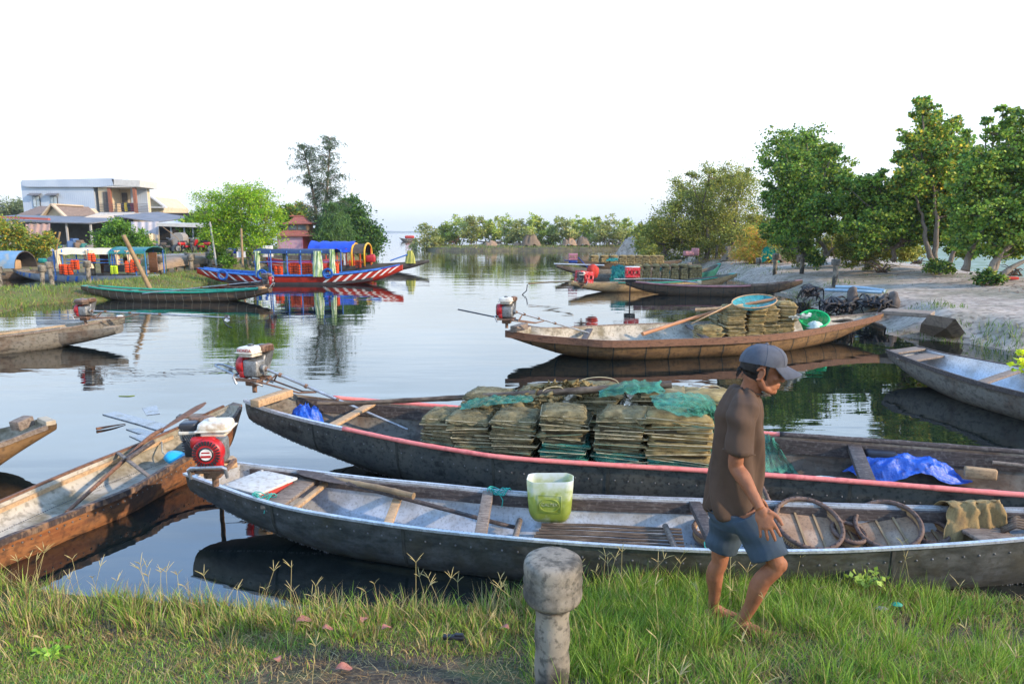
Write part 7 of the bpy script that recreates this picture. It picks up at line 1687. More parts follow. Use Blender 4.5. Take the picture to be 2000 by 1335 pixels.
for i, (px, py, w_, h_, m_) in enumerate(((1440, 508, 70, 16, bn_m), (1408, 512, 60, 14, gb), (1390, 520, 70, 12, bn_m), (1460, 524, 60, 10, gb), (1418, 496, 50, 14, bn_m), (1450, 498, 60, 12, gb), (1345, 506, 40, 12, gb), (1425, 532, 50, 10, bn_m))):
 heap('net_heap', px, py, w_, h_, m_, ('broad brown net heap at the top of the right bank', 'grey net heap left of the broad brown one', 'brown net spread near the teal bow', 'grey flattened net heap below the green ones', 'brown net heap beside the square posts', 'grey net heap right of the square posts', 'pale net heap under the olive trees', 'low brown net at the water edge by the tan bow')[i], 40 + i, group='net heaps')
mb = MB(); q = PY(1345, 495, 42); mb.box(q, (.6, .4, .3), R(10), r=.06); mb.box(q + Vector((.4, 0, .1)), (.45, .35, .45), R(-20), r=.05); mb.build('pink_box', M('faded_pink', ()), smooth=True, label='faded pink and cream boxes stacked at the edge of the olive trees', cat='box')
# spit heaps
for i, (px, py, w_, h_) in enumerate(((958, 486, 34, 13), (1037, 480, 40, 18), (1112, 479, 30, 12), (1138, 479, 28, 14), (1012, 482, 22, 7))):
 heap('net_heap', px, py, w_, h_, bn_m if i % 2 else M('tan_net_heap', (.36, .25, .17), (.26, .18, .12), rough=.98, scale=10, bump=.02), ('tan net heap near the left end of the spit', 'big brown net heap in the middle of the spit', 'left one of the paired heaps on the spit', 'right one of the paired heaps on the spit', 'small tan heap left of the big brown one')[i], 60 + i, Y=91 + i * .3, n=18)
heap('sand_mound', 1248, 497, 90, 30, sandmat(), 'pale sand mound at the root of the spit', 70, Y=78, cat='mound', yd=1.0)
# boats beyond the spit
bo = [(800, 464, 40, 'dark boat moored left of the spit with a red load'), (862, 475, 60, 'flat dark boat carrying a hut behind the left mangroves'), (960, 469, 60, 'low boat behind the middle mangroves'), (1060, 466, 46, 'low boat behind the big net heap'), (1215, 470, 60, 'low boat behind the last mangroves'), (795, 467, 24, 'small flat boat nearest the open lagoon')]
for i, (px, py, w_, lb) in enumerate(bo):
 Y = CAM_H * FP / (py + 5 - 453) * 1.0; Y = min(Y, 190)
 pboat('moored_boat', lb, PY(px - w_ / 2, py, Y), PY(px + w_ / 2, py, Y + 1), 2.0, PY(px, py + 2.5, Y).z, [grey_hull, grey_hull, grey_wood], group='boats beyond the spit', n=14, endw=.2)
mb = MB(); q = PY(800, 463, 180); mb.box(q, (2.4, 1.2, .8), r=.3); mb.build('red_load', M('red_cloth', ()), smooth=True, label='red load on the dark boat left of the spit', cat='load')
for i, (px, w_, c) in enumerate(((862, 24, 'faded_blue_roof'), (885, 22, 'cloth_maroon'), (1225, 18, 'teal_roof'))):
 Y = 125; a, b = PY(px - w_ / 2, 474, Y), PY(px + w_ / 2, 474, Y); rows = [[Vector((lerp(a.x, b.x, i2 / 5), Y - .9 * math.cos(t), a.z + 1.2 * math.sin(t))) for t in np.linspace(0, PI, 11)] for i2 in range(6)]
 mb = MB(); mb.grid(rows); mb.add(rows[0], [tuple(range(11))]); mb.build('hut_roof', _mats[c], smooth=True, sharp=40, label=('pale blue barrel hut', 'reddish barrel hut', 'teal barrel hut')[i] + ' on the water behind the ' + ('left mangroves', 'yellowish mangrove', 'last mangroves'), cat='hut') if False else mb.build('hut_roof', _mats[c], smooth=True, sharp=40, label=('pale blue barrel hut on the water behind the left mangroves', 'reddish barrel hut on the water behind the yellowish mangrove', 'teal barrel hut on the water behind the last mangroves')[i], cat='hut')
# walkway posts beyond
for i, px in enumerate((1128, 1140, 1152, 1163, 1172, 1180, 1188, 1196, 1205)):
 mb = MB(); q = PY(px, 478, 104); mb.tube([(q.x, 104, -.3), (q.x, 104, 1.0)], .10, 6); mb.build('pier_post', conc, smooth=True, label='short post of the low pier behind the spit', cat='post', group='posts of the low pier')
mb = MB(); mb.bar(PY(1110, 471, 104), PY(1212, 471, 104), .8, .12); mb.build('pier_deck', conc, label='thin low pier deck behind the right half of the spit', cat='pier')
# blue pipes, teal net, roots, slab
pole('pipe', [P(1632, 560, .72), P(1680, 562, .72), P(1728, 568, .68)], .055, M('pipe_blue', (.32, .46, .56), (.25, .36, .44), rough=.4, scale=6), 'upper pale blue pipe lying on the sand bank edge', 'pipe', group='pale blue pipes')
pole('pipe', [P(1612, 566, .62), P(1670, 568, .66), P(1722, 571, .64)], .05, M('pipe_blue', ()), 'lower pale blue pipe beside the teal net on the bank', 'pipe', group='pale blue pipes')
heap('net_heap', 1632, 574, 50, 12, netmat('teal_haze_net', (.10, .30, .24), .7), 'thin teal net spread under the blue pipes', 71)
root_m = M('wet_roots', (.035, .03, .03), (.07, .055, .05), (.02, .018, .02), rough=.6, scale=8, bump=.01)
def roots(px0, px1, py0, py1, n, seed, label, mat=root_m, r0=.035, name='driftwood_roots', zmax=.5):
 rr = random.Random(seed); mb = MB(); c = P((px0 + px1) / 2, (py0 + py1) / 2 - 6, .5)
 for k in range(n):
  q = [c + Vector((rr.uniform(-.3, .3), rr.uniform(-.2, .2), rr.uniform(-.1, .1)))]; e = P(rr.uniform(px0, px1), rr.uniform(py0, py1), rr.uniform(.02, .3))
  m_ = q[0].lerp(e, .5) + Vector((rr.uniform(-.15, .15), rr.uniform(-.15, .15), rr.uniform(.0, .25))); q += [m_, e]; mb.tube(resample(q, 7), [r0 * (1.2 - .15 * i) for i in range(7)], 5)
 return mb.build(name, mat, smooth=True, label=label, cat='roots')
roots(1585, 1680, 590, 618, 46, 1, 'large tangle of black wet roots at the water edge below the blue pipes')
roots(1655, 1765, 585, 612, 40, 2, 'second tangle of dark roots and branches left of the concrete slab')
roots(1555, 1610, 560, 590, 26, 3, 'small dark root clump between the pink boat bow and the pipes')
for i, (px, py, h_) in enumerate(((1665, 585, .35), (1745, 592, .30), (1580, 567, .2))):
 q = P(px, py, .45); mb = MB(); mb.lathe([(.20, -.2), (.15, .05), (.12, h_ * .7), (.10, h_), (.02, h_ + .04)], q, 12, wob=.7); mb.build('tree_stump', M('grey_stump', (.17, .14, .12), (.10, .08, .07), rough=.95, scale=8, bump=.02), smooth=True, label=('grey fluted stump above the big root tangle', 'grey stump by the concrete slab', 'small charred stump near the pink boat bow')[i], cat='stump')
mb = MB(); a, b, c, d = P(1770, 600, .62), P(1822, 617, .60), P(1850, 660, -.05), P(1800, 668, -.05)
mb.box((a + b) / 2 + Vector((-.1, .25, -.06)), (1.0, .7, .10), R(-38), r=.02)
sl = [P(1815, 614, .60), P(1866, 622, .60), P(1885, 650, .2), P(1850, 664, -.08), P(1806, 660, -.08)]
mb.add(sl + [v + Vector((.05, .35, -.25)) for v in sl], [(0, 1, 2, 3, 4)[::-1], (5, 6, 7, 8, 9)] + [(i, (i + 1) % 5, 5 + (i + 1) % 5, 5 + i) for i in range(5)])
mb.build('concrete_slab', M('tan_concrete', (.24, .19, .14), (.17, .13, .10), (.28, .22, .17), rough=.9, scale=4, bump=.01, speck=.4, speck_scale=12, speck_col=(.08, .06, .05)), label='broken concrete ramp slab sliding off the sand bank', cat='slab')
# dead branches on sand under the trees
db = M('dead_branch', (.13, .09, .065), (.08, .055, .04), rough=.95)
for j, (px, py, w_, lb) in enumerate(((1720, 532, 60, 'fan of dry fallen twigs on the sand below the low tree'), (1790, 515, 60, 'dry branches tangled between the trunks'), (1980, 538, 50, 'dry branches piled at the right edge tree'), (1760, 508, 50, 'long dead branch lying behind the twig fan'))):
 rr = random.Random(j); mb = MB(); q = P(px, py, .85)
 for k in range(16):
  e = q + Vector((rr.uniform(-1, 1) * w_ * q.y / FP / 2, rr.uniform(-.5, .5), rr.uniform(.0, .45))); mb.tube(resample([q + Vector((rr.uniform(-.3, .3), 0, 0)), q.lerp(e, .5) + Vector((0, 0, rr.uniform(0, .2))), e], 5), [.03, .025, .02, .014, .008], 4)
 mb.build('dead_branches', db, smooth=True, label=lb, cat='branches')
# litter and leaf scatter on the sand
rs = np.random.RandomState(4); pts = []
for k in range(2600):
 px, py = rs.uniform(1560, 2060), rs.uniform(520, 668); q = P(px, py, .75); h_ = sand_h(q.x, q.y)
 if h_ > .3: q = P(px, py, h_); pts.append((q.x, q.y, h_ + .015))
V, F, C = leaf_mesh(np.array(pts), .10, np.array([(.14, .08, .05), (.2, .12, .07), (.08, .06, .05), (.25, .10, .07)]), rs, .6, 2.0); V[:, 2] = np.repeat(np.array(pts)[:, 2], 4) + np.abs(V[:, 2] - np.repeat(np.array(pts)[:, 2], 4)) * .25
o = link(bpy.data.objects.new('fallen_leaves', np_mesh('fallen_leaves', V, F, LEAF, colors=C))); tag(o, kind='stuff')
for i, (px, py, c) in enumerate(((1976, 546, 'red_cloth'), (1640, 503, 'pale_fascia'), (1955, 543, 'cream_block'))):
 q = P(px, py, .9); z = sand_h(q.x, q.y); q = P(px, py, z); mb = MB(); mb.box(q + Vector((0, 0, .05)), (.34, .2, .09), R(20 * i), r=.03); mb.build('litter', _mats[c], smooth=True, label=('red plastic litter by the right-edge trunks', 'pale plastic scrap near the green net heap', 'cream cup at the foot of the right-edge tree')[i], cat='litter')
# ================================================================== the fisherman
def remeshed(mb, voxel, smooth_it=6, disp=None):
 """one continuous surface from overlapping shapes"""
 me = bpy.data.meshes.new('tmp'); me.from_pydata(mb.v, [], mb.f); me.update()
 o = bpy.data.objects.new('tmp', me); COL.objects.link(o)
 m = o.modifiers.new('r', 'REMESH'); m.mode = 'VOXEL'; m.voxel_size = voxel; m.use_smooth_shade = True
 s = o.modifiers.new('s', 'SMOOTH'); s.factor = .5; s.iterations = smooth_it
 bpy.context.view_layer.update(); dg = bpy.context.evaluated_depsgraph_get()
 out = bpy.data.meshes.new_from_object(o.evaluated_get(dg)); bpy.data.objects.remove(o)
 if disp:
  n = [v.normal.copy() for v in out.vertices]
  for v, nn in zip(out.vertices, n): v.co += nn * disp(v.co)
  out.update()
 out.polygons.foreach_set('use_smooth', [True] * len(out.polygons))
 return out
def ell(mb, c, r, rot=None, n=20, m_=14):
 vs = []; fs = []
 for i in range(m_ + 1):
  t = PI * i / m_
  for k in range(n):
   a = 2 * PI * k / n; v = Vector((r[0] * math.sin(t) * math.cos(a), r[1] * math.sin(t) * math.sin(a), r[2] * math.cos(t)))
   vs.append(Vector(c) + (rot @ v if rot is not None else v))
 for i in range(m_):
  for k in range(n): fs.append((i * n + k, (i + 1) * n + k, (i + 1) * n + (k + 1) % n, i * n + (k + 1) % n))
 mb.add(vs, fs)
def limb(mb, pts, rad, n=18, sub=5):
 q = resample(pts, (len(pts) - 1) * sub + 1); rr = list(np.interp(np.linspace(0, len(pts) - 1, len(q)), range(len(pts)), rad)); mb.tube(q, rr, n)
def place_mesh(name, me, mat, parent, **k):
 off = wloc(parent)
 me.transform(Matrix.Translation(-off)); me.materials.clear(); me.materials.append(mat); me.name = name
 o = bpy.data.objects.new(name, me); link(o); o.parent = parent; return o
skin = M('skin', (.34, .135, .065), (.24, .09, .043), (.29, .112, .054), rough=.62, scale=9, bump=.002, spec=.3, speck=.25, speck_scale=60, speck_col=(.13, .05, .03))
pr = root('person', (1.28, 3.42, .25), 'barefoot person in a grey cap, brown shirt and blue-grey shorts walking right on the grass', 'person')
J = lambda px, py, Y: PY(px, py, Y)
fh = lambda x, y: fore_h(x, y)
YAW = R(-14)
# feet
n_foot = J(1447, 1214, 3.36); f_foot = J(1395, 1176, 3.66)
n_foot.z = fh(n_foot.x, n_foot.y) + .075; f_foot.z = fh(f_foot.x, f_foot.y) + .075
n_knee = J(1512, 1106, 3.30); f_knee = J(1408, 1094, 3.62); n_hip = J(1458, 1008, 3.40); f_hip = J(1428, 1005, 3.60)
b = MB()
limb(b, [n_hip, n_hip.lerp(n_knee, .5), n_knee + Vector((-.01, 0, .03)), n_knee + Vector((0, 0, -.02)), n_knee.lerp(n_foot, .3) + Vector((-.018, 0, 0)), n_knee.lerp(n_foot, .7), n_foot], [.072, .060, .047, .043, .046, .033, .028])
limb(b, [f_hip, f_hip.lerp(f_knee, .5), f_knee + Vector((0, 0, .03)), f_knee + Vector((0, 0, -.03)), f_knee.lerp(f_foot, .3) + Vector((-.015, 0, 0)), f_knee.lerp(f_foot, .7), f_foot], [.072, .062, .047, .043, .047, .033, .028])
ell(b, n_knee + Vector((.022, -.008, .0)), (.033, .036, .04)); ell(b, f_knee + Vector((.018, 0, 0)), (.031, .033, .038))
def foot(b, an, d, L=.235):
 d = Vector((d[0], d[1], 0)).normalized(); s = Vector((-d.y, d.x, 0)); g = an.z - .075
 def G(v): return Vector((v.x, v.y, fh(v.x, v.y)))
 heel = an - d * .035; ball = G(an + d * (L * .52)) + Vector((0, 0, .018)); heel.z = G(heel).z + .028
 limb(b, [heel, heel.lerp(ball, .5) + Vector((0, 0, .020)), ball], [.034, .034, .028], 14); limb(b, [an, an + d * .05 + Vector((0, 0, -.02)), an + d * .10 + Vector((0, 0, -.045))], [.036, .032, .024], 14)
 ell(b, ball, (.036, .036, .020)); ell(b, ball + s * .022, (.026, .026, .016)); ell(b, ball - s * .022, (.026, .026, .016))
 for k in range(5):
  o = ball + s * (.030 - .0155 * k) + d * .012; l_ = (.058, .052, .047, .042, .034)[k]; r_ = (.0125, .0095, .009, .0085, .008)[k]
  e = o + d * l_; limb(b, [o, o.lerp(e, .5) + Vector((0, 0, .004)), Vector((e.x, e.y, G(e).z + r_ * .9))], [r_, r_, r_ * .95], 10, 3)
foot(b, n_foot, (.82, -.55)); foot(b, f_foot, (.95, -.2))
# torso core, neck
sections = [(1000, 1392, 1484, .150, 3.50), (960, 1392, 1484, .150, 3.50), (910, 1397, 1486, .158, 3.50), (860, 1402, 1487, .165, 3.50), (825, 1406, 1486, .165, 3.50), (800, 1414, 1484, .14, 3.50), (784, 1432, 1480, .085, 3.50)]
def torso(sec, grow=0.0, n=30):
 rows = []
 for py, xa, xb, hy, Y in sec:
  a, c = J(xa, py, Y), J(xb, py, Y); ctr = (a + c) / 2; hx = (c.x - a.x) / 2 + grow; hh = hy + grow
  rows.append([ctr + rotz((hx * math.copysign(abs(math.cos(t)) ** .85, math.cos(t)), hh * math.copysign(abs(math.sin(t)) ** .85, math.sin(t)), 0), YAW) for t in np.linspace(0, 2 * PI, n, endpoint=False)])
 return rows
rows = torso(sections, -.04); b.grid(rows, closed=True); b.add(rows[0], [tuple(range(30))[::-1]]); b.add(rows[-1], [tuple(range(30))])
HC = J(1488, 744, 3.47)
neck0 = J(1455, 800, 3.5); limb(b, [neck0 + Vector((-.01, 0, -.03)), neck0.lerp(HC, .4), HC + Vector((-.035, 0, -.03))], [.064, .052, .052])
# head: local x forward, z up
HR = Matrix.Rotation(R(-12), 3, 'Z') @ Matrix.Rotation(R(9), 3, 'Y')
def H(x, y, z): return HC + HR @ Vector((x, y, z))
ell(b, H(-.008, 0, .030), (.098, .076, .088), HR); ell(b, H(.028, 0, -.020), (.062, .060, .075), HR); ell(b, H(.040, 0, -.075), (.045, .046, .034), HR); ell(b, H(.068, 0, -.098), (.022, .024, .018), HR)
limb(b, [H(-.015, -.055, -.035), H(.02, -.052, -.080), H(.062, -.018, -.100)], [.020, .018, .014], 10); limb(b, [H(-.015, .055, -.035), H(.02, .052, -.080), H(.062, .018, -.100)], [.020, .018, .014], 10)
limb(b, [H(.088, 0, .008), H(.104, 0, -.018), H(.110, 0, -.034)], [.010, .013, .015], 10); ell(b, H(.098, .013, -.037), (.014, .009, .009), HR); ell(b, H(.098, -.013, -.037), (.014, .009, .009), HR)
limb(b, [H(.066, -.046, .022), H(.088, -.02, .026), H(.090, 0, .022), H(.088, .02, .026), H(.066, .046, .022)], [.012, .013, .010, .013, .012], 10)
for s in (-1, 1):
 ell(b, H(.060, s * .042, -.026), (.022, .017, .016), HR)
 # ear
 e = H(-.018, s * .076, -.012); ER = HR @ Matrix.Rotation(R(12), 3, 'Y')
 pts = [e + ER @ Vector((.019 * math.cos(t) - .004, s * .006, .031 * math.sin(t))) for t in np.linspace(-1.9, 2.9, 12)]
 limb(b, pts, [.006] * 12, 8, 2); ell(b, e + ER @ Vector((.002, -s * .002, -.004)), (.013, .007, .022), ER)
limb(b, [H(.070, -.026, -.063), H(.092, 0, -.060), H(.070, .026, -.063)], [.006, .0085, .006], 8); limb(b, [H(.068, -.024, -.074), H(.089, 0, -.075), H(.068, .024, -.074)], [.006, .0095, .006], 8)
# near (right) arm
sh = J(1452, 828, 3.355); el_ = J(1438, 920, 3.30); wr = J(1484, 1004, 3.18)
limb(b, [sh, sh.lerp(el_, .5), el_ + Vector((0, 0, .03)), el_ + Vector((.004, 0, -.02)), el_.lerp(wr, .35), el_.lerp(wr, .7), wr], [.050, .043, .037, .036, .037, .028, .024])
def hand(b, w0, d, across, nrm, s=1.0, curl=.22):
 """d: towards the fingers, across: thumb side, nrm: back of the hand"""
 d, across, nrm = d.normalized(), across.normalized(), nrm.normalized()
 RM = Matrix((across, d, nrm)).transposed()
 ell(b, w0 + d * .048 * s, (.040 * s, .052 * s, .0155 * s), RM); ell(b, w0 + d * .075 * s, (.040 * s, .026 * s, .014 * s), RM); ell(b, w0 + d * .012, (.026 * s, .028 * s, .020 * s), RM)
 ell(b, w0 + d * .035 * s + across * .028 * s - nrm * .004, (.018 * s, .032 * s, .015 * s), RM)
 for k in range(4):
  o = w0 + d * (.086 - .004 * abs(k - 1.2)) * s + across * (.0315 - .0210 * k) * s; dk = (d + across * (.20 - .135 * k)).normalized(); L = (.068, .077, .071, .056)[k] * s; r_ = (.0088, .0090, .0086, .0078)[k] * s
  p1 = o + dk * L * .45 - nrm * L * .05; p2 = p1 + (dk - nrm * curl).normalized() * L * .32; p3 = p2 + (dk - nrm * curl * 2.2).normalized() * L * .26
  limb(b, [o - dk * .02, o, p1, p2, p3], [r_ * 1.05, r_ * 1.08, r_, r_ * .95, r_ * .8], 10, 3)
 t0 = w0 + d * .020 * s + across * .028 * s; t1 = t0 + (d * .6 + across * .55).normalized() * .038 * s - nrm * .006; t2 = t1 + (d * .9 + across * .35).normalized() * .032 * s; t3_ = t2 + (d + across * .1).normalized() * .024 * s
 limb(b, [t0, t1, t2, t3_], [.014 * s, .0115 * s, .0100 * s, .0080 * s], 10, 3)
hand(b, wr, J(1508, 1068, 3.13) - wr, Vector((1, -.25, .35)), Vector((.15, -1, -.25)), 1.0)
# far arm hangs on the other side of the body
sh2 = J(1446, 825, 3.68); el2 = sh2 + Vector((.02, .06, -.27)); wr2 = el2 + Vector((.10, .02, -.22)); limb(b, [sh2, sh2.lerp(el2, .5), el2, el2.lerp(wr2, .35), wr2], [.055, .047, .040, .038, .026]); hand(b, wr2, Vector((.3, 0, -1)), Vector((1, .2, .2)), Vector((0, 1, .1)))
body = place_mesh('body', remeshed(b, .0042, 3, lambda v: .0012 * mnoise.noise(v * 38)), skin, pr)
# cap, hair, eyes
cap_m = M('cap_cloth', (.10, .108, .13), (.065, .07, .088), (.085, .092, .11), rough=.85, scale=12, bump=.002)
b = MB(); rows = []
for i in range(15):
 t = i / 14 * (PI * .5); row = []
 for k in range(40):
  a = 2 * PI * k / 40; rr_x = .112 * math.sin(t) ** .8 * (1.0 + .0 * math.cos(a)); rr_y = .092 * math.sin(t) ** .8; z = .040 + .086 * math.cos(t) ** .85 + .004 * math.cos(a * 3) * math.sin(t)
  row.append(H(-.006 + rr_x * math.cos(a), rr_y * math.sin(a), z - .030 * (1 - math.cos(a)) * .25 * math.sin(t) + .003 * mnoise.noise(Vector((a * 2, t * 4, 1)))))
 rows.append(row)
b.grid(rows, closed=True); b.grid([[H(-.006, 0, 0) + (v - H(-.006, 0, 0)) * .965 for v in row][::-1] for row in rows], closed=True)
b.lathe([(.010, 0), (.009, .006), (.002, .009)], H(-.006, 0, .125), 10)
for k in range(6):      # panel seams
 a = 2 * PI * (k + .5) / 6; b.tube([rows[i][int(40 * (k + .5) / 6) % 40] for i in range(1, 15)], .0016, 4)
cap = b.build('cap', cap_m, pr, smooth=True, sharp=60)
b = MB(); top = []; bot = []
for i in range(9):
 u = i / 8; r1 = []; r2 = []
 for k in range(19):
  a = lerp(-1.12, 1.12, k / 18); bx2 = -.006 + .112 * math.cos(a); by2 = .092 * math.sin(a); ext = .078 * math.cos(a * .85) ** .6; x = bx2 + ext * u; y = by2 * (1 + .02 * u); z = .038 - .014 * (1 - math.cos(a)) - .026 * u - .022 * (y / .09) ** 2 * u
  r1.append(H(x, y, z + .002)); r2.append(H(x, y, z - .002))
 top.append(r1); bot.append(r2)
b.grid(top); b.grid([r_[::-1] for r_ in bot]); b.grid([top[-1], bot[-1]])
b.build('brim', cap_m, cap, smooth=True)
hair_m = M('black_hair', (.012, .010, .009), (.03, .024, .02), rough=.6, scale=60, stretch=(1, 1, .2), bump=.003)
b = MB(); rows = []
for i in range(11):
 z = lerp(.045, -.058, i / 10); row = []
 for k in range(33):
  a = lerp(R(100), R(260), k / 32); f = 1.0 + .035 * mnoise.noise(Vector((a * 9, z * 40, 2))); dz = .022 * math.cos((a - PI)) if i > 6 else 0
  sc = math.sqrt(max(.1, 1 - ((z - .03) / .13) ** 2)); row.append(H(-.010 + .101 * sc * math.cos(a) * f, .081 * sc * math.sin(a) * f, z + dz - .010 * abs(mnoise.noise(Vector((a * 14, 7, 3)))) * (i > 8)))
 rows.append(row)
b.grid(rows); b.grid([[H(0, 0, 0) + (v - H(0, 0, 0)) * .9 for v in r_][::-1] for r_ in rows])
for s in (-1, 1): limb(b, [H(.010, s * .074, .03), H(.010, s * .072, -.01), H(.012, s * .067, -.040)], [.009, .008, .004], 8)
for k in range(22):   # strands at the nape and through the cap gap
 a = R(180 + rnd.uniform(-40, 40)); p = H(-.010 + .095 * math.cos(a), .078 * math.sin(a), rnd.uniform(-.05, .0)); b.tube([p, p + Vector((-.012, rnd.uniform(-.006, .006), -.012)), p + Vector((-.016, rnd.uniform(-.01, .01), -.030))], [.003, .002, .0006], 4)
b.build('hair', hair_m, pr, smooth=True)
for s in (-1, 1):
 b = MB(); ell(b, H(.073, s * .029, .004), (.010, .012, .0065), HR, 12, 8); ey = b.build('eye', M('eye_white', (.5, .46, .42), (.45, .42, .38), rough=.2), pr, smooth=True)
 b = MB(); ell(b, H(.0815, s * .029, .003), (.003, .006, .006), HR, 10, 6); b.build('iris', M('iris_dark', (.02, .012, .01), rough=.2), ey, smooth=True)
 b = MB(); limb(b, [H(.083, s * .014, .027), H(.086, s * .028, .031), H(.072, s * .046, .026)], [.003, .0042, .002], 6); b.build('eyebrow', hair_m, pr, smooth=True)
b = MB(); limb(b, [H(.072, -.026, -.0685), H(.0905, 0, -.0675), H(.072, .026, -.0685)], [.0022, .0035, .0022], 6); b.build('mouth', M('lips', (.16, .05, .04), (.12, .04, .03), rough=.5), pr, smooth=True)
# shirt
sh_m = M('brown_shirt', (.105, .062, .040), (.075, .046, .03), (.09, .054, .035), rough=.92, scale=5, bump=.003)
b = MB(); ss = [(1004, 1383, 1478, .150, 3.5), (990, 1384, 1481, .152, 3.5), (950, 1389, 1483, .152, 3.5), (900, 1395, 1485, .152, 3.5), (860, 1400, 1486, .158, 3.5), (825, 1406, 1486, .162, 3.5), (803, 1413, 1483, .150, 3.5), (786, 1424, 1477, .105, 3.5), (777, 1430, 1474, .070, 3.5)]
rows = torso(ss); b.grid(rows, closed=True); b.add(rows[0], [tuple(range(30))[::-1]]); b.add(rows[-1], [tuple(range(30))])
limb(b, [J(1452, 812, 3.42), sh + Vector((0, -.012, .01)), sh.lerp(el_, .45), sh.lerp(el_, .80) + Vector((.006, 0, 0))], [.066, .068, .070, .075])
limb(b, [J(1446, 810, 3.58), sh2 + Vector((0, .01, .01)), sh2.lerp(el2, .45), sh2.lerp(el2, .72)], [.070, .072, .074, .076])
def folds(v):
 zz = (v.z - .95); a = math.atan2(v.y - 3.5, v.x - 1.22)
 f = .022 * mnoise.noise(Vector((a * 2.2 + zz * 1.5, zz * 3.2, 3))) + .015 * math.sin(a * 7 + zz * 9 + 3 * mnoise.noise(Vector((a, zz * 3, 1)))) * max(.15, 1 - abs(zz + .05) * 1.4)
 f += .010 * math.sin((v.x * 26 + v.z * 34) + 3 * mnoise.noise(v * 6)) * max(0, 1 - (v - sh.lerp(el_, .3)).length * 4)
 return f
place_mesh('shirt', remeshed(b, .0065, 4, folds), sh_m, pr)
# hem, cuff and collar rings
b = MB()
r0 = rows[0]; b.tube([v + Vector((0, 0, .012)) for v in r0] + [r0[0] + Vector((0, 0, .012))], .0028, 5)
dd = (el_ - sh).normalized(); c0 = sh.lerp(el_, .765) + Vector((.006, 0, 0)); u1 = dd.orthogonal().normalized(); u2 = dd.cross(u1)
b.tube([c0 + (u1 * math.cos(t) + u2 * math.sin(t)) * .0755 for t in np.linspace(0, 2 * PI, 31)], .003, 5)
b.tube([HC.lerp(neck0, .62) + rotz((.062 * math.cos(t), .060 * math.sin(t), .012 * math.cos(t) * -1), YAW) + Vector((-.012, 0, -.012)) for t in np.linspace(0, 2 * PI, 31)], .006, 6)
b.build('hem', sh_m, pr, smooth=True)
# shorts
so_m = M('blue_grey_shorts', (.055, .08, .105), (.035, .052, .072), (.047, .067, .088), rough=.9, scale=6, bump=.003)
b = MB(); st = [(1030, 1392, 1484, .150, 3.5), (1015, 1390, 1484, .155, 3.5), (995, 1390, 1484, .160, 3.5)]
rows = torso(st); b.grid(rows, closed=True); b.add(rows[0], [tuple(range(30))[::-1]]); b.add(rows[-1], [tuple(range(30))])
limb(b, [n_hip + Vector((0, 0, -.02)), n_hip.lerp(n_knee, .5), n_hip.lerp(n_knee, .88) + Vector((-.012, 0, .0))], [.098, .095, .096])
limb(b, [f_hip + Vector((-.01, 0, -.02)), f_hip.lerp(f_knee, .5) + Vector((-.0, 0, 0)), f_hip.lerp(f_knee, .82)], [.094, .090, .088])
pr.scale = (1.045, 1.045, 1.045)
place_mesh('shorts', remeshed(b, .0065, 4, lambda v: .007 * mnoise.noise(v * 9) + .004 * math.sin(v.z * 60 + 4 * mnoise.noise(v * 7))), so_m, pr)
# ================================================================== grass
GR = leafmat('grass_blades', .30, .6)
def blades(P0, L, W, lean, cols, rs, seg=3, droop=.6):
 """P0 (n,3) roots; L,W (n,), lean (n,2) horizontal direction*amount"""
 n = len(P0); V = []; az = rs.uniform(0, 2 * PI, n); sd = np.stack([np.cos(az), np.sin(az), np.zeros(n)], 1)
 ln = np.concatenate([lean, np.zeros((n, 1))], 1)
 for k in range(seg + 1):
  t = k / seg; c = P0 + np.array([0, 0, 1]) * (L * (t - droop * .35 * t ** 2.5 * np.linalg.norm(lean, axis=1)))[:, None] + ln * (L * t ** 1.8)[:, None]
  w_ = (W * (1 - t ** 1.6) + W * .04)[:, None] * .5; V.append(c - sd * w_); V.append(c + sd * w_)
 V = np.stack(V, 1); m = 2 * (seg + 1); base = (np.arange(n) * m)[:, None]
 F = np.concatenate([base + np.array([[2 * k, 2 * k + 1, 2 * k + 3, 2 * k + 2]]) for k in range(seg)], 1).reshape(-1, 4)
 C = np.repeat(cols, m, axis=0); return V.reshape(-1, 3), F, C
rs = np.random.RandomState(77)
def nz_arr(x, y, sc, s): return np.array([mnoise.noise(Vector((a * sc, b * sc, s))) for a, b in zip(x, y)])
def bank_h(x, y):
 sdv = seg_dist(x, y, fore_poly); return hfore(x, y, sdv), sdv
def colmix(n, pal, wts):
 pal = np.array(pal); return pal[rs.choice(len(pal), n, p=np.array(wts) / sum(wts))] * rs.uniform(.7, 1.3, (n, 1))
green = [(.18, .32, .03), (.27, .41, .04), (.12, .23, .025), (.36, .46, .07)]; straw = [(.50, .38, .16), (.40, .27, .11), (.28, .17, .07), (.55, .45, .22)]
out = []
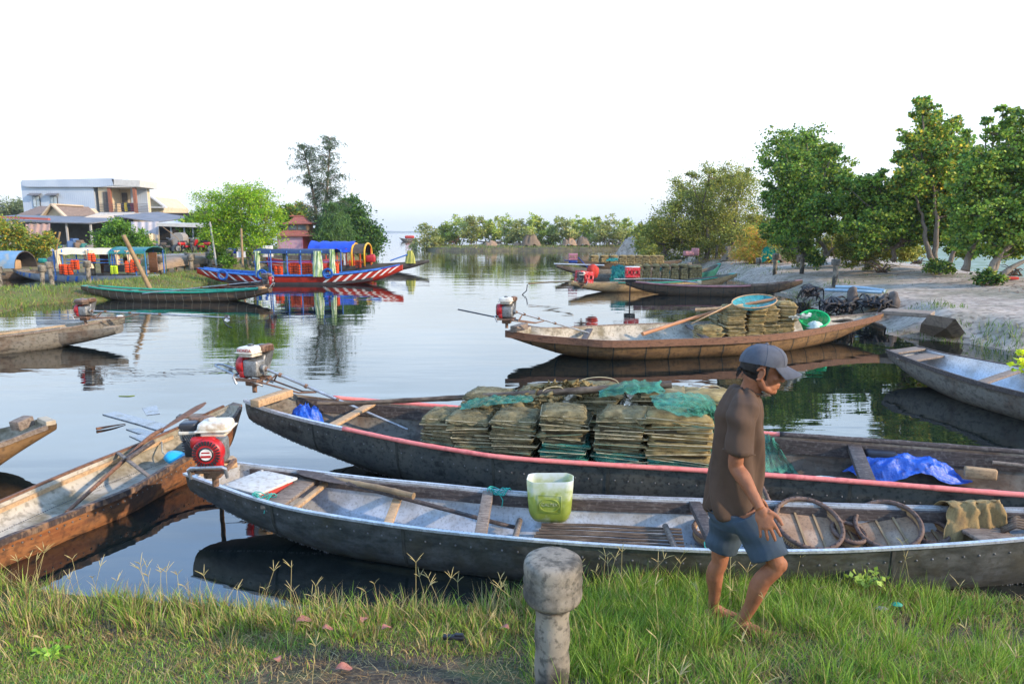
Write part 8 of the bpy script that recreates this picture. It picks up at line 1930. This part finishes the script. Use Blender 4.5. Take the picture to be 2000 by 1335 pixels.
# short turf and litter
n = 185000; y = rs.uniform(1.35, 4.6, n); x = rs.uniform(-1.25, 1.05, n) * (y * .82 + .25); h_, sd_ = bank_h(x, y)
bare = nz_arr(x, y, 1.1, 4); patch = 1.3 * np.exp(-(((x + .45) / .85) ** 2 + ((y - 2.75) / .34) ** 2)) + np.exp(-(((x - 2.6) / .7) ** 2 + ((y - 3.35) / .35) ** 2)) + .5 * np.exp(-(((x - .55) / .25) ** 2 + ((y - 2.3) / .2) ** 2))
patch0 = patch; keep = (sd_ > .03) & (rs.uniform(0, 1, n) > np.clip(patch * 1.7 + (bare > .15) * .55, 0, .96)); x, y, h_, sd_, bare, patch = x[keep], y[keep], h_[keep], sd_[keep], bare[keep], patch[keep]; n = len(x)
L = rs.uniform(.018, .05, n) * (1 + .6 * (x > .3)); W = rs.uniform(.003, .006, n); dry = rs.uniform(0, 1, n) < (.25 + .3 * (nz_arr(x, y, 2.3, 9) > .1) + .8 * patch)
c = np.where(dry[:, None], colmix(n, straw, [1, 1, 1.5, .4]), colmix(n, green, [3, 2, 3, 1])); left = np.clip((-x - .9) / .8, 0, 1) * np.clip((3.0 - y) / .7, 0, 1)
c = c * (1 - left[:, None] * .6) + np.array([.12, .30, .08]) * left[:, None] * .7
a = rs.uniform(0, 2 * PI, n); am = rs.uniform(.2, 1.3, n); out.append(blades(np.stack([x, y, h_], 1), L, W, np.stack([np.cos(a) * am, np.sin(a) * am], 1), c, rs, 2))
# dry thatch lying flat
n = 30000; y = rs.uniform(1.35, 4.4, n); x = rs.uniform(-1, 1, n) * (y * .82 + .2); h_, sd_ = bank_h(x, y); keep = (sd_ > .02) & ((x < .3) | (rs.uniform(0, 1, n) < .35)); x, y, h_ = x[keep], y[keep], h_[keep]; n = len(x)
a = rs.uniform(0, 2 * PI, n); am = rs.uniform(2.5, 5, n); out.append(blades(np.stack([x, y, h_ + .003], 1), rs.uniform(.010, .026, n), rs.uniform(.002, .005, n), np.stack([np.cos(a) * am, np.sin(a) * am], 1), colmix(n, straw + [(.12, .07, .04)], [1, 2, 3, .5, 2]), rs, 2, 0))
# tufts
def tufts(nt, xr, yfun, per, Lr, pal, wts, spread=.05, W=(.003, .0065), lean=(.1, .8), mask=None):
 for _ in range(nt):
  cx = rs.uniform(*xr); cy = yfun(cx)
  if mask and not mask(cx, cy): continue
  hh, ss = bank_h(np.array([cx]), np.array([cy]))
  if ss[0] < -.04 or (((cx + .35) / .75) ** 2 + ((cy - 2.76) / .33) ** 2 < 1 and rs.uniform() < .8): continue
  if (((cx - 1.33) / .30) ** 2 + ((cy - 3.08) / .30) ** 2 < 1 or ((cx - 1.17) / .12) ** 2 + ((cy - 3.52) / .16) ** 2 < 1) and rs.uniform() < .88: continue
  m = int(rs.uniform(.5, 1.5) * per); s_ = rs.uniform(.6, 1.3); x = cx + rs.normal(size=m) * spread * s_; y = cy + rs.normal(size=m) * spread * s_; hz, sz = bank_h(x, y); hz = np.where(sz < 0, -.02, hz)
  a = np.arctan2(y - cy, x - cx) + rs.normal(size=m) * .5; am = rs.uniform(lean[0], lean[1], m); lf = rs.uniform(.7, 1.25)
  out.append(blades(np.stack([x, y, hz - .005], 1), rs.uniform(Lr[0], Lr[1], m) * lf, rs.uniform(W[0], W[1], m), np.stack([np.cos(a) * am, np.sin(a) * am], 1), colmix(m, pal, wts), rs, 4))
shore = lambda cx: np.interp(cx, [p[0] for p in fore_poly[1:-1]], [p[1] for p in fore_poly[1:-1]])
GG = green + [(.30, .42, .08)] + straw
tufts(230, (-4.6, .4), lambda cx: shore(cx) - abs(rs.normal()) * .30 - .04, 40, (.06, .17), GG, [2, 2, 2, 1, 2, 3.5, 2.5, 1.6, 1.5], W=(.003, .007))
tufts(140, (-4.4, .4), lambda cx: rs.uniform(1.9, 3.9), 26, (.03, .08), GG, [1.5, 1.5, 1, 1, 1, 3.5, 3, 2.5, 1.5], mask=lambda x, y: not (-1.2 < x < .2 and y < 3.0) or rs.uniform() < .2)
tufts(520, (.15, 2.9), lambda cx: shore(cx) - abs(rs.normal()) * .75 - .04, 48, (.08, .19), GG, [4, 4, 4, 2, 1, .7, .5, .4, .3], mask=lambda x, y: y > 1.7 and not (x > 2.05 and y > 3.0 and rs.uniform() < .8))
tufts(240, (.0, 3.0), lambda cx: rs.uniform(1.6, 3.2), 44, (.05, .13), GG, [4, 3, 4, 2, 1, .8, .6, .5, .3])
tufts(70, (-3.6, -1.2), lambda cx: rs.uniform(1.9, 3.0), 60, (.03, .07), [(.14, .34, .09), (.10, .26, .06), (.2, .42, .10)], [1, 1, 1], spread=.09)
for (px, py) in ((1085, 1325), (1045, 1330), (1110, 1315)):
 q = P(px, py, .55); tufts(3, (q.x - .06, q.x + .06), lambda cx: q.y + rs.uniform(-.08, .03), 50, (.08, .16), GG, [4, 3, 3, 2, 1, .5, .3, .3, .2])
Vs, Fs, Cs = [], [], []; o_ = 0
for V, F, C in out: Vs.append(V); Fs.append(F + o_); Cs.append(C); o_ += len(V)
g = link(bpy.data.objects.new('grass', np_mesh('grass', np.concatenate(Vs), np.concatenate(Fs), GR, colors=np.concatenate(Cs)))); tag(g, kind='stuff')
# seeding stalks with splayed spikes
st_m = M('seed_stalk', (.50, .38, .20), (.36, .26, .13), (.42, .36, .14), rough=.8, scale=30)
mb = MB()
for _ in range(95):
 cx = rs.uniform(-3.4, 2.6); cy = shore(cx) - abs(rs.normal()) * .22 - .03
 if rs.uniform() < .25: cy = rs.uniform(2.0, 3.8)
 hz, ss = bank_h(np.array([cx]), np.array([cy]));
 if ss[0] < 0: continue
 L = rs.uniform(.16, .34); d = Vector((rs.normal() * .3, rs.normal() * .2, 1)).normalized(); p0 = Vector((cx, cy, float(hz[0]))); p1 = p0 + d * L
 mb.tube([p0, p0.lerp(p1, .5) + Vector((0, 0, .01)), p1], [.0016, .0014, .0011], 4, caps=False)
 for k in range(rs.randint(3, 6)):
  a = rs.uniform(0, 2 * PI); e = p1 + (d * .7 + Vector((math.cos(a), math.sin(a), .1)) * .8).normalized() * rs.uniform(.04, .08); mb.tube([p1, p1.lerp(e, .5) + Vector((0, 0, .004)), e], [.0012, .0020, .0008], 4, caps=False)
sk_ = mb.build('grass_stalks', st_m, kind='stuff')
# fine leafy weeds: sprig by the man, seedling left
def sprig(c, n, L, label, pal, seed):
 r_ = np.random.RandomState(seed); rt = root('weed_plant', c.to_tuple(), label, 'plant'); pts = []; mb = MB()
 for k in range(n):
  a = r_.uniform(0, 2 * PI); d = Vector((math.cos(a) * .8, math.sin(a) * .5, r_.uniform(.4, 1))).normalized(); e = c + d * L * r_.uniform(.5, 1); mb.tube([c, c.lerp(e, .5) + Vector((0, 0, .02)), e], .002, 4, caps=False)
  for j in range(7): p = c.lerp(e, .3 + .1 * j); pts.append((p.x, p.y, p.z))
 V, F, C = leaf_mesh(np.array(pts), .042, np.array(pal), r_, .7, .8); o = link(bpy.data.objects.new('leaves', np_mesh('leaves', V - np.array(c), F, LEAF, colors=C))); o.parent = rt
 mb.build('stem', M('green_stem', (.15, .25, .05)), rt)
q = P(1690, 1150, .14); sprig(q, 9, .20, 'pale leafy weed in the grass right of the man, by the hull', [(.35, .5, .08), (.45, .58, .12)], 1)
q = P(92, 1230, .35); q.z = fore_h(q.x, q.y); sprig(q, 5, .16, 'bright seedling with round leaves in the left foreground', [(.30, .55, .06), (.38, .6, .1)], 2)
# debris on the bank
q = P(886, 1250, .3); z = fore_h(q.x, q.y); q = P(886, 1250, z); mb = MB(); mb.box(q + Vector((0, 0, .02)), (.12, .035, .022), R(-5), r=.008); mb.box(q + Vector((.03, 0, .035)), (.05, .025, .012), R(-5), r=.004); mb.build('charred_stick', black_m, smooth=True, label='short black charred stick lying in the short grass', cat='stick')
dl = M('dead_leaf', (.32, .10, .07), (.22, .08, .05), (.4, .17, .12), rough=.8, scale=20)
for i, (px, py, r_) in enumerate(((594, 1214, .045), (712, 1212, .035), (640, 1230, .03), (755, 1228, .03), (672, 1308, .04), (1440, 1316, .06), (540, 1290, .03), (985, 1228, .03), (1290, 1230, .03))):
 q = P(px, py, .3); z = fore_h(q.x, q.y); q = P(px, py, z); rows = []; an = rnd.uniform(0, 3)
 for j in range(7):
  t = j / 6; w_ = r_ * .75 * math.sin(PI * (t * .92 + .04)) ** .8; rows.append([q + rotz((r_ * 2 * (t - .5), w_ * s, 0), an) + Vector((0, 0, .012 + .25 * abs(s) * w_ + .01 * math.sin(t * 5))) for s in (-1, -.5, 0, .5, 1)])
 mb = MB(); mb.grid(rows); mb.build('dead_leaf', dl, smooth=True, label=('largest reddish dead leaf at the water edge grass', 'round orange dead leaf by the tall straw tuft', 'curled red leaf below the largest one', 'small red leaf right of the straw tuft', 'flat orange leaf on the bare soil', 'big tan leaf curled under the walking man', 'brown leaf in the left straw', 'brown leaf beside the concrete post', 'brown leaf between the post and the man')[i], cat='leaf', group='dead leaves on the bank')
for i, (px, py, c) in enumerate(((1752, 1180, 'green_paint'), (1722, 1188, 'junk_grey'))):
 q = P(px, py, .35); z = fore_h(q.x, q.y); q = P(px, py, z); crumple('litter', q, .035, .02, .014, _mats[c], ('green and white wrapper scrap on the dark soil', 'white plastic scrap left of the green wrapper', 'grey scrap by the hull', 'pale bag scrap below the green wrapper', 'white scrap in the grass under the man')[i], 'litter', seed=i + 3, n=10)
# ---------------- far grass on the other banks
out = []
def field(poly, hf, xs, ys, n, Lr, W, pal, wts, ratio=True, sdmin=.05, sdmax=99, mask=None):
 y = rs.uniform(ys[0], ys[1], n); x = rs.uniform(xs[0], xs[1], n) * (y if ratio else 1); sd_ = seg_dist(x, y, poly); h_ = hf(x, y, sd_); keep = (sd_ > sdmin) & (sd_ < sdmax)
 if mask is not None: keep &= mask(x, y)
 x, y, h_ = x[keep], y[keep], h_[keep]; n = len(x); a = rs.uniform(0, 2 * PI, n); am = rs.uniform(.1, 1.0, n); hmul = .5 + 1.0 * np.clip(nz_arr(x, y, .8, 2) + .4, 0, 1)
 c = colmix(n, pal, wts) * (1 + .5 * nz_arr(x, y, .5, 6))[:, None]
 out.append(blades(np.stack([x, y, h_ - .01], 1), rs.uniform(Lr[0], Lr[1], n) * hmul, np.full(n, W), np.stack([np.cos(a) * am, np.sin(a) * am], 1), c, rs, 2))
FG = [(.16, .24, .035), (.22, .29, .05), (.11, .18, .03), (.32, .26, .09), (.30, .15, .07)]
field(lpen, hpen, (-.95, -.28), (19, 45), 52000, (.08, .24), .022, FG, [3, 3, 2, 1.2, .5], sdmin=-.05)
field(lvil, hvil, (-.95, -.2), (42, 60), 9000, (.15, .5), .05, FG, [2, 2, 3, 1, .2])
field(spit, hspit, (-.16, .3), (84, 97), 9000, (.1, .35), .07, FG, [2, 2, 2, 2, .3])
field(rlan, lambda x, y, s: hsand(x, y, s), (.2, 1.0), (11, 60), 60000, (.06, .22), .018, [(.12, .2, .04), (.18, .27, .05), (.08, .14, .03), (.28, .28, .09)], [2, 2, 2, 1], sdmin=0.0, sdmax=1.9, mask=lambda x, y: nz_arr(x, y, .55, 21) > .02)
field(rlan, lambda x, y, s: hsand(x, y, s), (.3, 1.1), (12, 40), 14000, (.05, .16), .014, [(.12, .2, .04), (.2, .28, .05), (.08, .14, .03)], [1, 1, 1], sdmin=1.9, sdmax=14, mask=lambda x, y: nz_arr(x, y, .8, 33) > .38)
Vs, Fs, Cs = [], [], []; o_ = 0
for V, F, C in out: Vs.append(V); Fs.append(F + o_); Cs.append(C); o_ += len(V)
g = link(bpy.data.objects.new('ground_cover', np_mesh('ground_cover', np.concatenate(Vs), np.concatenate(Fs), GR, colors=np.concatenate(Cs)))); tag(g, kind='stuff')
# ---------------- the air over the lagoon
mh = bpy.data.materials.new('haze_air'); mh.use_nodes = True; t_ = mh.node_tree; t_.nodes.clear()
oo = t_.nodes.new('ShaderNodeOutputMaterial'); pv = t_.nodes.new('ShaderNodeVolumePrincipled'); pv.inputs['Color'].default_value = (.90, .95, 1, 1); pv.inputs['Density'].default_value = .00030; pv.inputs['Anisotropy'].default_value = .2
t_.links.new(pv.outputs[0], oo.inputs['Volume'])
mb = MB(); mb.box((0, 2000, 29), (9600, 4400, 62)); mb.build('haze', mh, kind='stuff', loc=(0, 0, 0))
